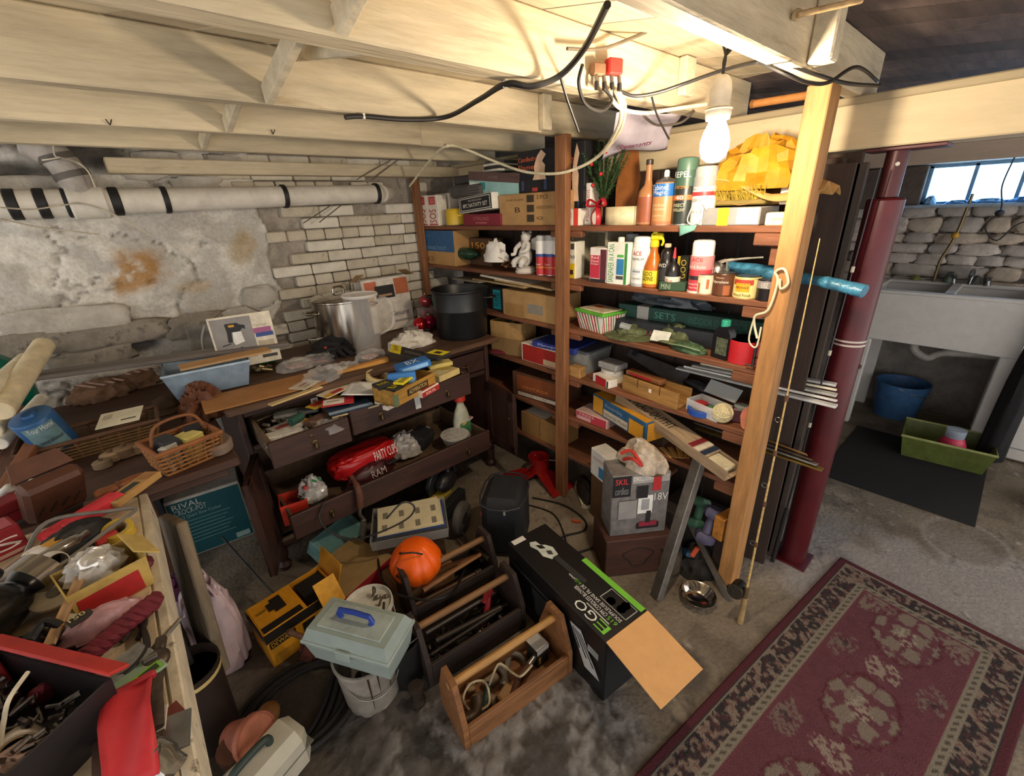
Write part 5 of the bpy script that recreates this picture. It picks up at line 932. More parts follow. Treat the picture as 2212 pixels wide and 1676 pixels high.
# plastic sheet hanging over the top shelf
ps = thing('plastic_bag', 'pinkish plastic bag with faint lettering hanging under the joist', 'bag', (0, 0, 0))
q = [onX(1300, 345, 1.62), onX(1335, 250, 1.45), onX(1475, 235, 1.72), onX(1440, 315, 1.82)]
def bil(a, b): 
    p = q[0].lerp(q[3], a).lerp(q[1].lerp(q[2], a), b); return p+Vector((.012*sin(9*a+4*b), 0, .012*sin(7*b+5*a)))
MB().grid(bil, 18, 12).build('bag_sheet', M('#d9ced8', .3, var=.1, alpha=.9), ps, solid=.001)
n_ = (q[1]-q[0]).cross(q[3]-q[0]).normalized()
ux = (q[3]-q[0]).normalized(); 
uu = (q[2].lerp(q[3], .5)-q[0].lerp(q[1], .5)).normalized(); vv = n_.cross(uu); vv = -vv if vv.z < 0 else vv
lettering('Remnants', ps, q[0].lerp(q[2], .35)-uu*.05-n_*.02*(1 if n_.x > 0 else -1), uu, vv, .14, .035, M('#9a4a6a', .5), 0, .002)
# old round stick on the joist and a tube at the upper right
# soil pipe with bands
pp = thing('soil_pipe', 'pale painted pipe with black bands along the left wall', 'pipe', (0, 2.60, 1.625)); PW = M('#d9d2c4', .6, 0, .12, 12, .15, dirt=('#4c443c', 16, .69))
p0, p1 = onY(-140, 447, 2.6), onY(822, 418, 2.6)
MB().cyl((p0.x, 0, p0.z-1.625), (p1.x, 0, p1.z-1.625), .052, .047, 26).build('pipe_run', PW, pp)
for u in (28, 92, 152, 252, 360, 617, 815):
    t = onY(u, 440, 2.6).x; zc_ = p0.z+(p1.z-p0.z)*(t-p0.x)/(p1.x-p0.x)-1.625; w_ = .022 if u > 300 else .034
    MB().cyl((t-w_/2, 0, zc_), (t+w_/2, 0, zc_), .056, None, 26).build('black_band', M('#1b1a1a', .6), pp)
ex = onY(200, 440, 2.6).x; ez = p0.z+(p1.z-p0.z)*(ex-p0.x)/(p1.x-p0.x)-1.625
MB().cyl((ex-.07, 0, ez), (ex+.05, 0, ez), .064, None, 26).build('tee_fitting', PW, pp)
MB().tube([(ex-.02, 0, ez), (ex-.03, .0, ez+.10), (ex-.06, .0, ez+.17), (ex-.12, .03, ez+.21)], .054, 20, 6).build('riser_pipe', M('#a8a198', .7, var=.2), pp)
for zz_, xx_ in ((.09, -.027), (.15, -.05)): MB().lathe([(.06, 0), (.06, .022), (.052, .022)], 22, (ex+xx_, 0, ez+zz_), R3(0, -.25)).build('riser_band', M('#5c564f', .6), pp)
MB().cyl((p1.x, 0, p1.z-1.625), (p1.x+.09, .05, p1.z-1.625+.005), .05, .035, 22).build('pipe_end', PW, pp)
ww = thing('loose_wire', 'thin pale wires twisted around the pipe under the joists', 'wire', (0, 0, 0)); Wm = M('#cfc6b0', .4, .3)
for pts in ([(98, 258), (112, 300), (118, 335), (128, 340), (90, 346)], [(128, 340), (165, 350), (190, 370), (206, 405)], [(0, 448), (70, 452), (130, 444), (178, 440), (240, 460), (330, 510)], [(0, 472), (80, 490), (160, 500), (215, 507)]):
    MB().tube([onY(u, v, 2.52 if k_ else 2.48) for k_, (u, v) in enumerate(pts)], .003, 6).build('wire_strand', Wm, ww)
sw = thing('wire_skewers', 'pair of thin metal rods hooked on the brick wall', 'rods', (0, 0, 0))
for a, b in (((770, 388), (870, 330)), ((655, 482), (720, 440)), ((690, 480), (745, 437)), ((803, 388), (860, 345))): MB().tube([onY(*a, 2.62), onY(*b, 2.62)], .003, 6, 1).build('rod', M('#8f8878', .4, .7), sw)
for (u, v, y) in ((238, 270, 1.925), (590, 290, 1.925)):
    o = thing('bent_nail', ['pair of bent nails in the third joist above the pipe', 'pair of bent nails in the third joist above the bricks'][u > 300], 'nail', onY(u, v, y)); MB().tube([(0, 0, 0), (.007, -.008, .014)], .0016, 6, 1).build('nail_shank', M('#3a3026', .6, .5), o); MB().tube([(0, 0, 0), (-.007, -.008, .013)], .0016, 6, 1).build('nail_shank', M('#3a3026', .6, .5), o)
dw = thing('curtain_rod', 'short wooden dowel nailed across the near joist at upper right', 'dowel', (0, 0, 0)); MB().cyl(onY(1722, 32, .44), onY(1862, 0, .36), .006, None, 10).build('dowel', wood('#b9996a'), dw); MB().sphere(onY(1722, 32, .445), .011, 10, 8).build('end_knob', M('#cdb890', .6), dw)
rs = thing('rolled_mat', 'orange-brown rolled strip tucked above the girder beside the bulb', 'roll', (0, 0, 0)); MB().cyl(onX(1625, 225, 1.84), onX(1750, 205, 1.84), .012, None, 14).build('roll', M('#b5793c', .7), rs); MB().cyl(onX(1622, 225, 1.84), onX(1630, 224, 1.84), .0135, None, 14).build('roll_end', M('#8a5a2c', .7), rs)
# ================================================================== DRESSER
DW = M('#3b2219', .55, 0, .3, 25, .12, 70, stretch=(.15, 1, 1)); DWV = M('#3b2219', .55, 0, .3, 25, .12, 70, stretch=(1, 1, .15)); DIN = M('#6d5640', .8, 0, .25, 25, .1)
DTOP = M('#5a3f2c', .6, 0, .35, 25, .15, 70, stretch=(.15, 1, 1), dirt=('#8a7258', 6, .7)); BRASS = M('#5c4a30', .4, .8)
DZ = .87; dr = thing('sideboard', 'dark brown antique sideboard with open drawers and doors, heaped with clutter', 'sideboard', (.85, 2.2, 0)); DO = Vector((.85, 2.2, 0))
def dp(name, a, b, mat=DW, parent=None, bev=.004):
    o = MB().box([(a[i]+b[i])/2-DO[i] for i in range(3)], [abs(b[i]-a[i]) for i in range(3)], bev).build(name, mat, parent or dr); return o
dp('top', (.165, 1.87, .842), (1.54, 2.62, DZ), DTOP, bev=.008)
dp('side_panel', (.20, 1.93, .1), (.225, 2.58, .842), DWV); dp('side_panel', (1.475, 1.93, .1), (1.50, 2.58, .842), DWV); dp('back_panel', (.2, 2.565, .1), (1.5, 2.58, .842), DIN); dp('bottom_panel', (.2, 1.93, .16), (1.5, 2.58, .18), DIN)
dp('rail', (.225, 1.94, .645), (1.475, 1.97, .67)); dp('rail', (.225, 1.94, .13), (1.475, 1.97, .18)); dp('rail', (.225, 1.94, .80), (1.475, 1.97, .842)); dp('divider', (.55, 1.94, .66), (.565, 2.56, .842)); dp('divider', (1.20, 1.94, .66), (1.215, 2.56, .842))
dp('shelf_panel', (.225, 1.97, .645), (1.475, 2.56, .655), DIN)
for x in (.215, 1.485):
    for y in (1.955, 2.55): MB().lathe([(.018, 0), (.026, .01), (.03, .03), (.018, .05), (.026, .08), (.028, .13)], 16, Vector((x, y, 0))-DO).build('leg', DW, dr)
def drawer(x0_, x1_, yf, zb, zt, depth, pulls, plate=True):
    f = dp('drawer', (x0_, yf, zb), (x1_, yf+.022, zt), DW)
    dp('drawer_side', (x0_+.008, yf+.022, zb+.012), (x0_+.02, yf+depth, zt-.006), DIN, f, .001); dp('drawer_side', (x1_-.02, yf+.022, zb+.012), (x1_-.008, yf+depth, zt-.006), DIN, f, .001)
    dp('drawer_bottom', (x0_+.012, yf+.02, zb+.012), (x1_-.012, yf+depth, zb+.02), DIN, f, .001); dp('drawer_back', (x0_+.012, yf+depth-.01, zb+.015), (x1_-.012, yf+depth, zt-.015), DIN, f, .001)
    for px_ in pulls:
        c_ = Vector((px_, yf, (zb+zt)/2))-DO
        MB().lathe([(.014, 0), (.012, .004), (.004, .006), (.003, .012)], 12, c_, R3(P2)).build('pull_plate', BRASS, f)
        MB().lathe([(0, -.03), (.006, -.026), (.009, -.016), (.005, -.004), (.0025, .006)], 12, c_+Vector((0, -.014, 0))).build('drop_pull', BRASS, f)
    MB().lathe([(.008, 0), (.008, .002), (.003, .003)], 10, Vector(((x0_+x1_)/2, yf, zt-.025))-DO, R3(P2)).build('keyhole', BRASS, f)
    return f
drawer(.24, .545, 1.66, .675, .785, .42, [.40]); drawer(.565, 1.195, 1.70, .675, .79, .40, [.70, 1.05]); drawer(.255, 1.33, 1.745, .275, .395, .5, [.42, 1.17]); 
dp('drawer', (1.22, 1.932, .68), (1.47, 1.95, .795)); MB().lathe([(0, -.03), (.006, -.026), (.009, -.016), (.005, -.004), (.0025, .006)], 12, Vector((1.34, 1.92, .735))-DO).build('drop_pull', BRASS, dr)
MB().tube([Vector((1.27, 1.915, .75))-DO, Vector((1.34, 1.90, .735))-DO, Vector((1.42, 1.91, .76))-DO], .003).build('bail_wire', BRASS, dr)
def door(hx, hy, ex_, ey, zb, zt):
    d = Vector((ex_-hx, ey-hy, 0)); L = d.length; a = math.atan2(d.y, d.x); o = MB().box((L/2, 0, (zt-zb)/2), (L, .02, zt-zb), .003).build('door', DWV, dr)
    o.location = (hx-DO.x, hy-DO.y, zb); o.rotation_euler = (0, 0, a)
    for s in (-1, 1):
        for aa, dd in (((L/2, s*.011, .025), (L, .006, .05)), ((L/2, s*.011, zt-zb-.025), (L, .006, .05)), ((.025, s*.011, (zt-zb)/2), (.05, .006, zt-zb)), ((L-.025, s*.011, (zt-zb)/2), (.05, .006, zt-zb))): MB().box(aa, dd, .002).build('door_frame', DWV, o)
    MB().sphere((L-.03, -.02, (zt-zb)*.6), .008, 10, 8).build('latch', BRASS, o); return o
door(.225, 1.93, .135, 1.69, .20, .64); door(1.475, 1.93, 1.45, 1.66, .22, .60)
cst = thing('glass_coaster', 'clear glass cup on the floor under the open left sideboard door', 'cup', onZ(608, 1195)+Vector((0, .05, 0))); MB().lathe([(.028, 0), (.03, .002), (.036, .05), (.034, .05), (.028, .004), (0, .004)], 22).build('cup_wall', glass('#a8a098', .5), cst)
# ------------------------------------------------------------------ on the sideboard top
po = thing('stock_pot', 'tall shiny stainless steel stock pot with lid on the sideboard', 'pot', (.885, 2.44, DZ)); SS = M('#b3aca2', .16, 1, .06, 6)
MB().lathe([(0, .002), (.148, .002), (.154, .008), (.156, .25), (.162, .254), (.162, .262)], 44).build('pot_body', SS, po); MB().lathe([(.164, .262), (.165, .266), (.158, .27), (.12, .284), (.05, .292), (0, .293)], 44).build('lid', SS, po)
MB().tube([(-.03, 0, .29), (-.025, -.0, .318), (0, 0, .324), (.025, 0, .318), (.03, 0, .29)], .006).build('lid_handle', SS, po)
for a in (0, pi): MB().tube([(.156*cos(a+t)*1.0, .156*sin(a+t), .2) if abs(t) > .2 else ((.156+.04)*cos(a+t), (.196)*sin(a+t), .205) for t in (-.28, -.18, 0, .18, .28)], .006).build('side_handle', SS, po)
pi_ = thing('clear_pitcher', 'clear plastic pitcher in front of the stock pot', 'pitcher', (.885, 2.16, DZ)); GL = glass('#e9e4dc', .10, .05)
MB().lathe([(0, .012), (.06, .012), (.062, .0), (.07, .0), (.066, .012), (.072, .1), (.086, .3), (.088, .31), (.085, .31), (.07, .1), (.06, .02)], 34).build('pitcher_wall', GL, pi_)
MB().tube([(.085, .0, .27), (.14, .0, .27), (.165, 0, .21), (.15, 0, .12), (.075, 0, .09)], .012, 10, 6, flat=.6).build('handle', glass('#e9e4dc', .25), pi_); MB().lathe([(.086, .3), (.09, .308), (.087, .314), (.083, .308)], 34).build('rim', glass('#f0ece6', .6), pi_)
cbx = thing('roaster_box', 'white and orange printed carton leaning on the brick wall', 'box', (1.205, 2.54, DZ), .05, rx=-.12)
MB().box((0, 0, .16), (.31, .10, .32), .003).build('carton', M('#d8cfc2', .7), cbx); prints(cbx, .31, .10, .32, [('front', .05, .7, .3, .95, '#c86a4c'), ('front', .25, .62, .66, .86, '#1f1c1c'), ('front', .3, .66, .6, .7, '#b08a6a'), ('front', .68, .66, .98, .96, '#b5653f'), ('front', .05, .5, .2, .7, '#c99a5c'), ('front', .5, .26, .9, .36, '#5a5450', 'Genuine'), ('front', .55, .14, .85, .18, '#9a9490')])
for s in (-1, 1): MB().box((s*.165, -.03, .335), (.06, .1, .004), .001, R3(0, s*.6, 0)).build('box_flap', M('#9a7a54', .8), cbx)
orn = [thing('glass_ornament', ['shiny %s glass ornament %s' % (c_, w_)][0], 'ornament', (1.345+dx, 2.38+dy, DZ), group='Christmas ornaments on the sideboard') for c_, w_, dx, dy in (('magenta', 'against the black pot', .03, -.03), ('red', 'beside the white carton', -.04, -.04))]
for o, c_ in zip(orn, ('#b01c4a', '#c0242c')): MB().sphere((0, 0, .045), .045, 22, 14).build('ball', M(c_, .1, .6, .03), o); MB().cyl((0, 0, .088), (0, 0, .1), .01).build('cap', M('#b9a878', .3, .9), o)
orb = thing('ornament_box', 'clear box of red ornaments beside the black pot', 'box', (1.445, 2.43, DZ)); MB().box((0, 0, .06), (.16, .09, .12), .003).build('box_wall', glass('#d8c8c8', .35), orb)
for i in range(6): MB().sphere((-.05+.05*(i % 3), 0, .03+.055*(i//3)), .024, 16, 10).build('ornament', M(['#b01c3a', '#c0242c', '#a31a4a', '#b32a3a', '#8a1430', '#c0343c'][i], .12, .5), orb)
for k, (x, y, z, c_, w_) in enumerate(((1.415, 2.43, .121, '#c0505a', 'pink glass ornament on top of the ornament box'), (1.475, 2.43, .121, '#1f7a4a', 'green glass ornament on top of the ornament box'))):
    o = thing('glass_ornament', w_, 'ornament', (x, y, DZ+z), group='Christmas ornaments on the sideboard'); MB().sphere((0, 0, .04), .04, 22, 14).build('ball', M(c_, .1, .6, .03), o); MB().cyl((0, 0, .078), (0, 0, .09), .009).build('cap', M('#b9a878', .3, .9), o)
cn = thing('canning_pot', 'large black speckled enamel canning pot on the right of the sideboard', 'pot', (1.435, 2.08, DZ)); ENM = M('#131417', .42, 0, .5, 160)
MB().lathe([(0, .004), (.125, .004), (.14, .0), (.146, .012), (.15, .15), (.155, .158), (.155, .165), (.152, .172), (.158, .26), (.166, .266), (.166, .272), (.158, .272), (.15, .25), (.143, .02), (0, .014)], 46).build('pot_shell', ENM, cn)
for a in (2.2, 2.2+pi): MB().tube([(.155*cos(a+t)+(.045*cos(a) if abs(t) < .2 else 0), .155*sin(a+t)+(.045*sin(a) if abs(t) < .2 else 0), .225) for t in (-.25, -.15, 0, .15, .25)], .006).build('ear_handle', ENM, cn)
# spray gun box at the wall
sg = thing('sprayer_box', 'white paint sprayer box with product picture standing by the wall', 'box', (.375, 2.36, DZ+.03), -.12, rx=-.15); sg.scale = (.86, 1, 1)
MB().box((0, 0, .12), (.30, .09, .24), .002).build('carton', M('#e6dcc6', .7), sg); w, d, h = .30, .09, .24
prints(sg, w, d, h, [('front', .03, .28, .66, .96, '#8f8a86'), ('front', .66, .6, .95, .7, '#a85a8a'), ('front', .68, .52, .97, .6, '#2c4a8a'), ('front', .68, .72, .9, .78, '#b5a88c', 'Spray'), ('front', .05, .16, .65, .22, '#5a5246', 'Power Painter'), ('front', .05, .06, .4, .12, '#8a8274'), ('front', .7, .3, .95, .44, '#b5a88c'), ('front', .7, .1, .95, .16, '#3a342c')])
for pl, c_, k_ in (([(-.075, .165), (-.015, .165), (.0, .178), (.012, .172), (.014, .19), (-.01, .196), (-.02, .205), (-.078, .205)], '#1d1c20', 0), ([(-.075, .165), (-.055, .165), (-.062, .118), (-.08, .12)], '#1d1c20', 0), ([(-.05, .164), (-.01, .164), (-.004, .115), (-.05, .105), (-.058, .12)], '#efece4', 1), ([(-.062, .188), (-.035, .188), (-.035, .198), (-.062, .198)], '#d8a02c', 2), ([(-.11, .105), (-.07, .112), (-.07, .116), (-.112, .11)], '#1d1c20', 0)):
    MB().add([(x, -.048-.0004*k_, z) for x, z in pl], [tuple(range(len(pl)))]).build('sprayer_print', M(c_, .6), sg, smooth=False)
for s in (-1, 1): MB().box((s*.1, .0, .245), (.1, .08, .003), .001, R3(0, s*.5, 0)).build('box_flap', M('#5c4630', .8), sg)
lp = thing('long_plank', 'long weathered grey plank lying across the wall table and sideboard', 'plank', (0, 0, 0)); pa, pb = onY(75, 812, 2.42), onY(622, 740, 2.33)
d = pb-pa; lp.location = (pa+pb)/2; lp.rotation_euler = (0, -math.asin(d.z/d.length), math.atan2(d.y, d.x)); MB().box((0, 0, 0), (d.length, .10, .018), .004).build('plank_board', M('#78706a', .75, 0, .3, 30, .2, stretch=(.1, 1, 1)), lp); MB().cyl((d.length/2-.2, -.02, .009), (d.length/2-.2, -.02, .012), .004).build('nail_head', M('#2a2624', .5, .6), lp)
bp_ = thing('plastic_sheeting', 'cloudy plastic sheeting hanging on the wall behind the sprayer box', 'plastic', (.24, 2.62, DZ)); MB().grid(lambda a, b: (-.06+.3*a, .02*sin(8*a)+.015*sin(11*b+3*a)+.05*b, .22*b-.02), 16, 10).build('sheet', M('#a8a39c', .35, alpha=.6), bp_, solid=.001); MB().tube([(-.02, -.02, .04), (-.01, -.03, .14), (.02, -.01, .2)], .006).build('fold', M('#b9b4ac', .4), bp_)
# flat cardboard, blue bin, cardboard strip, green packet
fc = carton('flat_cardboard', 'flat tan cardboard sheet on the front of the sideboard top', 'cardboard', onZ(575, 845, DZ)+Vector((0, 0, .001)), (.46, .20, .006), -.06, '#a8743f'); fc['label'] = 'flat tan cardboard sheet along the front of the sideboard top'
bbn = thing('blue_bin', 'translucent pale blue plastic bin at the left end of the sideboard', 'bin', onZ(485, 850, DZ)+Vector((-.02, .12, .007)), -.1); tub(bbn, .26, .17, .11, .003, M('#8fa3b4', .35, alpha=.75), .05, 'bin_shell'); MB().tube([(sx*.155, sy*.11, .11) for sx, sy in ((-1, -1), (1, -1), (1, 1), (-1, 1))], .005, 8, 1, True).build('rim', M('#a8bccb', .35), bbn)
MB().box((-.03, 0, .03), (.16, .1, .05), .01, R3(.1, .1, .3)).build('contents', M('#3a3c42', .6, var=.5, sc=50), bbn); MB().cyl((.0, -.06, .06), (.12, .05, .1), .006).build('clear_tube', glass('#dfe6ea', .5), bbn)
cs = carton('cardboard_strip', 'long cardboard strip with staples resting over the blue bin', 'cardboard', onZ(490, 775, .995), (.34, .09, .008), -.02, '#c0925c', [('front', 0, .0, 1, 1, '#b08a5c')])
gc = carton('green_seed_card', 'dark green printed card packet on the cardboard strip', 'packet', onZ(577, 784, DZ)+Vector((0, 0, .007)), (.09, .085, .006), -.05, '#1c5a34', [('top', .1, .1, .9, .18, '#d3b83c'), ('top', .3, .35, .8, .5, '#9ab89a', 'ORGANIC'), ('top', .35, .6, .85, .9, '#54794c')])
# black gloves
bgv = thing('black_gloves', 'heap of black work gloves in front of the stock pot', 'gloves', onZ(715, 765, DZ), -.3); GB = M('#15151a', .75, var=.3)
crumple((0, 0, 0), (.22, .14, .05), 70, .35, 2.4).build('palm_layer', GB, bgv, ang=50); crumple((.02, .04, .03), (.2, .12, .05), 73, .3, 2).build('palm_layer', GB, bgv, ang=50)
for i in range(5): MB().tube([(-.05+.03*i, -.03, .03), (-.06+.035*i, -.08, .025), (-.07+.045*i, -.12, .012)], [.012, .012, .011, .009], 8).build('finger', GB, bgv)
MB().sphere((-.02, -.04, .05), .008, 8, 6).build('red_dot', M('#c03a2c', .5), bgv)
for i in range(4): MB().box((-.05+.04*i, .06+.01*i, .075), (.09, .012, .003), .001, R3(0, .1, .2*i)).build('pale_strip', M('#b9b4ac', .5), bgv)
# clutter heap along the front of the top and in the right-hand drawer
rnd = random.Random(17)
def packet(name, label, u, v, z, size, rz, col, items=(), rx=0, ry=0, mat=None): return carton(name, label, 'packet', onZ(u, v, z)+Vector((0, 0, 0)), size, rz, col, items, rx, ry, mat=mat, b=.0015)
GP = lambda c='#cfc9c0': M(c, .2, var=.25, sc=40, alpha=.8)
def clearbag(label, p, size, seed, tint='#cfc9c0', card=None, rz=0, name='clear_packet'):
    o = thing(name, label, 'packet', p, rz); crumple((0, 0, 0), size, seed, .45, 2.6, 22, 14, sq=.75).build('clear_film', M('#efedea', .06, var=.05, sc=40, alpha=.2), o, ang=30)
    MB().box((0, 0, size[2]*.3), (size[0]*.6, size[1]*.55, size[2]*.25), .003, R3(.1, .1, .2)).build('contents', M(card or '#6a5a50', .6, var=.4, sc=60), o); return o
clearbag('crinkled clear bag of pink fittings on the front of the sideboard', onZ(640, 798, DZ)+Vector((0, 0, .007)), (.14, .10, .04), 301, card='#a8827a')
clearbag('clear packet with a red card beside the tan cardboard', onZ(685, 782, DZ), (.16, .11, .035), 302, card='#8a4c48', rz=-.2)
clearbag('smoky clear bag lying above the paper sheets', onZ(700, 818, DZ)+Vector((0, 0, .002)), (.17, .11, .045), 303, '#a8a29c', '#4a4644', .5)
clearbag('clear bag with pink printed paper in front of the pitcher', onZ(800, 775, DZ), (.15, .09, .04), 304, card='#c49a94', rz=.4)
clearbag('crinkled clear wrapper between the gloves and the level stick', onZ(745, 800, DZ-.01), (.14, .08, .035), 305, card='#b8a890', rz=-.3)
clearbag('clear crinkled wrapper behind the pitcher handle', onZ(900, 715, DZ), (.13, .12, .06), 306, card='#a89a88', rz=.2)
clearbag('clear bag of white fittings in the front of the left drawer', onZ(625, 950, .745), (.15, .07, .03), 307, card='#e0dcd4', rz=-.1)
clearbag('clear bag of brown plugs at the right of the left drawer', onZ(715, 925, .745), (.1, .1, .035), 308, card='#54382c', rz=.3)
carton('wood_shim', 'thin pale wooden shim across the front of the sideboard top', 'shim', onZ(640, 858, DZ)+Vector((0, -.01, .008)), (.22, .03, .006), .22, '#cdb27c', mat=wood('#cdb27c'))
carton('wood_shim', 'narrow cream stick lying behind the clear bags', 'shim', onZ(680, 770, DZ)+Vector((0, 0, .001)), (.26, .018, .008), .03, '#d3c294', mat=wood('#d3c294'))
carton('paper_fold', 'folded cream receipt under the smoky clear bag', 'paper', onZ(660, 835, DZ)+Vector((0, 0, .008)), (.11, .08, .004), .6, '#c9bca4', [('top', .2, .2, .8, .3, '#8a8070'), ('top', .2, .5, .7, .6, '#a83a34')])
carton('gauze_pack', 'small white carton with red print on the drawer edge', 'packet', onZ(845, 880, .785), (.07, .03, .02), .3, '#d9d0c0', [('top', .1, .1, .9, .5, '#a83a34')])
crc = thing('fittings_heap', 'small heap of brass fittings beside the blue bin', 'fittings', onZ(570, 805, DZ)+Vector((0, 0, .007)))
for i in range(9): MB().cyl((rnd.uniform(-.04, .04), rnd.uniform(-.03, .03), .006), (rnd.uniform(-.04, .04), rnd.uniform(-.03, .03), .022), .007, None, 8).build('fitting', M(rnd.choice(['#8a7a54', '#a89a78', '#6d6044']), .4, .6), crc)
ylv = packet('spirit_level', 'orange wooden level stick lying across the drawer clutter', 785, 795, .865, (.25, .03, .022), -.1, '#c88a3c', [('front', .05, .1, .95, .9, '#d39a4c'), ('top', .02, .1, .2, .9, '#e3d8c0')], ry=-.05)
mtp = tape_roll('masking_tape_roll', 'roll of cream masking tape beside the cigar box', onZ(815, 820, .83), .055, .037, .026, '#d9c48c', 0, rx=.3, ry=.2)
cg = thing('cigar_box', 'wooden cigar box lettered ADMIRATION on the open drawer', 'box', onZ(878, 850, .81), -.98+P2-.3, ry=-.02)
CW = wood('#a87d34', .55)
for a, dd in (((0, 0, .004), (.25, .13, .008)), ((0, -.063, .034), (.25, .006, .066)), ((0, .063, .034), (.25, .006, .066)), ((-.122, 0, .034), (.006, .13, .066)), ((.122, 0, .034), (.006, .13, .066))): MB().box(a, dd, .001).build('box_board', CW, cg)
MB().box((.01, -.0665, .036), (.13, .001, .03), .0003).build('black_label', M('#241c14', .6), cg); lettering('ADMIRATION', cg, (-.045, -.0672, .027), (1, 0, 0), (0, 0, 1), .11, .02, M('#c9a85c', .6)); MB().box((-.122, -.0665, .03), (.03, .001, .05), .0003).build('tax_stamp', M('#5a6a4c', .6), cg)
for i, (x, y, z, sz, c_, a) in enumerate(((-.06, .0, .06, (.12, .09, .01), '#26241e', .3), (-.02, -.02, .072, (.1, .05, .01), '#d9c820', .25), (-.09, .03, .07, (.08, .06, .012), '#1f1d1a', -.2))):
    b_ = carton('blade_pack', ['black saw blade pack lying in the cigar box', 'yellow blade pack lying in the cigar box', 'small black pack at the left end of the cigar box'][i], 'packet', cg.matrix_basis @ Vector((x, y, z)), sz, cg.rotation_euler.z+a, c_, [('top', .1, .2, .7, .6, '#d9c820' if i != 1 else '#2a281c', 'BLADES')])
bl1 = carton('blue_battery_pack', 'bright blue packet on top of the cigar box', 'packet', onZ(893, 795, .895), (.15, .08, .03), -.2, '#2a6ab0', [('front', .1, .2, .9, .8, '#8ab8e0'), ('top', .3, .2, .7, .8, '#d0e0f0', 'BX')], ry=-.1)
bl2 = carton('blue_battery_pack', 'second blue packet standing in the cigar box', 'packet', onZ(870, 828, .86), (.12, .03, .05), -.5, '#3a7ac0', [('front', .05, .1, .95, .5, '#7aa8d8')])
yp = carton('yellow_blade_card', 'yellow and black sanding pack behind the blue packet', 'packet', onZ(880, 765, .90), (.17, .14, .012), -.55, '#22201c', [('top', .0, 0, .3, 1, '#e3cf1c'), ('top', .04, .3, .26, .9, '#6a5a10', 'Speedfile', 90), ('top', .4, .3, .9, .6, '#4c4a46')], ry=.35)
yb2 = carton('yellow_bag_end', 'yellow and black packet end nearest the canning pot', 'packet', onZ(943, 772, .89), (.10, .10, .02), .3, '#2a2824', [('top', .35, 0, 1, 1, '#e3d21c'), ('top', .5, .3, .8, .7, '#2a2824')])
wbg = thing('paper_towel', 'crumpled white paper between the pitcher and the yellow packets', 'paper', onZ(890, 745, DZ), 0); crumple((0, 0, 0), (.24, .16, .07), 80, .4, 2.2, 22, 14).build('paper_folds', M('#d9d2c6', .8), wbg, ang=30)
def sheets(label, loc, w, d, n, rz, col, lines=True, rx=0, ry=0, name='paper_sheets'):
    o = thing(name, label, 'paper', loc, rz, rx, ry)
    for i in range(n):
        MB().grid(lambda a, b: ((a-.5)*w+.01*i, (b-.5)*d-.008*i, .002+.0035*i+.012*sin(2.4*a+i)*b), 8, 6).build('sheet', M(col, .8, var=.05), o, solid=.0006)
    if lines:
        for k in range(9): MB().grid(lambda a, b: ((.08+.8*a-.5)*w+.01*(n-1), (.1+.09*k+.035*b-.5)*d-.008*(n-1), .0032+.0035*(n-1)+.012*sin(2.4*(.08+.8*a)+n-1)*(.1+.09*k+.035*b)), 8, 1).build('print_line', M('#8f8d88', .8), o)
    return o
sheets('loose white instruction sheets spilling over the drawer front', onZ(788, 842, .83), .17, .13, 3, -.7, '#e9e6df', ry=.05)
packet('red_card', 'red and white paint card on the left of the instruction sheets', 730, 868, .815, (.13, .08, .004), -.4, '#b8262c', [('top', .05, .1, .7, .9, '#ece2d4'), ('top', .15, .5, .55, .6, '#8a8278')])
packet('red_card', 'cream and red blister card above the left drawer', 735, 840, .84, (.2, .07, .004), .35, '#d8cbb0', [('top', .2, .1, .5, .5, '#b02c28'), ('top', .0, .0, .2, .4, '#d8a01c')])
packet('yellow_card', 'yellow cornered packet at the edge of the left drawer', 700, 868, .80, (.15, .06, .004), .4, '#c9a22c', [('top', .1, .3, .6, .9, '#a83024')])
packet('dark_blue_card', 'dark blue flat packets under the instruction sheets', 755, 880, .79, (.18, .09, .006), -.15, '#22364c', [('top', .0, .0, 1, .3, '#9ab0c0')])
packet('red_box', 'small red and white carton on the drawer front by the cigar box', 922, 848, .80, (.12, .05, .03), .35, '#e0d0bc', [('front', 0, 0, 1, .8, '#a82a28'), ('top', .1, .1, .9, .5, '#a82a28'), ('front', .2, .2, .8, .6, '#ecdccc', 'SKIL')])
packet('yellow_papers', 'stack of yellowed papers at the right of the open drawer', 955, 812, .80, (.14, .11, .03), .2, '#c9b274', [('top', .1, .1, .6, .6, '#d9cc9c'), ('top', .5, .4, .95, .95, '#b39a4c')])
packet('yellow_papers', 'smaller yellow paper packet behind the red carton', 950, 790, .83, (.12, .06, .02), -.25, '#d3c070')
sandp = packet('grey_sandpaper', 'grey sandpaper strip hanging over the drawer front like a tag', 926, 866, .77, (.028, .002, .075), -.05, '#b9b8b4', rx=-.1); sandp.location.y = 1.693; sandp.location.z = .70
nut = thing('jar_lid', 'cream yarn wad at the lower edge of the instruction sheets', 'yarn', onZ(824, 868, .79)); crumple((0, 0, 0), (.05, .05, .03), 91, .4, 3).build('wad', M('#d3cdb0', .8), nut)
pnc = [carton('pencil', ['yellow pencil lying along the left of the right drawer', 'brown stick lying along the front of the right drawer'][i], 'pencil', onZ(770+70*i, 890-22*i, .775), (.2, .008, .008), -.12+.1*i, ['#c9b48a', '#8a6a44'][i]) for i in (0, 1)]
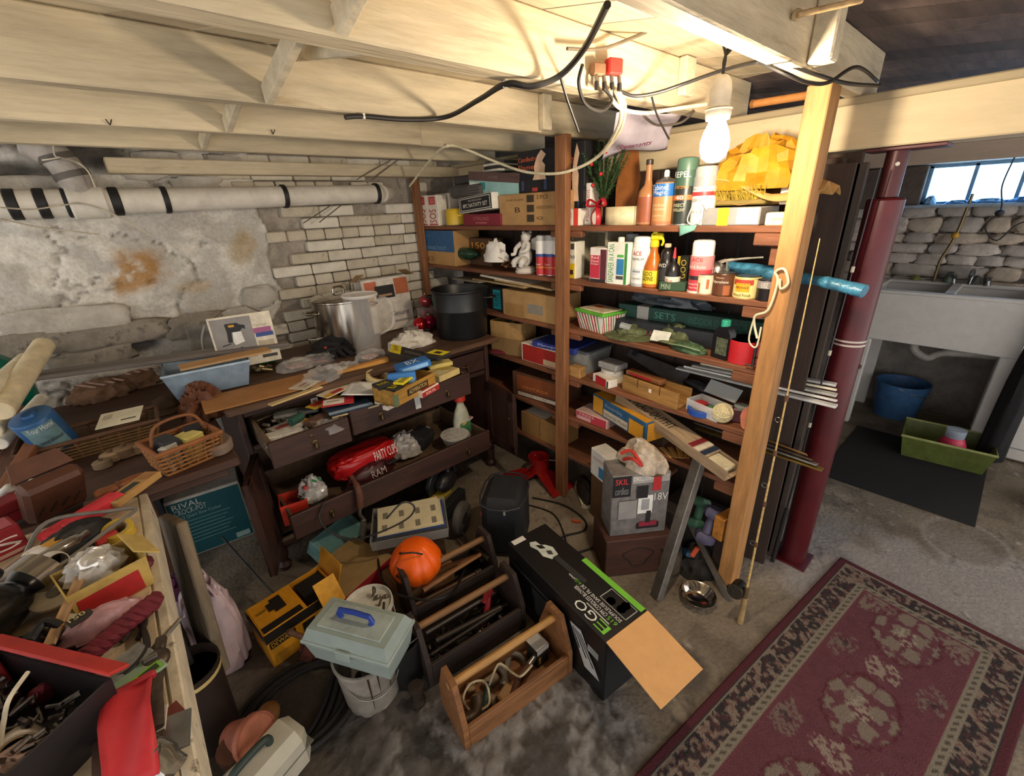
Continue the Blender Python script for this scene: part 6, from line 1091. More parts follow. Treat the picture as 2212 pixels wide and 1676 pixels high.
# ------------------------------------------------------------------ left drawer contents
zb = .697
spec = [('clear_packet', 'clear hardware bag with yellow corner in the left drawer', 625, 925, (.14, .09, .02), .3, GP('#d8d0c4'), [('top', .7, .0, 1, .5, '#d8a02c'), ('top', .1, .3, .6, .6, '#b03a34')]),
        ('white_bag', 'white crumpled hardware bag at the front of the left drawer', 615, 948, (.13, .07, .03), -.1, M('#d5d0c6', .5, var=.2, sc=40), ()),
        ('gray_packet', 'grey plastic packet at the back of the left drawer', 640, 893, (.18, .08, .015), -.25, GP('#a8a8a4'), ()),
        ('price_card', 'white price tag card standing in the left drawer', 683, 885, (.03, .002, .06), -.1, M('#e0d8c8', .7), [('front', .2, .2, .8, .8, '#9a6a64')]),
        ('copper_fitting_bag', 'bag of copper fittings in the left drawer', 690, 915, (.09, .07, .03), .5, GP('#8a6a58'), ()),
        ('dark_packet', 'dark clear bag at the right of the left drawer', 725, 915, (.1, .1, .03), -.3, GP('#4c4846'), ()),
        ('cardboard_slip', 'pale cardboard slip leaning at the left of the drawer', 585, 895, (.16, .03, .003), .45, M('#c9b490', .8), ())]
for n_, l_, u, v, sz, rz_, mt, it in spec:
    carton(n_, l_, 'packet', onZ(u, v, zb+.045), sz, rz_, '#888888', it, mat=mt, rx=-.1, ry=.05)
fill = thing('hardware_heap', 'mixed screws, plugs and plastic fittings filling the left drawer', 'hardware', (.39, 1.85, zb))
hb = MB()
for i in range(150):
    x, y = rnd.uniform(-.11, .11), rnd.uniform(-.13, .13); a = rnd.uniform(0, 6.3); l = rnd.uniform(.012, .03); z = rnd.uniform(.004, .045)
    hb.cyl((x, y, z), (x+l*cos(a), y+l*sin(a), z+rnd.uniform(-.003, .01)), rnd.uniform(.003, .008), None, 6)
tag(hb.build('loose_hardware', M('#a59c90', .45, .3, .6, 90), fill), kind='stuff'); MB().box((0, 0, .003), (.25, .3, .006), .001).build('paper_liner', M('#3a302a', .8), fill)
gr_ = thing('green_roller', 'small dark green roller in the left drawer', 'roller', onZ(640, 905, .79), .5); MB().cyl((-.03, 0, 0), (.03, 0, 0), .018, None, 16).build('roller_sleeve', M('#1f4a3c', .6), gr_); MB().tube([(.03, 0, 0), (.05, 0, 0), (.05, .04, .0), (.08, .05, 0)], .003).build('roller_frame', M('#8a8a86', .3, .8), gr_)
# ------------------------------------------------------------------ lower drawer contents
lz = .30
rc = thing('red_cup_bag', 'red plastic bag of cups in the long lower drawer', 'bag', (0, 0, 0)); pa, pb = onZ(712, 1025, .38), onZ(850, 955, .40); d = pb-pa; rc.location = (pa+pb)/2; rc.rotation_euler = (0, 0, math.atan2(d.y, d.x))
mb = crumple((0, 0, -.06), (.34, .15, .12), 101, .12, 2.2, 48, 30, True, False, .55); mb.build('bag_wrap', M('#c01c1e', .3, var=.15), rc, ang=40)
lettering('PARTY CUPS', rc, (.02, -.088, .0), (1, 0, 0), (0, .3, .95), .13, .05, M('#ecdcd0', .5), 0, .004)
cupb = thing('clear_cup_bag', 'clear bag of cups beside the red bag in the lower drawer', 'bag', (0, 0, 0)); pa, pb = onZ(840, 965, .38), onZ(905, 945, .36); d = pb-pa; cupb.location = (pa+pb)/2+Vector((0, -.01, -.045)); cupb.rotation_euler = (0, 0, math.atan2(d.y, d.x))
crumple((0, 0, 0), (.22, .17, .1), 105, .3, 2.6, 40, 26).build('bag_wrap', GP('#c4beb4'), cupb, ang=30); MB().tube([(.09, 0, .06), (.14, 0, .07), (.16, .02, .06)], .02, 8).build('bag_neck', GP('#c4beb4'), cupb)
mr = thing('maroon_bag', 'dark maroon printed bag in front of the red cups', 'bag', onZ(800, 1010, .37)+Vector((0, 0, -.05)), .1); crumple((0, 0, 0), (.26, .09, .07), 107, .15, 2).build('bag_wrap', M('#4c1a20', .4), mr, ang=40); lettering('RAM', mr, (-.02, -.047, .015), (1, 0, 0), (0, .35, .93), .08, .035, M('#d9cfc8', .5), 0, .004); MB().box((.1, -.03, .05), (.06, .04, .01), .002).build('black_flap', M('#1d1c1e', .5), mr)
rbx = thing('orange_red_box', 'orange-red open carton at the left end of the lower drawer', 'box', onZ(655, 1098, .36)+Vector((-.02, .06, -.06)), -.2); tub(rbx, .11, .11, .1, .003, M('#c83420', .5), .0, 'carton'); MB().box((0, .0, .06), (.09, .09, .003), .001).build('inner_flap', M('#8a1f1a', .6), rbx)
cwp = thing('clear_wrap', 'clear plastic wrap with green and red print on the orange carton', 'plastic wrap', onZ(680, 1065, .40)+Vector((0, .03, -.03))); crumple((0, 0, 0), (.11, .11, .09), 109, .4, 2.6).build('wrap_folds', GP('#c9c4bc'), cwp, ang=30); MB().box((.02, -.01, .08), (.05, .02, .012), .004, R3(.4, .3, .5)).build('green_print', M('#2a8a5a', .5), cwp); MB().box((-.03, -.02, .07), (.02, .03, .02), .004).build('red_print', M('#b83a3a', .5), cwp)
dbx = carton('black_carton', 'small black carton tipped in the right of the lower drawer', 'box', onZ(918, 965, .34)+Vector((0, .05, 0)), (.12, .1, .08), .5, '#1c1a1a', rx=.25)
bwl = thing('clear_bowl', 'clear plastic bowl in the right end of the lower drawer', 'bowl', (1.17, 1.86, lz+.0)); MB().lathe([(.04, 0), (.065, .05), (.075, .085), (.078, .085), (.072, .06), (.045, .003), (0, .003)], 28).build('bowl_wall', GP('#c9c4bc'), bwl); MB().lathe([(.076, .083), (.081, .085), (.081, .09), (.074, .09)], 28).build('rim', GP('#d9d4cc'), bwl)
spb = thing('sprayer_bottle', 'pale bottle with an orange-red cap standing in the lower drawer', 'bottle', (1.27, 1.93, lz)); MB().lathe([(.05, 0), (.055, .01), (.055, .12), (.04, .18), (.022, .22), (.022, .24)], 22, sx=1, sy=.7).build('bottle_body', M('#b5b49c', .45), spb); MB().lathe([(.03, .24), (.034, .245), (.032, .28), (.02, .29), (0, .29)], 20).build('cap', M('#b8341c', .45), spb); MB().box((.0, -.04, .08), (.07, .003, .07), .001).build('green_label', M('#3f7a4c', .5), spb); MB().tube([(.0, 0, .29), (0, .0, .34), (-.02, -.02, .35)], .006).build('spout', M('#8a7a64', .5), spb)
for k, (u, v, c_) in enumerate(((1030, 905, '#c99a94'), (1018, 915, '#c9a25c'))): carton('matchbox', ['pink matchbox on the right rim of the lower drawer', 'tan matchbox beside the pink one'][k], 'box', onZ(u, v, .405)+Vector((-.03, .03, 0)), (.04, .028, .012), .4, c_)
rnd2 = random.Random(23)
for i in range(5): carton('black_pouch', ['dark pouch nearest the orange carton in the lower drawer', 'dark pouch second from the orange carton in the lower drawer', 'dark pouch in the middle under the red cup bag', 'dark pouch under the maroon bag in the lower drawer', 'dark pouch farthest from the orange carton'][i], 'pouch', (.36+.06*i, 1.82+.02*(i % 2), lz+.001), (.05, .07, .04), rnd2.uniform(-1, 1), '#1f1e22', group='dark parts in the lower drawer')
# hand drill brace hanging on the drawer front, black cord loops
bc_ = thing('brace_drill', 'hand brace with brown grip hanging over the lower drawer front', 'hand drill', (0, 0, 0)); A_ = [onY(775, 1060, 1.725), onY(778, 1095, 1.72), onY(785, 1120, 1.715), onY(785, 1165, 1.71)]
MB().tube([A_[0]+Vector((0, .06, .05)), A_[0], A_[1]], [.01, .016, .018, .016], 12, 6).build('wood_grip', wood('#5d3522'), bc_); MB().tube([A_[1], (A_[1]+A_[2])/2+Vector((-.01, 0, 0)), A_[2]], .008).build('crank', M('#6d6862', .35, .8), bc_); MB().cyl(A_[2], A_[3], .014, .012).build('chuck', M('#8f8a82', .3, .9), bc_)
cable('extension_lead', 'thin dark cord looping over the lower drawer front to the paper tray', [onY(700, 1085, 1.735), onY(690, 1120, 1.72), onY(715, 1150, 1.66), onY(760, 1165, 1.6), onY(820, 1150, 1.5), onY(880, 1120, 1.42), onY(895, 1095, 1.4), onY(870, 1085, 1.42), onY(835, 1120, 1.44)], .004, M('#2c2a2a', .6))
cable('grey_rod', 'thin grey rod sticking up from the floor by the slow cooker box', [onZ(480, 1160, .12), onZ(560, 1250, .1), onZ(600, 1290, .08)], .005, M('#4c4a48', .5))
# ================================================================== FLOOR CLUTTER
# slow cooker box under the wall table
ck = thing('slow_cooker_box', 'teal slow cooker box lettered RIVAL standing under the wall table', 'box', (.015, 2.36, 0), -.12)
kh = onY(395, 1078, 2.36).z
MB().box((0, .1, kh/2), (.31, .2, kh), .004).build('carton', M('#c9c4b8', .7), ck)
prints(ck, .31, 0.0, kh, [('front', .02, .02, .98, .96, '#12535c'), ('front', .08, .84, .45, .93, '#c9ccc4', 'RIVAL'), ('front', .08, .74, .5, .83, '#b9c0ba', 'CROCK-POT'), ('front', .08, .66, .68, .72, '#8fb0ae', '3 1/2 Quart Slow Cooker')]+[('front', .1, .6-.06*i, .78-.05*(i % 3), .615-.06*i, '#5f8f90') for i in range(7)]+[('front', .74, .05, .94, .14, '#9ab8b4')])
carton('dark_shelf_box', 'dark blue-black carton behind the slow cooker box', 'box', (-.3, 2.45, 0), (.3, .25, .4), .1, '#1a222c')
# DEWALT box
dwb = thing('grinder_box', 'open yellow and black power tool box lettered DEWALT on the floor', 'box', onZ(640, 1318, .1)-Vector((0, 0, .1)), .05); dwb.scale = (.86, .86, .86)
w, d, h = .33, .20, .19; dwb.rotation_euler = (0, 0, .12)
YEL = M('#d9961c', .6, var=.12)
for a, dd in (((0, -d/2, h/2), (w, .004, h)), ((0, d/2, h/2), (w, .004, h)), ((-w/2, 0, h/2), (.004, d, h)), ((w/2, 0, h/2), (.004, d, h)), ((0, 0, .002), (w, d, .004)), ((-.07, 0, h), (w*.56, d, .004))): MB().box(a, dd, .001).build('panel', YEL, dwb)
MB().box((.12, -.12, h+.02), (.1, .13, .004), .001, R3(.9, .0, 0)).build('open_flap', M('#e3a428', .6), dwb); MB().box((w/2+.03, .02, h+.03), (.004, d, .12), .001, R3(0, .35, 0)).build('end_flap', YEL, dwb); MB().box((.1, .0, h-.02), (.12, d*.9, .003), .001).build('dark_inside', M('#16140f', .8), dwb)
prints(dwb, w+.004, d+.004, h+.002, [('front', 0, .72, 1, .99, '#1d1a15'), ('front', .03, .52, .36, .7, '#1d1a15'), ('front', .05, .55, .34, .67, '#d9a028', 'DEWALT'), ('front', .45, .3, .62, .66, '#241e16'), ('front', .55, .14, .72, .4, '#241e16'), ('front', .05, .1, .3, .3, '#b8801c'), ('top', .02, .02, .52, .2, '#1d1a15'), ('top', .26, .4, .4, .85, '#241e16'), ('top', .2, .5, .3, .75, '#241e16'), ('top', .06, .6, .18, .66, '#8a6418'), ('left', .0, .75, 1, .99, '#1d1a15')])
# teal book, red box, white bucket
tbk = thing('teal_carton', 'pale teal carton lettered D. Ilania tipped by the sideboard', 'box', onZ(735, 1190, .02)+Vector((0, .05, 0)), .35, rx=.5); MB().box((0, 0, .05), (.24, .14, .1), .003).build('carton', M('#6f9a98', .65), tbk); prints(tbk, .24, .14, .1, [('front', .45, .3, .95, .7, '#22383a', 'D.Itawic'), ('front', .6, .05, .85, .2, '#3f6a6a'), ('top', .1, .1, .9, .9, '#5c8886')])
rdb = carton('red_tan_box', 'flat red carton with tan top behind the white tool bucket', 'box', onZ(765, 1275, .0)+Vector((.02, .04, 0)), (.26, .26, .11), .3, '#a8202c', [('top', .0, .0, 1, 1, '#a58a5c'), ('front', .2, .3, .6, .7, '#8a1824')])
wbk = thing('tool_bucket', 'white plastic bucket full of pliers and wrenches', 'bucket', onZ(795, 1304, .2)-Vector((0, 0, .2)))
MB().lathe([(0, .004), (.068, .004), (.072, 0), (.084, .19), (.09, .192), (.09, .205), (.086, .205), (.08, .19), (.069, .008)], 32).build('bucket_wall', M('#d9d6ca', .5), wbk); MB().tube([(-.088, 0, .19), (-.06, -.085, .13), (0, -.1, .115), (.06, -.085, .13), (.088, 0, .19)], .003).build('bail_handle', M('#9a9890', .3, .8), wbk)
MB().lathe([(.0855, .19), (.0915, .19), (.0915, .183), (.085, .183)], 32).build('rib', M('#cfccc0', .5), wbk); MB().grid(lambda a, b: (.0815*cos(-1.2+1.0*a), .0815*sin(-1.2+1.0*a), .08+.08*b), 8, 1).build('red_print', M('#b5404a', .6), wbk)
rnd = random.Random(5); STL = M('#8a8172', .35, .85, .3, 40)
tb_group = 'hand tools standing in the white bucket'
for i in range(9):
    a = rnd.uniform(0, 6.3); r_ = rnd.uniform(.015, .05); o = thing('hand_tool', ['tall steel wrench rising from the bucket', 'pliers with bent handles at the left of the bucket', 'dull steel pliers in the middle of the bucket', 'short spanner leaning right in the bucket', 'rusty wire cutters in the bucket', 'steel snips with looped handles in the bucket', 'long-nosed pliers leaning left out of the bucket', 'small dark wrench in the bucket', 'ring spanner at the back of the bucket'][i], 'hand tool', wbk.location+Vector((r_*cos(a), r_*sin(a), .1)), a, rx=rnd.uniform(-.35, .35), ry=rnd.uniform(-.35, .35), group=tb_group)
    L = .2 if i == 0 else rnd.uniform(.10, .14)
    if i % 2: 
        for s in (-1, 1): MB().tube([(s*.004, 0, 0), (s*.012, 0, L*.3), (s*.02, 0, L*.6), (s*.012, 0, L*.95)], .005).build('handle', STL, o)
        MB().sphere((0, 0, .0), .012, 10, 8).build('pivot', STL, o)
    else:
        MB().cyl((0, 0, 0), (0, 0, L*.85), .006, .005, 8).build('shank', STL, o); MB().lathe([(.006, L*.82), (.014, L*.88), (.015, L*.95), (.008, L)], 10, sy=.5).build('jaw', STL, o)
# grey-green toolbox on the paint pail
pail = thing('paint_pail', 'drip-stained clear plastic pail under the toolbox', 'pail', (.265, 1.12, 0)); MB().lathe([(0, .003), (.088, .003), (.09, 0), (.1, .2), (.105, .2), (.105, .21), (.098, .21), (.088, .008)], 32).build('pail_wall', M('#a39c92', .35, var=.25, alpha=.8), pail)
for a, l in ((-1.2, .12), (-1.9, .16), (-1.6, .09), (-.8, .1)): MB().grid(lambda s, t: ((.1+.0015-.01*(1-t)*l/.2)*cos(a+.05*(s-.5)*(.3+t)), (.1+.0015-.01*(1-t)*l/.2)*sin(a+.05*(s-.5)*(.3+t)), .2-l+l*t), 2, 4).build('paint_drip', M('#3a2418', .5), pail)
MB().tube([(-.1, 0, .19), (-.07, -.08, .12), (0, -.108, .1), (.07, -.08, .12), (.1, 0, .19)], .003).build('bail_handle', M('#8a8880', .3, .8), pail)
tbx = thing('plastic_toolbox', 'translucent grey-green plastic toolbox with a blue handle on the pail', 'toolbox', (.262, 1.115, .211), -1.02); TBM = M('#9aa8a2', .35, var=.06, alpha=.97)
w, d, h = .31, .155, .085
MB().add(*frus(w-.03, d-.03, w, d, 0, h)).build('toolbox_base', TBM, tbx, smooth=False); MB().box((0, 0, h+.006), (w+.012, d+.012, .014), .004).build('lid_rim', TBM, tbx)
MB().add(*frus(w, d, w-.03, d-.03, h+.012, h+.05)).build('lid', TBM, tbx, smooth=False); MB().box((0, 0, h+.052), (w-.08, d-.06, .006), .003).build('lid_panel', M('#a8b4ae', .35, alpha=.97), tbx)
MB().tube([(-.055, 0, h+.052), (-.055, -.0, h+.085), (.055, 0, h+.085), (.055, 0, h+.052)], .0075, 8, 2, flat=1.3).build('handle', M('#22409a', .4), tbx); MB().box((0, -d/2-.008, h), (.05, .008, .035), .003).build('latch', TBM, tbx)
# small black bucket, pumpkin, paper tray
bkb = thing('black_bucket', 'small black bucket beside the toolbox', 'bucket', onZ(878, 1478, 0)+Vector((.02, .02, 0))); MB().lathe([(0, .003), (.05, .003), (.055, 0), (.062, .19), (.066, .19), (.066, .2), (.06, .2), (.05, .008)], 28).build('bucket_wall', M('#1d1c1d', .5), bkb); MB().tube([(-.062, 0, .19), (-.04, -.05, .215), (.04, -.05, .215), (.062, 0, .19)], .0025).build('bail_handle', M('#4c4a48', .4, .7), bkb)
rbr = thing('rusty_fitting', 'rusty iron pipe fitting on the floor in front of the black bucket', 'pipe fitting', onZ(905, 1520, 0)); MB().lathe([(.02, 0), (.026, .004), (.026, .02), (.018, .026), (.018, .07), (.026, .076), (.026, .09), (.018, .092)], 16).build('fitting_body', M('#33271f', .8, .3, .4, 60, .6), rbr); MB().cyl((0, 0, .05), (.035, .02, .06), .012).build('side_branch', M('#33271f', .8, .3, .4, 60, .6), rbr)
pk = thing('pumpkin_pail', 'bright orange plastic jack-o-lantern pumpkin pail', 'pumpkin', onZ(908, 1280, .10)+Vector((.03, .06, -.0))); pk.location.z = .115; pk.scale = (1.17, 1.17, 1.17)
mb = MB(); n, m_ = 64, 22; vs = []; fs = []
for i in range(m_+1):
    t = pi*(.06+.94*i/m_) if i else pi*.06
    for j in range(n):
        a = 2*pi*j/n; rib = 1-.035*abs(cos(a*5))**6*0-.05*(abs(sin(a*5))**.5 < .35)*1.0 - .03*(1-abs(sin(a*5)))
        r_ = .092*sin(pi*(.10+.80*i/m_))**.72*rib; vs.append((r_*cos(a), r_*sin(a), .155*(i/m_)))
for i in range(m_):
    for j in range(n): fs.append((i*n+j, i*n+(j+1) % n, (i+1)*n+(j+1) % n, (i+1)*n+j))
fs.append(tuple(range(n))[::-1]); fs.append(tuple(m_*n+j for j in range(n)))
mb.add(vs, fs); mb.build('pumpkin_shell', M('#f8640f', .4, var=.06), pk, ang=70)
MB().tube([(-.05, -.0, .15), (-.06, -.02, .165), (-.03, -.05, .17), (.0, -.06, .15)], .003).build('handle', M('#2a2018', .5), pk)
for s in (0, 1): MB().add([(-.0905+.004*s, -.02-.03*s, .085), (-.086+.004*s, -.045-.03*s, .085), (-.087+.002*s, -.036-.03*s, .11)], [(0, 1, 2)]).build('eye_hole', M('#2a1408', .7), pk, smooth=False)
cbb = carton('pumpkin_carton', 'low cardboard carton under the pumpkin', 'box', pk.location-Vector((-.03, -.06, .115)), (.24, .2, .114), .1, '#8a6540', [('front', .1, .2, .5, .6, '#6a4a2c')])
tr = thing('paper_tray', 'clear tray with cream label sheets on top beside the pumpkin', 'tray', onZ(905, 1150, .17)+Vector((.0, .08, 0)), -.5); tr.location.z = .155
tub(tr, .34, .24, .05, .004, glass('#b9b8b4', .5), .01, 'tray_shell'); MB().box((0, 0, .028), (.31, .22, .04), .003).build('paper_stack', M('#3a3a40', .7), tr)
for i, c_ in enumerate(('#2c4a80', '#d9cda8', '#e3d7b0')): MB().box((.008-.004*i, .004*i, .05+.006*i), (.31-.01*i, .2, .005), .001, R3(0, 0, .03*i)).build('sheet', M(c_, .7, var=.05), tr)
for i in range(4):
    for j in range(2): MB().box((-.11+.075*i, -.06+.09*j, .0652), (.022, .045, .0008), .0002, R3(0, 0, .06)).build('printed_block', M('#8f8672', .8, var=.5, sc=200), tr)
trb = carton('tray_carton', 'brown carton standing under the clear paper tray', 'box', tr.location-Vector((0, 0, .155)), (.3, .2, .154), -.5, '#5d4630')
sawb = thing('circular_saw', 'black and yellow circular saw behind the paper tray', 'saw', onZ(960, 1090, .1)+Vector((.02, .1, 0)), .4); sawb.location.z = .085
MB().lathe([(.0, -.012), (.075, -.012), (.08, -.008), (.08, .008), (.075, .012), (0, .012)], 30, (0, 0, .09), R3(P2)).build('blade_guard', M('#2a2a2c', .4), sawb); crumple((.03, -.05, .05), (.16, .08, .1), 130, .15, 1.6, flat=False).build('motor_housing', M('#1d1c1e', .4), sawb, ang=60); MB().box((-.02, .0, .012), (.26, .13, .006), .002).build('base_plate', M('#8f8a60', .4, .5), sawb); MB().prism([(-.14, -.02), (.05, -.04), (.06, .03), (-.05, .03)], .03, Matrix.Translation((0, -.02, .02))).build('yellow_cover', M('#c4a93c', .5), sawb); MB().tube([(.05, -.05, .14), (.09, -.03, .19), (.15, -.02, .17), (.14, -.03, .09)], .014, 10).build('rear_handle', M('#1d1c1e', .5), sawb); MB().cyl((.14, -.03, .18), (.19, -.03, .2), .012).build('yellow_tip', M('#d9a82c', .5), sawb)
swp = carton('saw_carton', 'dark carton under the circular saw', 'box', (sawb.location.x, sawb.location.y, 0), (.26, .2, .084), .4, '#1f2226')
whl = thing('spare_roller', 'grey rubber wheel leaning between the tray and the black bag', 'wheel', onZ(1020, 1165, .0)+Vector((.0, .08, .09)), rz=.5); MB().lathe([(.02, -.02), (.07, -.022), (.085, -.012), (.088, 0), (.085, .012), (.07, .022), (.02, .02)], 32, (0, 0, 0), R3(P2, .25)).build('tyre', M('#5a5650', .8), whl); MB().lathe([(0, -.024), (.03, -.024), (.035, 0), (.03, .024), (0, .024)], 20, (0, 0, 0), R3(P2, .25)).build('hub', M('#2a2826', .6), whl)  # a loose rubber wheel on its hub
tagb = carton('red_tag', 'small dark red tag on the floor right of the pumpkin', 'tag', onZ(985, 1232, 0)+Vector((0, 0, .0)), (.05, .03, .03), .5, '#7a1c24')
# wooden tool totes
def tote(name, label, c_, rz, L, Wd, Hs, He, wmat, dmat, hr=.013):
    o = thing(name, label, 'tool tote', c_, rz)
    for s in (-1, 1):
        MB().prism([(-Wd/2, 0), (Wd/2, 0), (Wd/2, Hs+.01), (Wd*.22, He), (-Wd*.22, He), (-Wd/2, Hs+.01)], .018, Matrix.Translation((s*L/2-.009, 0, 0)) @ R3(P2, 0, P2).to_4x4()).build('end_board', wmat, o)
        MB().box((0, s*(Wd/2-.008), Hs/2), (L-.02, .015, Hs), .002).build('side_board', wmat, o)
    MB().box((0, 0, .008), (L-.02, Wd-.02, .014), .001).build('bottom_board', wmat, o); MB().cyl((-L/2-.01, 0, He-.04), (L/2+.01, 0, He-.04), hr, None, 16).build('handle_dowel', dmat, o); return o
OAK = wood('#8a5c36', .55); DKW = M('#332620', .75, 0, .3, 30, .2, stretch=(.15, 1, 1)); DOW = wood('#b98a4c', .5); DOWD = wood('#8a6238', .55)
pa, pb = onZ(1012, 1620), onZ(1232, 1455); ctr = (pa+pb)/2; dv = (pb-pa); a_ = math.atan2(dv.y, dv.x); nrm = Vector((-dv.y, dv.x, 0)).normalized()
t1 = tote('tool_tote', 'front oak tool tote with a pale dowel handle', ctr+nrm*.085, a_, dv.length+.0, .17, .095, .24, OAK, DOW)
t2 = tote('tool_tote', 'middle dark wooden tool tote with an oak dowel, beside the black pail', ctr+nrm*.085+nrm*.235+Vector((-.02, .02, 0)), a_+.02, .40, .19, .11, .24, DKW, DOWD)
t3 = tote('tool_tote', 'rear dark wooden tool tote behind the others, nearest the pumpkin', ctr+nrm*.085+nrm*.43+Vector((.02, .05, 0)), a_+.03, .38, .17, .12, .25, DKW, DOWD)
def inside(t, x, y, z): return t.matrix_basis @ Vector((x, y, z))
# contents of the front tote
wr1 = thing('cord_bundle', 'cream cord looped round a dark green handle in the front tote', 'cord', inside(t1, 0, 0, .016), a_); MB().tube([(-.15, -.02, .01), (-.16, .03, .03), (-.12, .05, .05), (-.08, .02, .06), (-.10, -.04, .05), (-.14, -.03, .03)], .004).build('loop', M('#cfc0a0', .6), wr1); MB().tube([(-.11, -.02, .04), (-.04, .03, .06), (.0, .05, .05), (.02, -.01, .05), (.03, -.04, .07), (.08, -.03, .07)], .004).build('loop', M('#cfc0a0', .6), wr1); MB().tube([(-.13, -.04, .02), (-.1, -.02, .04), (-.07, .02, .045)], .013, 10).build('green_handle', M('#1f3a30', .5), wr1)
gn = thing('glue_gun', 'brown-handled tool with a steel barrel in the front tote', 'tool', inside(t1, .05, -.02, .03), a_+.3); MB().tube([(-.07, -.01, .01), (-.02, 0, .03), (.03, .0, .035)], [.014, .014, .012], 10).build('wood_grip', wood('#5c3622'), gn); MB().cyl((.03, 0, .035), (.10, .0, .045), .012, .008).build('barrel', M('#8a8680', .3, .9), gn)
bt1 = carton('battery_box', 'small black and chrome nine-volt battery box in the right end of the front tote', 'box', inside(t1, .14, .02, .016), (.055, .06, .085), a_+.1, '#1c1a16', [('front', 0, .75, 1, 1, '#b5b0a8'), ('top', 0, 0, 1, 1, '#b5b0a8'), ('front', .1, .2, .3, .6, '#c9a85c')])
for k, (x, y, c_, sz) in enumerate(((-.05, .04, '#8a7a64', (.06, .03, .03)), (-.03, -.03, '#a8835a', (.06, .04, .03)), (.02, .045, '#77706a', (.1, .02, .02)), (-.12, .05, '#9a7a54', (.03, .03, .04)))): carton('tote_part', ['grey metal bracket at the back of the front tote', 'small wooden block in the middle of the front tote', 'long steel chisel blank at the back of the front tote', 'small tan knob in the left end of the front tote'][k], 'part', inside(t1, x, y, .016+.001*k), sz, a_+.4*k, c_, b=.006)
for k, (x, y, c_, r_) in enumerate(((-.15, -.03, '#4a3a2c', .022), (.0, .02, '#8a8478', .014), (.09, .045, '#6a6258', .012), (-.09, .0, '#a8957a', .016))):
    o = thing('pipe_elbow', ['dark brown tape reel in the left end of the front tote', 'grey metal elbow in the middle of the front tote', 'thin steel tube at the back of the front tote', 'pale plastic coupling beside the green handle'][k], 'fitting', inside(t1, x, y, .018), a_+.7*k); MB().tube([(-.03, 0, r_), (0, 0, r_), (.02, .015, r_*1.4), (.03, .035, r_*1.8)], r_, 12, 5).build('bend', M(c_, .45, .3), o); MB().cyl((-.034, 0, r_), (-.022, 0, r_), r_*1.15).build('collar', M(c_, .4, .5), o)
# contents of the dark totes
def hammer(label, p, rz, L, hx=.0, ry=0):
    o = thing('hammer', label, 'hammer', p, rz, 0, ry); MB().tube([(-L/2, 0, 0), (-L*.1, 0, .003), (L/2, 0, 0)], [.012, .013, .011, .010], 10, 5, flat=.75).build('handle', wood('#8f6034', .5), o)
    MB().cyl((L/2, -.05, 0), (L/2, .03, 0), .014, .012, 12).build('head', M('#4c4640', .45, .8), o); MB().tube([(L/2, .03, 0), (L/2-.004, .06, -.01), (L/2-.02, .085, -.03)], [.012, .010, .006], 8, 4, flat=.5).build('claw', M('#4c4640', .45, .8), o); return o
hammer('claw hammer with a long pale handle across the rear tote', inside(t3, .02, -.02, .14), a_+.12, .30); hammer('ball hammer lying beside the claw hammer in the rear tote', inside(t3, .05, .04, .11), a_-.1, .24)
for k in range(4):
    o = thing('steel_pipe', ['rusty iron bar lying at the front of the rear tote', 'long dark file lying along the middle tote', 'dark steel bar beside the file in the middle tote', 'grey pry bar at the back of the middle tote'][k], 'bar', inside((t3, t2, t2, t2)[k], (-.03, -.02, .02, 0)[k], (-.05, -.03, .0, .05)[k], (.10, .08, .07, .09)[k]), a_+(.0, .05, -.06, .03)[k]); MB().cyl((-.15, 0, 0), (.13, 0, .0), (.010, .008, .012, .007)[k], None, 10).build('shaft', M(['#5c4636', '#3a3632', '#45403a', '#5a554e'][k], .5, .6), o); MB().cyl((.13, 0, 0), (.16, 0, 0), (.014, .005, .009, .010)[k], None, 10).build('tip', M('#3a342e', .5, .6), o)
sck = [None]*3
for k in range(3):
    o = thing('socket_wrench', ['chrome socket at the front left of the middle tote', 'small chrome socket in the middle tote', 'chrome ratchet end in the middle tote'][k], 'socket', inside(t2, -.06+.06*k, -.05, .03), a_+.5*k); MB().cyl((0, 0, .01), (.04, 0, .012), .010, None, 14).build('socket_body', M('#bdb8ae', .2, 1), o); MB().cyl((-.02, 0, .01), (0, 0, .01), .006).build('drive', M('#8f8a80', .3, .9), o)
rpl = thing('red_pipe_wrench', 'bright red pipe wrench standing in the right of the middle tote', 'wrench', inside(t2, .10, .02, .05), a_+.7, ry=-.5); MB().tube([(-.06, 0, 0), (0, 0, .01), (.05, 0, .03)], .012, 8, flat=.7).build('handle', M('#a81f24', .45), rpl); MB().box((.065, 0, .04), (.035, .02, .05), .004).build('jaw', M('#b02a2c', .45), rpl); MB().box((.045, 0, .075), (.06, .018, .016), .003).build('hook_jaw', M('#9a1c22', .45), rpl)
fl2 = thing('hardware_heap', 'nuts, bolts and bits in the bottom of the middle tote', 'hardware', inside(t2, 0, 0, .015), a_+.02); hb = MB(); rnd = random.Random(31)
for i in range(90): x, y, a = rnd.uniform(-.17, .17), rnd.uniform(-.07, .07), rnd.uniform(0, 6.3); l = rnd.uniform(.012, .035); z = rnd.uniform(.004, .03); hb.cyl((x, y, z), (x+l*cos(a), y+l*sin(a), z+.005), rnd.uniform(.003, .007), None, 6)
tag(hb.build('loose_hardware', M('#6a6054', .45, .6, .6, 90), fl2), kind='stuff'); MB().box((0, 0, .001), (.36, .15, .002), .0005).build('paper_liner', M('#2a2420', .8), fl2)
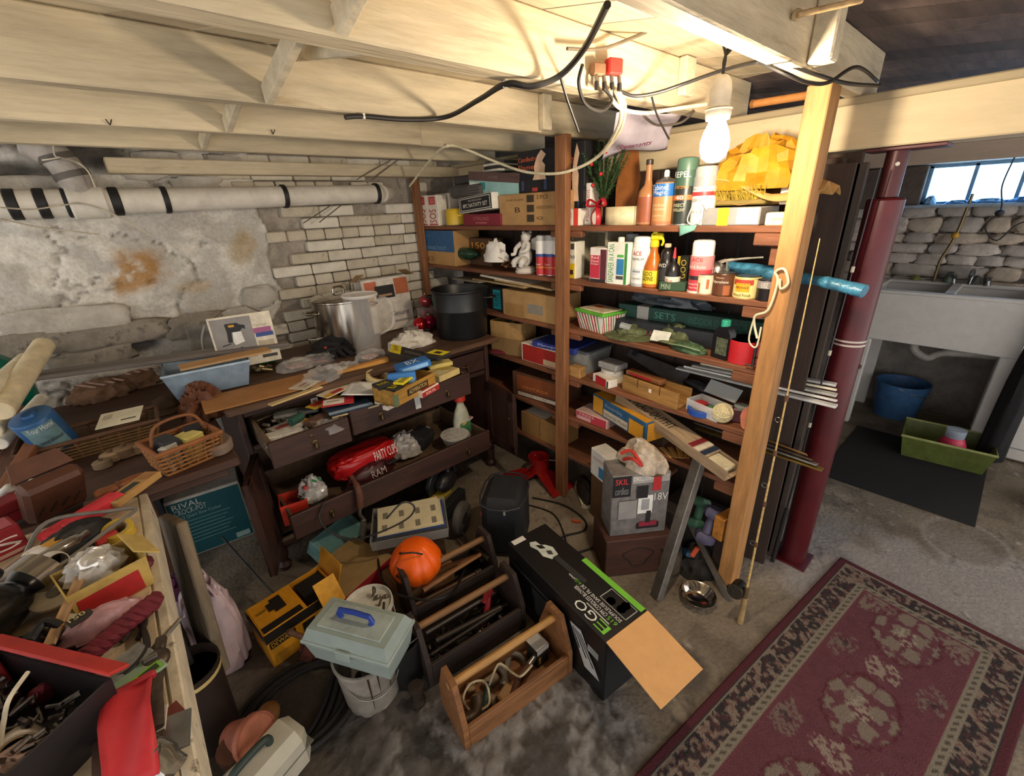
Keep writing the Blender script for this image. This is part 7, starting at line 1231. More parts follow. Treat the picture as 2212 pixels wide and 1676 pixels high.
# EGO box
eg = thing('blower_box', 'black leaf blower box lettered EGO with an open tan flap', 'box', (0, 0, 0)); EH = .29
ca_, cb_, cc_, cd_ = (onZ(1090, 1163, EH), onZ(1185, 1137, EH), onZ(1400, 1318, EH), onZ(1308, 1388, EH))
ax = ((cd_-ca_)+(cc_-cb_)); ax.z = 0; Lx = ax.length/2; ax.normalize(); ay = Vector((-ax.y, ax.x, 0)); Wy = abs(((cb_-ca_)+(cc_-cd_)).dot(ay))/2; cen = (ca_+cb_+cc_+cd_)/4
eg.location = (cen.x, cen.y, 0); eg.rotation_euler = (0, 0, math.atan2(ax.y, ax.x))
EB = M('#121214', .35, var=.1)
MB().box((0, 0, EH/2), (Lx, Wy, EH), .003).build('carton', EB, eg)
# local x runs towards the open flap; local +y is the shelf side
def top(x0_, y0_, x1_, y1_, col, s=None, rot=0, off=.0012, sx=False):
    o = (-Lx/2+x0_*Lx, -Wy/2+y0_*Wy, EH)
    if s: lettering(s, eg, o, (1, 0, 0), (0, 1, 0), (x1_-x0_)*Lx, (y1_-y0_)*Wy, M(col, .5, var=.03), rot, off)
    else: MB().box((o[0]+(x1_-x0_)*Lx/2, o[1]+(y1_-y0_)*Wy/2, EH+off), ((x1_-x0_)*Lx, (y1_-y0_)*Wy, .0006), .0002).build('printed_panel', M(col, .45, var=.06), eg)
top(.46, .88, .985, .995, '#79c63c'); top(.012, .06, .06, .36, '#dcd8d0')
top(.87, .06, .96, .24, '#79c63c', 'E', 180); top(.69, .06, .865, .24, '#e4e8e0', 'GO', 180); top(.74, .26, .93, .285, '#b9bab4')
top(.89, .32, .96, .40, '#79c63c', '615', 180); top(.60, .32, .88, .40, '#e8e9e4', 'CFM CORDLESS BLOWER', 180); top(.62, .43, .96, .50, '#e8e9e4', 'SOUFFLEUSE SANS FIL DE', 180); top(.565, .43, .61, .50, '#79c63c', '615', 180); top(.50, .43, .56, .50, '#e8e9e4', 'pi/min', 180)
for q in (((.76, .55), (.97, .56)), ((.76, .84), (.97, .85)), ((.755, .55), (.76, .85)), ((.965, .55), (.97, .85))): top(q[0][0], q[0][1], q[1][0], q[1][1], '#b9bab4')
for x, y in ((.82, .64), (.90, .66), (.90, .77)): MB().lathe([(.012, EH+.0015), (.016, EH+.0015)], 20, ((-.5+x)*Lx, (-.5+y)*Wy, 0)).build('round_icon', M('#c9cac4', .5), eg)
# blower picture
for poly, c_ in (([(.10, .36), (.14, .30), (.2, .36), (.27, .34), (.33, .44), (.32, .62), (.24, .66), (.19, .58), (.17, .5), (.12, .48)], '#c9cfc4'), ([(.15, .40), (.2, .42), (.22, .52), (.18, .52)], '#121214'), ([(.32, .47), (.58, .50), (.62, .54), (.62, .62), (.56, .62), (.32, .60)], '#2a2c2c'), ([(.24, .48), (.28, .46), (.30, .54), (.26, .57)], '#3a3c3a')):
    MB().add([((-.5+x)*Lx, (-.5+y)*Wy, EH+.0014+(.0006 if c_ == '#121214' or c_ == '#3a3c3a' else 0)) for x, y in poly], [tuple(range(len(poly)))]).build('blower_print', M(c_, .5), eg, smooth=False)
# open end: near-black sheet painted as the shaded inside, top flap laid outwards
MB().box((Lx/2+.0008, 0, EH/2), (.001, Wy-.01, EH-.012), .0003).build('open_mouth', M('#060606', .9), eg)
fa, fb = cen+ax*Lx/2-ay*Wy/2, cen+ax*Lx/2+ay*Wy/2
FL = .215; fl_ = MB().box((FL/2, 0, 0), (FL, Wy, .004), .001, None).build('tan_flap', M('#d9a468', .8, var=.05), eg); fl_.location = (Lx/2, 0, EH); fl_.rotation_euler = (0, .20, 0)
MB().box((.0, -Wy/2-.001, EH*.45), (Lx*.35, .0015, EH*.4), .0003).build('side_print', M('#26282a', .5), eg)
sv = lambda x0_, z0_, x1_, z1_, c_, k=0: MB().box(((x0_+x1_)/2*Lx-Lx/2, -Wy/2-.0012-.0004*k, (z0_+z1_)/2*EH), ((x1_-x0_)*Lx, .0008, (z1_-z0_)*EH), .0002).build('printed_panel', M(c_, .5), eg)
MB().add([((-.5+x)*Lx, -Wy/2-.0025, z*EH) for x, z in ((.70, .78), (.80, .80), (.97, .30), (.84, .28))], [(3, 2, 1, 0)]).build('emblem', M('#b9bab8', .5), eg, smooth=False)
for k in range(4): MB().add([((-.5+x+.022*k)*Lx, -Wy/2-.0032, z*EH) for x, z in ((.722, .74), (.733, .74), (.80+.04*k, .5-.05*k), (.785+.04*k, .5-.05*k))], [(3, 2, 1, 0)]).build('emblem_bar', M('#17181a', .5), eg, smooth=False)
sv(.86, .6, .95, .7, '#8f908e')
sv(.05, .7, .5, .73, '#3a3c3c'); sv(.3, .5, .45, .65, '#2c2e2e')
# plastic carrier bag, leaning board, pots, case
pbg = thing('carrier_bag', 'pale pink plastic carrier bag with purple cloth inside', 'bag', onZ(495, 1465, 0)+Vector((.0, .10, 0))); PB = M('#d3bcc0', .35, var=.1, bump=.3, bsc=15, alpha=.97)
crumple((0, 0, 0), (.18, .16, .36), 150, .22, 1.8, 50, 36, sq=.7).build('bag_body', PB, pbg, ang=40); crumple((-.035, .02, .31), (.14, .13, .12), 152, .3, 2.2, 22, 14).build('purple_cloth', M('#5a2450', .7, var=.3), pbg, ang=40)
for s in (-1, 1): MB().tube([(-.05, -.04*s, .33), (-.03, -.05*s, .40), (.03, -.05*s, .40), (.05, -.04*s, .32)], .014, 8, 6, flat=.3).build('bag_handle', PB, pbg)
lettering('Target', pbg, (-.06, -.092, .12), (.25, -.2, -.9), (.93, .05, .25), .11, .03, M('#b54a40', .5), 0, .004)
lb_ = thing('leaning_board', 'weathered grey wooden board leaning against the workbench', 'board', (0, 0, 0)); pa, pb = onZ(430, 1400, .32), onZ(362, 1165, .62); pa, pb = Vector((-.02, 1.30, .30)), Vector((-.03, 1.42, .70))
mbx_ = MB().box((0, 0, 0), (.03, .16, .52), .004).build('board_face', M('#7a6a54', .8, 0, .35, 30, .3, stretch=(1, 1, .15)), lb_); lb_.location = onZ(400, 1290, .45)+Vector((.025, 0, 0)); lb_.rotation_euler = (-.2, .12, .25); MB().cyl((.016, .02, .2), (.02, .02, .2), .004).build('nail_head', M('#3a342c', .5, .6), lb_)
lbb = carton('tall_carton', 'dark tall carton behind the leaning board under the bench', 'box', (-.26, 1.46, .22), (.2, .2, .5), .05, '#1c1715')
bn = thing('brown_bin', 'dark brown waste bin with a cream rim stripe under the bench edge', 'bin', onZ(450, 1560, 0)+Vector((-.05, .03, 0))); bn.location = onZ(478, 1402, .33)+Vector((-.085, 0, -.33)); bn.scale = (.8, .8, .95); MB().lathe([(0, .003), (.07, .003), (.075, 0), (.095, .34), (.1, .342), (.1, .35), (.094, .35), (.07, .01)], 30).build('bin_wall', M('#2a1f1a', .5), bn); MB().lathe([(.0955, .315), (.0965, .33), (.097, .33), (.096, .315)], 30).build('rim_stripe', M('#c4ac70', .5), bn)
bt_ = thing('leather_boot', 'brown leather boot lying beside the beige case', 'boot', onZ(470, 1590, .0)+Vector((.0, .0, 0)), .9); bt_.location = (-.085, 1.20, 0); bt_.scale = (.8, .8, .8); crumple((0, 0, 0), (.24, .1, .1), 160, .15, 1.5).build('upper', M('#4a2618', .5), bt_, ang=60); MB().tube([(-.07, 0, .07), (-.09, 0, .13), (-.1, .0, .2)], .05, 14).build('shaft', M('#54301e', .5), bt_); MB().sphere((.1, 0, .045), .045, 16, 10, (1.2, 1, .9)).build('toe', M('#a06a38', .5), bt_)
lgs = thing('clay_pot', 'terracotta plant pot tipped over under the bench edge', 'pot', onZ(430, 1600, .12), rx=1.2, rz=.6); lgs.location = (-.13, 1.20, .12); MB().lathe([(0, 0), (.04, 0), (.055, .09), (.062, .09), (.062, .11), (.056, .11), (.05, .08), (.036, .006)], 26).build('pot_wall', M('#8a4a34', .75), lgs); MB().lathe([(.0625, .092), (.0635, .1), (.0625, .108)], 26).build('rim_band', M('#9a5a40', .75), lgs)
cs_ = thing('beige_case', 'beige hard plastic carrying case on the floor at the bottom edge', 'case', onZ(525, 1690, .1), .35); cs_.location = (-.10, 1.06, 0); cs_.scale = (.9, .9, .9); BG = M('#bdb7a5', .45, var=.05)
MB().box((0, 0, .085), (.30, .14, .17), .03).build('case_shell', BG, cs_); MB().box((0, 0, .095), (.304, .144, .005), .002).build('case_seam', M('#6a665a', .6), cs_); MB().tube([(-.06, -.0, .165), (-.05, -.0, .2), (.05, 0, .2), (.06, 0, .165)], .012, 10).build('handle', M('#2c3a34', .5), cs_); MB().box((-.09, -.072, .12), (.03, .006, .05), .003).build('latch', M('#a8a290', .5), cs_)
# hoses
hz = thing('hose_coil', 'coil of black rubber hose on the floor beside the pail', 'hose', onZ(650, 1530, 0)); HB = M('#1d1a18', .7)
for k in range(4): MB().tube([((.15+.012*k)*cos(t)*(1+.1*sin(2*t+k)), (.13+.012*k)*sin(t), .012+.006*(k % 2)+.004*sin(3*t)) for t in [i*pi/8 for i in range(16)]], .009, 8, 3, True).build('hose_loop', HB, hz)
hz2 = thing('rubber_hose', 'three black rubber hoses curving from the pail along the floor', 'hose', (0, 0, 0))
for k in range(3): MB().tube([onZ(725+12*k, 1440+8*k, .03), onZ(700+14*k, 1520+4*k, .014), onZ(660+10*k, 1590+10*k, .014), onZ(590+8*k, 1630+14*k, .014)], .011, 10, 6).build('hose_run', HB, hz2)
bcd = carton('blue_card', 'small dusty blue card lying inside the hose coil', 'card', onZ(587, 1565, 0)+Vector((0, 0, .002)), (.05, .10, .003), -.3, '#3f5a74', [('top', .1, .05, .9, .15, '#a8b4bc')])
crsh = thing('red_brush', 'reddish scrub brush under the toolbox corner', 'brush', onZ(690, 1430, .0)+Vector((0, .04, 0))); crumple((0, 0, 0), (.1, .08, .1), 170, .2, 6).build('bristle_head', M('#5c2c20', .9, var=.4, sc=60, bump=.6), crsh); MB().cyl((0, 0, .08), (-.06, .02, .16), .010).build('handle', wood('#6a4a34'), crsh)
cable('extension_lead', 'black extension cord snaking over the concrete by the black bag', [onZ(1150, 1075, .006), onZ(1215, 1090, .006), onZ(1260, 1120, .006), onZ(1262, 1145, .006), onZ(1215, 1160, .006), onZ(1190, 1190, .006), onZ(1220, 1200, .006), onZ(1290, 1180, .006)], .005, BLK)
cable('extension_lead', 'second black cord curling behind the blower box', [onZ(1140, 1090, .006), onZ(1195, 1110, .006), onZ(1220, 1160, .006), onZ(1230, 1220, .006), onZ(1270, 1225, .006)], .004, BLK)
cable('extension_lead', 'black cord draped over the rear tote beside the pumpkin', [onZ(990, 1130, .1), onZ(1010, 1180, .05), onZ(1000, 1240, .12), onZ(960, 1290, .2), onZ(880, 1290, .2), onZ(830, 1260, .15), onZ(815, 1200, .1)], .005, BLK)
plug = carton('orange_plug', 'small orange wire connector on the concrete by the cord', 'connector', onZ(1245, 1128, 0), (.05, .014, .014), -1.0, '#c85a30', b=.004)
# ================================================================== WORKBENCH AND WALL TABLE
BZ = .82
wbn = thing('workbench', 'long paint-spattered workbench along the left side', 'workbench', (-.522, .85, 0))
BT = M('#cdbb9c', .7, 0, .25, 12, .25, 60, dirt=('#4a3a2c', 9, .58))
MB().box((0, 0, BZ-.02), (.78, 1.36, .04), .004).build('benchtop', BT, wbn); MB().box((.4005, 0, BZ-.048), (.02, 1.36, .1), .003).build('front_edge', M('#cfc3ab', .7, 0, .2, 14, .25, 60, dirt=('#4a3a28', 14, .6)), wbn)
for x in (-.34, .26):
    for y in (-.6, .6): MB().box((x, y, (BZ-.04)/2), (.07, .07, BZ-.04), .004).build('leg', M('#3a2c22', .8), wbn)
MB().box((-.06, 0, .2), (.58, 1.3, .02), .003).build('lower_shelf', M('#2c221c', .8), wbn)
wt = thing('wall_table', 'brown wooden table along the stone wall under the baskets', 'table', (-.45, 2.15, 0)); TZ = .80
TW = M('#4a3024', .65, 0, .3, 25, .15, stretch=(.15, 1, 1))
MB().box((0, .02, TZ-.015), (1.18, 1.14, .03), .006).build('tabletop', TW, wt)
for x in (-.54, .30):
    for y in (-.3, .5): MB().box((x, y, (TZ-.03)/2), (.05, .05, TZ-.03), .004).build('leg', TW, wt)
MB().box((0, -.50, TZ-.05), (1.1, .02, .04), .003).build('apron', TW, wt)
# ---- wall table
tn = thing('blue_tin', 'tilted blue paint thinner tin with a worn label', 'tin', onZ(125, 955, .86), .4, rx=.15, ry=-.28); tn.location.z = .85
MB().lathe([(0, 0), (.055, 0), (.057, .003), (.057, .135), (.055, .138), (.045, .14), (.02, .142), (.018, .15), (0, .151)], 30).build('tin_body', M('#2a5a8c', .4, .2, .15), tn); MB().grid(lambda a, b: (.0578*cos(-2.6+1.5*a), .0578*sin(-2.6+1.5*a), .02+.105*b), 12, 1).build('pale_label', M('#6a8a90', .5, var=.3), tn); wrap_text('Your Home', tn, .058, .105, .125, -2.4, -1.2, M('#d9e0e0', .5)); wrap_text('paint thinner', tn, .058, .05, .07, -2.3, -1.2, M('#2a3038', .5)); MB().grid(lambda a, b: (.0582*cos(-2.2+.7*a), .0582*sin(-2.2+.7*a), .018+.014*b), 8, 1).build('cream_patch', M('#cdbd90', .5), tn)
for k, (ua, va, za, ub, vb, r_, c_) in enumerate(((0, 890, .90, 95, 745, .033, '#d8c8a4'), (-30, 850, .93, 55, 775, .024, '#e3d8bc'), (0, 960, .88, 90, 860, .02, '#e6e0d0'), (-20, 930, .86, 60, 800, .03, '#dccfae'))):
    pa, pb = onY(ua, va, 2.0+.03*k), onY(ub, vb, 2.42); o = thing('foam_roll', ['thick cream foam tube reaching up to the green glass', 'cream paper roll at the left edge', 'white plastic pipe beside the blue tin', 'wide cream roll under the foam tube'][k], 'roll', pa); dd = pb-pa
    MB().cyl((0, 0, 0), dd, r_, None, 20).build('roll_body', M(c_, .75), o); MB().cyl(dd*.985, dd*1.004, r_*.6, None, 16).build('roll_core', M('#6a5a44', .8), o)
gg_ = thing('green_jug', 'large green glass jug at the left edge by the wall', 'jug', (onY(-35, 760, 2.55).x, 2.55, TZ)); MB().lathe([(0, 0), (.07, 0), (.085, .02), (.09, .2), (.06, .28), (.03, .31), (.028, .36), (.034, .365), (.034, .38)], 32).build('jug_glass', M('#12705c', .1, var=.1), gg_); MB().lathe([(.036, .375), (.036, .39), (0, .392)], 20).build('stopper', M('#3a2c22', .7), gg_)
for k, (a, b, w_, c_) in enumerate((((-10, 1060), (75, 880), .05, '#5c3420'), ((10, 1075), (95, 935), .04, '#7d4c2c'), ((-30, 1010), (40, 900), .06, '#6a4028'))):
    pa, pb = onZ(*a, BZ+.02), onZ(*b, BZ+.06); o = thing('wood_offcut', ['dark brown plank end leaning at the left edge', 'reddish brown plank below the blue tin', 'wide brown plank behind the others at the left edge'][k], 'plank', (pa+pb)/2+Vector((0, 0, .015*k))); dd = pb-pa; o.rotation_euler = (0, -math.asin(dd.z/dd.length), math.atan2(dd.y, dd.x)); MB().box((0, 0, 0), (dd.length, w_, .022), .003).build('plank_board', wood(c_), o); MB().cyl((dd.length*.4, 0, .011), (dd.length*.4, 0, .014), .004).build('nail_head', M('#2a2420', .5, .6), o)
# brown paper bags with striped shirts
for k, (u, v, s_) in enumerate(((225, 855, (.24, .17, .08)), (300, 830, (.22, .16, .09)))):
    o = thing('paper_sack', ['torn brown paper sack with striped cloth, nearer the baskets', 'brown paper sack with pink striped cloth behind the other'][k], 'sack', onZ(u, v, TZ), .2); crumple((0, 0, 0), s_, 180+k, .25, 1.8, 44, 28).build('sack_paper', M('#8a6a52', .8, var=.2, bump=.2), o, ang=35)
    for j in range(4): MB().box((-.05+.035*j, -.03, s_[2]*.93), (.012, .1, .006), .002, R3(.12, 0, .5)).build('cloth_stripe', M('#c9a89c', .8), o)
cd = carton('cream_card', 'cream printed card propped in the long basket', 'card', onZ(260, 902, .89), (.13, .10, .004), -.25, '#dcd3b8', [('top', .55, .2, .9, .28, '#4a4438'), ('top', .1, .5, .3, .8, '#b5ab92')], ry=-.05, rx=.2)
def basket(name, label, loc, rz, w, d, h, flare, col, rims, nst=26, rows=6):
    o = thing(name, label, 'basket', loc, rz); rnd = random.Random(int(w*1000))
    def P(t, z):      # rounded rectangle path
        per = [(-1, -1), (1, -1), (1, 1), (-1, 1)]; t = (t % 1)*4; i = int(t); f = t-i; a, b = per[i], per[(i+1) % 4]; k = 1+flare*z/h
        return ((a[0]+(b[0]-a[0])*f)*w/2*k, (a[1]+(b[1]-a[1])*f)*d/2*k)
    MB().box((0, 0, .003), (w, d, .006), .002).build('base', M(col, .8), o)
    for r in range(rows):
        z = h*(r+.5)/rows; MB().tube([(*P(i/nst, z), z+.0) if True else 0 for i in range(nst)], h/rows*.5, 6, 1, True, flat=.45).build('woven_band', M(col, .75, var=.3, sc=60), o)
    sm = MB()
    for i in range(nst): x, y = P((i+.5)/nst, 0); x1_, y1_ = P((i+.5)/nst, h); sm.cyl((x, y, .004), (x1_*1.01, y1_*1.01, h), .0045, None, 5)
    sm.build('stakes', M('#6d4a28', .75, var=.3), o)
    MB().tube([(*P(i/16+.0, h), h) for i in range(16)], .008, 8, 1, True).build('rim', M(rims, .7), o); return o
lbk_ = basket('long_basket', 'long wicker basket with dark rim holding the cream card', onZ(215, 985, TZ)+Vector((.0, .10, 0)), -.02, .34, .15, .07, .12, '#7d5f38', '#5a3c26')
sqb = basket('square_basket', 'square orange-brown wicker basket at the table edge', onZ(405, 1012, TZ)+Vector((.01, .07, 0)), .25, .16, .14, .085, .15, '#a8713c', '#8a5228')
MB().tube([(-.08, 0, .085), (-.05, 0, .15), (.05, 0, .15), (.08, 0, .085)], .005).build('handle', M('#7d4c28', .7), sqb)
for k, (x, y, z, sz, c_, rz_) in enumerate(((.02, -.01, .05, (.06, .07, .05), '#d3c470', .3), (-.04, .0, .04, (.05, .08, .06), '#2c2e34', .1), (.05, .03, .04, (.05, .05, .055), '#16151a', -.2), (-.05, -.04, .05, (.05, .03, .05), '#b9b4a8', .6))): carton('basket_packet', ['yellow note pad in the square basket', 'dark grey carton in the square basket', 'black packet at the right of the square basket', 'pale plastic lid in the square basket'][k], 'packet', sqb.matrix_basis @ Vector((x, y, .007)), sz[:2]+(sz[2]+.035,), .25+rz_, c_)
cg2 = thing('leather_gloves', 'crumpled brown leather gloves at the end of the wall table', 'gloves', onZ(445, 905, TZ)+Vector((.01, .06, 0))); crumple((0, 0, 0), (.15, .16, .12), 190, .4, 2.2, 46, 30).build('glove_folds', M('#6a3d24', .6, var=.25), cg2, ang=45); MB().tube([(-.03, -.06, .06), (-.05, -.09, .05), (-.06, -.1, .02)], .016, 8).build('finger', M('#6a3d24', .6), cg2)
ht2 = thing('brown_hat', 'flat brown felt hat between the sacks and the gloves', 'hat', onZ(365, 882, TZ)+Vector((0, .0, 0)), .2); MB().lathe([(0, .01), (.05, .012), (.09, .006), (.092, .003), (.088, 0), (0, 0)], 28, sx=1.2).build('brim', M('#54402e', .85), ht2); crumple((0, 0, .008), (.12, .09, .05), 193, .2, 1.6).build('crown', M('#54402e', .85), ht2, ang=60)
for k, (u, v, r_, c_) in enumerate(((225, 1010, .02, '#9a8468'), (245, 995, .024, '#a58a68'), (275, 985, .028, '#7d6248'), (310, 975, .026, '#8a6e50'))):
    o = thing('wood_turning', ['small pale wooden knob nearest the leather pouch', 'pale wooden disc between the knobs below the long basket', 'brown wooden block in front of the long basket', 'rounded brown block beside the square basket'][k], 'wood piece', onZ(u, v, TZ)); MB().lathe([(r_*.8, 0), (r_, .004), (r_, r_*1.2), (r_*.8, r_*1.4), (0, r_*1.45)], 16, sx=1.3).build('body', wood(c_, .7), o)
    MB().cyl((0, 0, r_*1.4), (0, 0, r_*1.7), r_*.3).build('stub', wood('#6a5038'), o)
brs = thing('scrub_block', 'rounded grey-brown wooden block at the table corner', 'block', onZ(490, 975, TZ)+Vector((-.02, .04, 0))); MB().lathe([(.04, 0), (.048, .006), (.05, .03), (.044, .04), (0, .042)], 22, sx=1, sy=1.5).build('block_body', M('#7a6656', .7), brs)
MB().lathe([(.02, .04), (.02, .05), (0, .051)], 12).build('knob', M('#6a5648', .7), brs)
# ---- workbench
def bench(u, v, dz=0.0): return onZ(u, v, BZ+dz)
pch = thing('leather_pouch', 'brown leather tool pouch with slits on the bench', 'pouch', bench(150, 1105, .0)+Vector((-.03, .06, 0)), .45, rx=.5); MB().box((0, 0, .06), (.13, .05, .14), .012).build('pouch_body', M('#54301f', .6, var=.2), pch)
for i in range(4): MB().box((-.04+.026*i, -.0262, .04), (.004, .002, .035), .0006, R3(0, .5, 0)).build('slit', M('#1f120c', .8), pch)
MB().prism([(-.065, .0), (.065, 0), (.05, .05), (-.05, .05)], .006, Matrix.Translation((0, .025, .125)) @ R3(.5).to_4x4()).build('flap', M('#5c3624', .6), pch)
rdp = thing('red_pouch', 'bright red folded cloth pouch beside the leather pouch', 'pouch', bench(185, 1125, .02), .45); MB().box((0, 0, .012), (.17, .06, .024), .008, R3(0, -.1, 0)).build('pouch_body', M('#c4222e', .6), rdp); MB().box((.02, -.015, .026), (.13, .03, .008), .003, R3(0, -.1, .05)).build('flap', M('#d02c38', .6), rdp)
ksl = carton('knife_sleeve', 'tan cardboard sleeve with a dark label lying on the bench corner', 'sleeve', bench(290, 1062, .03), (.15, .05, .02), .80, '#b58a50', [('top', .25, .3, .62, .7, '#22302e'), ('top', .72, .2, .95, .8, '#a0703c'), ('top', .05, .2, .2, .8, '#a86a4c')])
cpp = thing('wooden_awl', 'smooth copper-brown turned handle lying on the bench corner', 'handle', bench(262, 1048, .03), .3); MB().lathe([(0, 0), (.012, .0), (.016, .01), (.013, .04), (.015, .09), (.011, .115), (0, .118)], 18, (-.06, 0, 0), R3(0, P2)).build('grip', M('#8a5230', .35, .2), cpp); MB().lathe([(.0155, .05), (.017, .055), (.0155, .06)], 18, (-.06, 0, 0), R3(0, P2)).build('ring', M('#6a3c22', .4), cpp)  # a bare turned handle
for k, (a, b, r_) in enumerate((((-10, 1110), (70, 1040), .008), ((-10, 1075), (20, 1055), .012))): pa, pb = bench(*a, .03), bench(*b, .07); o = thing('white_rod', ['long white plastic rod at the left edge of the bench', 'short white strip above the long rod'][k], 'rod', pa); MB().cyl((0, 0, 0), pb-pa, r_, None, 12).build('rod_body', M('#dcd8d0', .5), o); MB().sphere(pb-pa, r_*1.15, 10, 8).build('rod_tip', M('#c9c4b8', .5), o)
rbx1 = carton('red_tool_box', 'red carton with white lettering at the left edge of the bench', 'box', bench(30, 1215, .0)+Vector((-.05, .05, 0)), (.14, .07, .075), .35, '#8a1820', [('front', .45, .3, .95, .72, '#e0d4cc', "'S"), ('front', .5, .08, .95, .2, '#b08a7c'), ('top', .55, .05, .95, .95, '#a04048')])
rbx2 = carton('red_cloth_box', 'dark red plastic case behind the white funnel', 'case', bench(60, 1125, .0)+Vector((-.04, .04, 0)), (.14, .06, .06), .5, '#8a1a22', [('front', .1, .5, .9, .55, '#54100f')])
tnb = carton('tan_carton', 'small tan carton behind the red boxes at the left edge', 'box', bench(20, 1150, .0)+Vector((-.08, .06, 0)), (.1, .07, .09), .5, '#8a7048')
fnl = thing('white_funnel', 'white plastic cone lying beside the red carton', 'funnel', bench(85, 1215, .035), .6, rx=1.35); MB().lathe([(.034, 0), (.036, .003), (.02, .07), (.018, .07), (.033, .004)], 26).build('cone', M('#d5cfc8', .5), fnl); MB().lathe([(.034, 0), (.038, .001), (.038, .004), (.034, .004)], 26).build('rim', M('#e0dad2', .5), fnl)
hdt = thing('belt_holster', 'black tape measure holster with yellow patch and grey cord', 'holster', bench(165, 1200, .0)+Vector((0, .02, .01)), .6); crumple((0, 0, 0), (.17, .07, .06), 200, .15, 1.5).build('holster_body', M('#16171a', .5), hdt, ang=60); MB().box((-.05, -.02, .05), (.06, .03, .008), .003, R3(.3, .1, .2)).build('yellow_patch', M('#c9973c', .5), hdt); MB().tube([(-.08, .02, .03), (0, .05, .07), (.09, .0, .04), (.13, -.03, .02), (.05, -.06, .03), (-.06, -.08, .03), (-.13, -.06, .02), (-.10, -.0, .03)], .005, 8, 6, True).build('grey_cord', M('#77716a', .5), hdt)
yt = tape_roll('yellow_tape_roll', 'yellow tape roll standing near the bench edge', bench(262, 1160, .0)+Vector((0, .01, 0)), .032, .018, .03, '#c9a83c', 0, rx=.3); rdk = carton('red_eraser', 'small red block in front of the yellow tape', 'block', bench(238, 1160, .01)+Vector((-.005, -.012, 0)), (.045, .022, .018), .2, '#c03a30', b=.005)
ybx = thing('yellow_red_box', 'open pale yellow carton with red front near the bench edge', 'box', bench(245, 1310, 0)+Vector((.0, .05, 0)), .25); tub(ybx, .12, .1, .075, .003, M('#c4a558', .7), .01, 'carton'); MB().box((-.005, -.053, .03), (.10, .002, .05), .0005).build('red_panel', M('#b02020', .6), ybx); MB().box((.07, .0, .08), (.05, .1, .003), .001, R3(0, .7, 0)).build('open_flap', M('#c9ad64', .7), ybx)
cbl = thing('bulb_blister', 'clear blister pack with a silver bulb in the yellow carton', 'packet', ybx.location+Vector((-.01, .02, .05)), .3); crumple((0, 0, 0), (.1, .08, .05), 205, .3, 2.4).build('blister', GP('#cfcac2'), cbl, ang=30); MB().sphere((0, -.01, .03), .024, 16, 10, (1.3, 1, 1)).build('bulb', M('#dcd8d0', .15, .6), cbl)
stk_ = thing('wooden_ruler', 'pale wooden stick lying across the bench clutter', 'stick', (0, 0, 0)); pa, pb = bench(183, 1228, .075), bench(105, 1395, .045); d = pb-pa; stk_.location = (pa+pb)/2; stk_.rotation_euler = (0, -math.asin(d.z/d.length), math.atan2(d.y, d.x)); MB().box((0, 0, 0), (d.length, .018, .006), .001).build('stick_body', wood('#b08a60'), stk_); MB().box((-d.length*.47, 0, .001), (.012, .02, .008), .001).build('stick_end', wood('#8a6644'), stk_)
sdr = thing('chrome_sander', 'big black and chrome power tool at the left edge of the bench', 'power tool', bench(30, 1400, 0)+Vector((-.03, .05, 0)), .9); CHR = M('#a8a4a0', .15, .95, .1)
MB().lathe([(0, 0), (.045, 0), (.05, .01), (.05, .1), (.044, .13), (.03, .15), (0, .152)], 28, (-.08, 0, .05), R3(0, P2)).build('motor_housing', M('#121214', .2), sdr); MB().lathe([(.03, 0), (.052, .004), (.052, .05), (.036, .06)], 28, (.07, 0, .05), R3(0, P2)).build('chrome_nose', CHR, sdr); MB().tube([(-.06, 0, .1), (-.08, .0, .15), (.02, 0, .16), (.05, 0, .11)], .016, 12).build('handle', M('#17171a', .3), sdr); MB().lathe([(0, 0), (.04, .0), (.042, .005), (0, .012)], 24, (.13, 0, .012)).build('disc', CHR, sdr)
mtl = thing('chrome_shears', 'pale handled chrome tool lying behind the power tool', 'tool', bench(40, 1265, .03), .5); MB().tube([(-.09, 0, .02), (-.02, .01, .03), (.04, .0, .03)], [.02, .02, .017], 12, 5, flat=.7).build('beige_grip', M('#cbb598', .5), mtl); MB().tube([(.04, 0, .03), (.09, 0, .03), (.14, .02, .02)], [.014, .016, .01], 12, 5, flat=.8).build('chrome_head', CHR, mtl)
bgs = thing('sandpaper_bag', 'white and red plastic bag marked 150 on the bench', 'bag', bench(230, 1350, .02), .1); crumple((0, 0, 0), (.13, .05, .04), 210, .2, 2).build('bag_folds', M('#b5888a', .35, var=.3), bgs, ang=40); MB().box((-.025, -.0, .042), (.035, .02, .004), .001, R3(.1, 0, .3)).build('black_tag', M('#241c14', .5), bgs); lettering('150', bgs, (-.038, -.006, .0445), (.96, .29, 0), (-.29, .96, 0), .024, .012, M('#d9c88a', .5))
rpm = thing('red_rope', 'thick braided dark red rope on the bench', 'rope', bench(230, 1400, .015)); 
for s in range(3): MB().tube([(-.085+.17*t/14+.0, .010*cos(2.2*t+s*2.09)-.055+.11*t/14, .014+.010*sin(2.2*t+s*2.09)) for t in range(15)], .010, 8, 4).build('strand', M('#6d1826', .8, var=.25), rpm)
cable('tool_lead', 'black cord coiled around the red rope on the bench', [bench(175, 1425, .01), bench(215, 1460, .012), bench(275, 1440, .012), bench(315, 1390, .012), bench(305, 1350, .012), bench(318, 1400, .02), bench(270, 1455, .02), bench(200, 1470, .015)], .005, BLK)
cable('tool_lead', 'black cord looped in front of the power tool', [bench(90, 1400, .01), bench(130, 1390, .012), bench(135, 1420, .012), bench(100, 1440, .012), bench(60, 1430, .012)], .004, BLK)
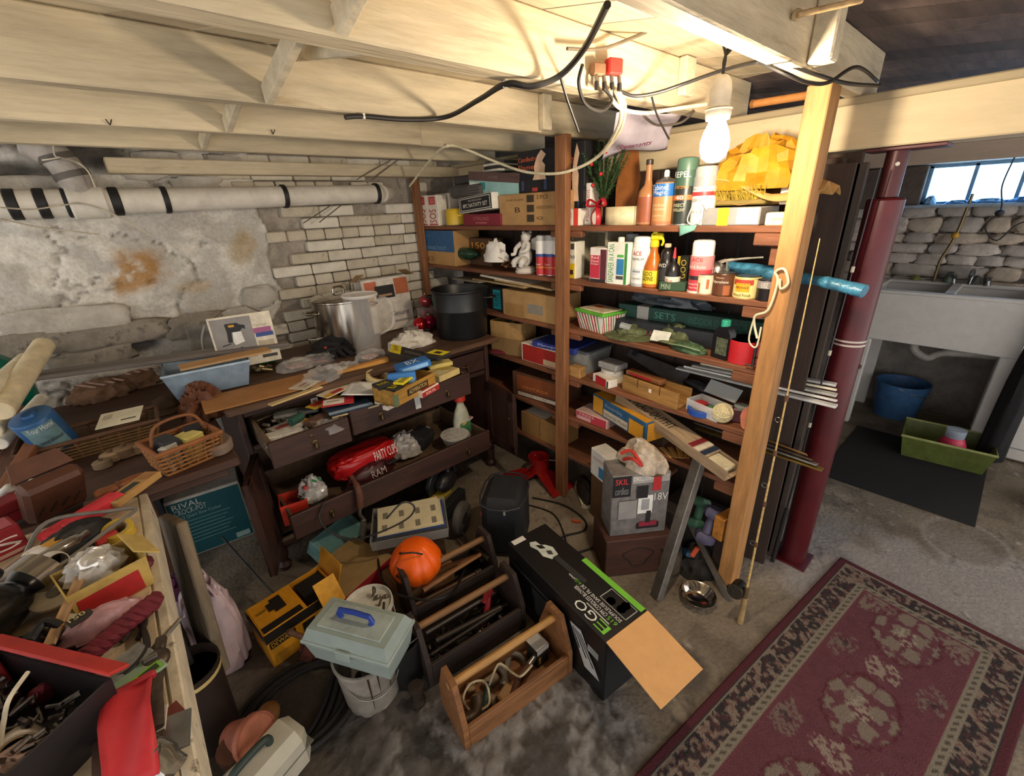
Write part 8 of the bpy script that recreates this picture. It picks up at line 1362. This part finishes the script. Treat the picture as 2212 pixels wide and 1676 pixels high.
spw = thing('white_spool', 'small white plastic spool left of the red rope', 'spool', bench(155, 1370, 0), rx=.6, rz=.4); spw.location.z += .014; MB().lathe([(.008, 0), (.02, 0), (.02, .004), (.012, .006), (.012, .018), (.02, .02), (.02, .024), (.008, .024), (.008, 0)], 22).build('spool_body', M('#c9c0a0', .5), spw); MB().lathe([(.0125, .007), (.0145, .012), (.0125, .017)], 20).build('thread', M('#8a8260', .7), spw)
ttr = thing('tool_tray', 'black metal tray in a red cloth full of bolts at the lower left', 'tray', bench(150, 1600, 0)+Vector((-.055, .05, 0)), .62+P2*0); tub(ttr, .12, .26, .09, .004, M('#1f1a1c', .5), .01, 'tray_shell'); 
MB().box((.075, 0, .095), (.03, .28, .006), .002, R3(0, .5, 0)).build('red_edge', M('#b52a24', .6), ttr); MB().box((0, .145, .095), (.14, .03, .006), .002, R3(-.5, 0, 0)).build('red_edge', M('#b52a24', .6), ttr); MB().box((-.08, 0, .06), (.02, .28, .11), .006).build('red_side', M('#8a1c20', .6), ttr)
hb = MB(); rnd = random.Random(41)
for i in range(70): x, y, a = rnd.uniform(-.04, .04), rnd.uniform(-.10, .10), rnd.uniform(0, 6.3); l = rnd.uniform(.01, .03); z = rnd.uniform(.03, .06); hb.cyl((x, y, z), (x+l*cos(a), y+l*sin(a), z+.004), rnd.uniform(.002, .006), None, 6)
tag(hb.build('bolts', M('#6a6460', .35, .8, .5, 90), ttr), kind='stuff')
rst = thing('red_strap', 'wide red webbing strap hanging over the front of the tool tray', 'strap', (0, 0, 0)); pts = [bench(285, 1480, .05), bench(280, 1540, .06), bench(290, 1610, .05), bench(295, 1700, .03)]
def strapf(a, b):
    t = a*3; i = min(2, int(t)); p = pts[i].lerp(pts[i+1], t-i); return p+Vector((-.035+.06*b, .0, .006*sin(6*b+4*a)))
MB().grid(strapf, 14, 8).build('webbing', M('#c42c34', .6, var=.1), rst, solid=.003); MB().box(pts[0]+Vector((0, .004, -.004)), (.06, .012, .012), .003).build('strap_fold', M('#a8242c', .6), rst)
wrn = thing('adjustable_wrench', 'large old adjustable wrench along the bench edge', 'wrench', (0, 0, 0)); pa, pb = bench(335, 1575, .01), bench(335, 1440, .012); d = pb-pa; IR = M('#5a4e44', .5, .7, .3, 40)
MB().tube([pa, (pa+pb)/2, pb], [.012, .011, .013], 10, 6, flat=.5).build('handle', IR, wrn); MB().sphere(pb+Vector((.0, .015, .0)), .024, 18, 10, (1, 1.1, .5)).build('head', IR, wrn); MB().box(pb+Vector((-.014, .042, .002)), (.014, .03, .014), .003, R3(0, 0, .3)).build('lower_jaw', M('#8a8680', .35, .8), wrn); MB().box(pb+Vector((.012, .045, .002)), (.016, .034, .014), .004, R3(0, 0, -.2)).build('fixed_jaw', IR, wrn); MB().cyl(pb+Vector((-.012, .012, .012)), pb+Vector((.008, .012, .012)), .006).build('knurl', M('#8a8680', .35, .8), wrn)
cht = thing('chrome_snips', 'shiny chrome cutter head at the bottom of the bench', 'cutters', bench(345, 1650, .0)); MB().tube([(-.01, .03, .02), (0, 0, .025), (.02, -.04, .02)], [.016, .022, .018], 14, 5, flat=.6).build('jaw_body', CHR, cht); MB().lathe([(.008, .0), (.012, .003), (.012, .008), (.004, .01)], 16, (0, -.005, .036)).build('pivot', CHR, cht); MB().prism([(-.01, 0), (.02, -.01), (.03, .05), (.0, .06)], .004, Matrix.Translation((.02, -.01, .02))).build('blade', M('#8a8c90', .25, .9), cht)
grp = carton('green_packet', 'clear packet with a lime green card by the wrench', 'packet', bench(285, 1475, .015), (.09, .045, .006), .35, '#8fa88a', [('top', .05, .05, .95, .5, '#7fb83c'), ('top', .6, .1, .9, .4, '#2c3a1c')])
smk = carton('smoke_packet', 'smoky clear packet above the lime green card', 'packet', bench(275, 1440, .012), (.07, .05, .012), .4, '#6a6a66', mat=GP('#8a8a86'))
wtr = tape_roll('white_tape_roll', 'white tape roll lying at the lower left corner', bench(45, 1610, .02)+Vector((-.0, .0, 0)), .028, .021, .034, '#d9d0c4', 0, rx=1.1, ry=.3)
cable('white_wire', 'white wire curving up the left edge of the tool tray', [bench(0, 1610, .06), bench(8, 1560, .08), bench(20, 1510, .1), bench(60, 1452, .1)], .003, M('#d9cfb8', .5))
pnk = thing('grey_rag', 'pinkish grey rag at the bottom left corner of the bench', 'rag', bench(40, 1690, .0)); crumple((0, 0, 0), (.14, .08, .05), 220, .3, 2).build('rag_folds', M('#a89088', .8), pnk, ang=50)
MB().box((.02, .0, .045), (.05, .03, .005), .002, R3(.1, .1, .3)).build('hem', M('#b8a098', .8), pnk)
scr = thing('screwdriver', 'small chrome screwdriver pointing at the bench edge', 'screwdriver', bench(345, 1388, .008), .75); MB().cyl((-.04, 0, 0), (.0, 0, 0), .007, .006, 10).build('handle', M('#6a5a44', .4), scr); MB().cyl((0, 0, 0), (.05, 0, .002), .004, None, 8).build('shaft', M('#b9b4aa', .2, 1), scr)
lth = thing('leather_patch', 'reddish leather patch near the bench edge', 'patch', bench(380, 1545, .001)); MB().prism([(-.012, -.02), (.008, -.024), (.012, .0), (.004, .026), (-.01, .02)], .003).build('patch_face', M('#7a3c30', .7), lth); MB().tube([(-.012, -.02, .003), (-.03, -.025, .004), (-.04, -.0, .004)], .0012).build('thread', M('#5a4a3c', .7), lth)
wdg = thing('white_knife', 'thin white putty blade beside the leather patch', 'putty knife', bench(372, 1545, .0)+Vector((-.012, 0, 0)), 1.4); MB().box((0, 0, .003), (.05, .012, .004), .001).build('blade', M('#d5cfc0', .4), wdg); MB().box((-.035, 0, .004), (.03, .012, .007), .002).build('handle', M('#7a6a54', .6), wdg)
dsc = thing('sanding_disc', 'cream sanding disc under the looped grey cord', 'sanding disc', bench(122, 1288, .03), rx=.15); MB().lathe([(.006, 0), (.038, 0), (.04, .003), (.04, .008), (.037, .01), (.006, .01)], 28).build('pad', M('#b9ab90', .7), dsc); MB().lathe([(.004, .01), (.012, .01), (.012, .014), (.004, .014)], 16).build('hub', M('#6a6258', .5), dsc)
ytg = carton('yellow_sleeve', 'yellow printed sleeve beside the holster', 'sleeve', bench(222, 1205, .012), (.07, .03, .008), .75, '#d3ab34', [('top', .1, .25, .9, .75, '#3a3020', 'VALUE')])
mrb = thing('maroon_ribbon', 'dark maroon ribbon beside the yellow carton flap', 'ribbon', bench(308, 1222, .0)); crumple((0, 0, 0), (.04, .05, .02), 230, .4, 2.4).build('ribbon_fold', M('#5a1a24', .6), mrb, ang=40); MB().tube([(0, -.02, .006), (.01, -.035, .004), (0, -.05, .003)], .004, 6, 4, flat=.3).build('ribbon_tail', M('#5a1a24', .6), mrb)
plr = thing('pliers', 'small dark pliers near the end of the red rope', 'pliers', bench(315, 1335, .006), 1.0)
for s_ in (-1, 1): MB().tube([(-.05, s_*.014, 0), (-.02, s_*.010, .002), (.0, 0, .003)], .0045).build('handle', M('#3a342e', .5, .3), plr); MB().tube([(0, 0, .003), (.015, s_*.005, .003), (.03, s_*.002, .003)], .005).build('jaw', M('#5a544c', .4, .8), plr)
bpb = thing('black_bag', 'crumpled black plastic bag in front of the power tool', 'bag', bench(60, 1440, .0)); crumple((0, 0, 0), (.14, .09, .05), 231, .35, 2.2).build('bag_folds', M('#16151a', .3), bpb, ang=35); MB().tube([(.02, .0, .05), (.04, .02, .06), (.06, .0, .05)], .008).build('bag_neck', M('#16151a', .3), bpb)
rbe = carton('red_metal_box', 'plain red metal box left of the tool tray', 'box', bench(15, 1520, 0)+Vector((-.07, .06, 0)), (.08, .2, .1), .62, '#a02024', [('top', .1, .05, .9, .95, '#8a1a1e')])
bst = thing('brown_strap', 'brown leather strap between the tool tray and the red webbing', 'strap', bench(232, 1610, .0)); MB().grid(lambda a, b: (-.012+.024*b, -.09+.18*a, .012+.006*sin(5*a)), 12, 2).build('strap_band', M('#5a4236', .7), bst, solid=.003); MB().box((0, -.08, .016), (.03, .02, .006), .002).build('buckle', M('#8a8478', .3, .8), bst)
spg = thing('sponge_block', 'tan sanding sponge beside the leather pouch', 'sponge', bench(225, 1100, .0)); MB().box((0, 0, .014), (.07, .05, .026), .006).build('foam', M('#8a6a40', .9, bump=.4), spg); MB().box((0, 0, .0285), (.068, .048, .003), .001).build('grit_face', M('#54402c', .95), spg)
# print, bands and marks belong to the part that carries them
CARRIER = ('carton', 'can_body', 'bottle_body', 'bucket_wall', 'pail_wall', 'tin_body', 'lower_tube', 'jug_body', 'pouch_body', 'fitting_body')
MARKS = ('lettering', 'printed_panel', 'label_band', 'paper_label', 'red_print', 'paint_drip', 'pale_label', 'cream_patch', 'pale_stripe', 'emblem', 'emblem_bar', 'round_icon', 'blower_print', 'sprayer_print', 'side_print', 'slit', 'rib', 'bottom_rim')
for root in [o for o in SC.objects if o.parent is None and o.type == 'EMPTY' and 'category' in o]:
    host = next((c_ for c_ in root.children if c_.name.split('.')[0] in CARRIER), None)
    if host is None or host.location.length > 1e-6: continue
    for c_ in list(root.children):
        if c_.name.split('.')[0] in MARKS and c_ is not host: c_.parent = host
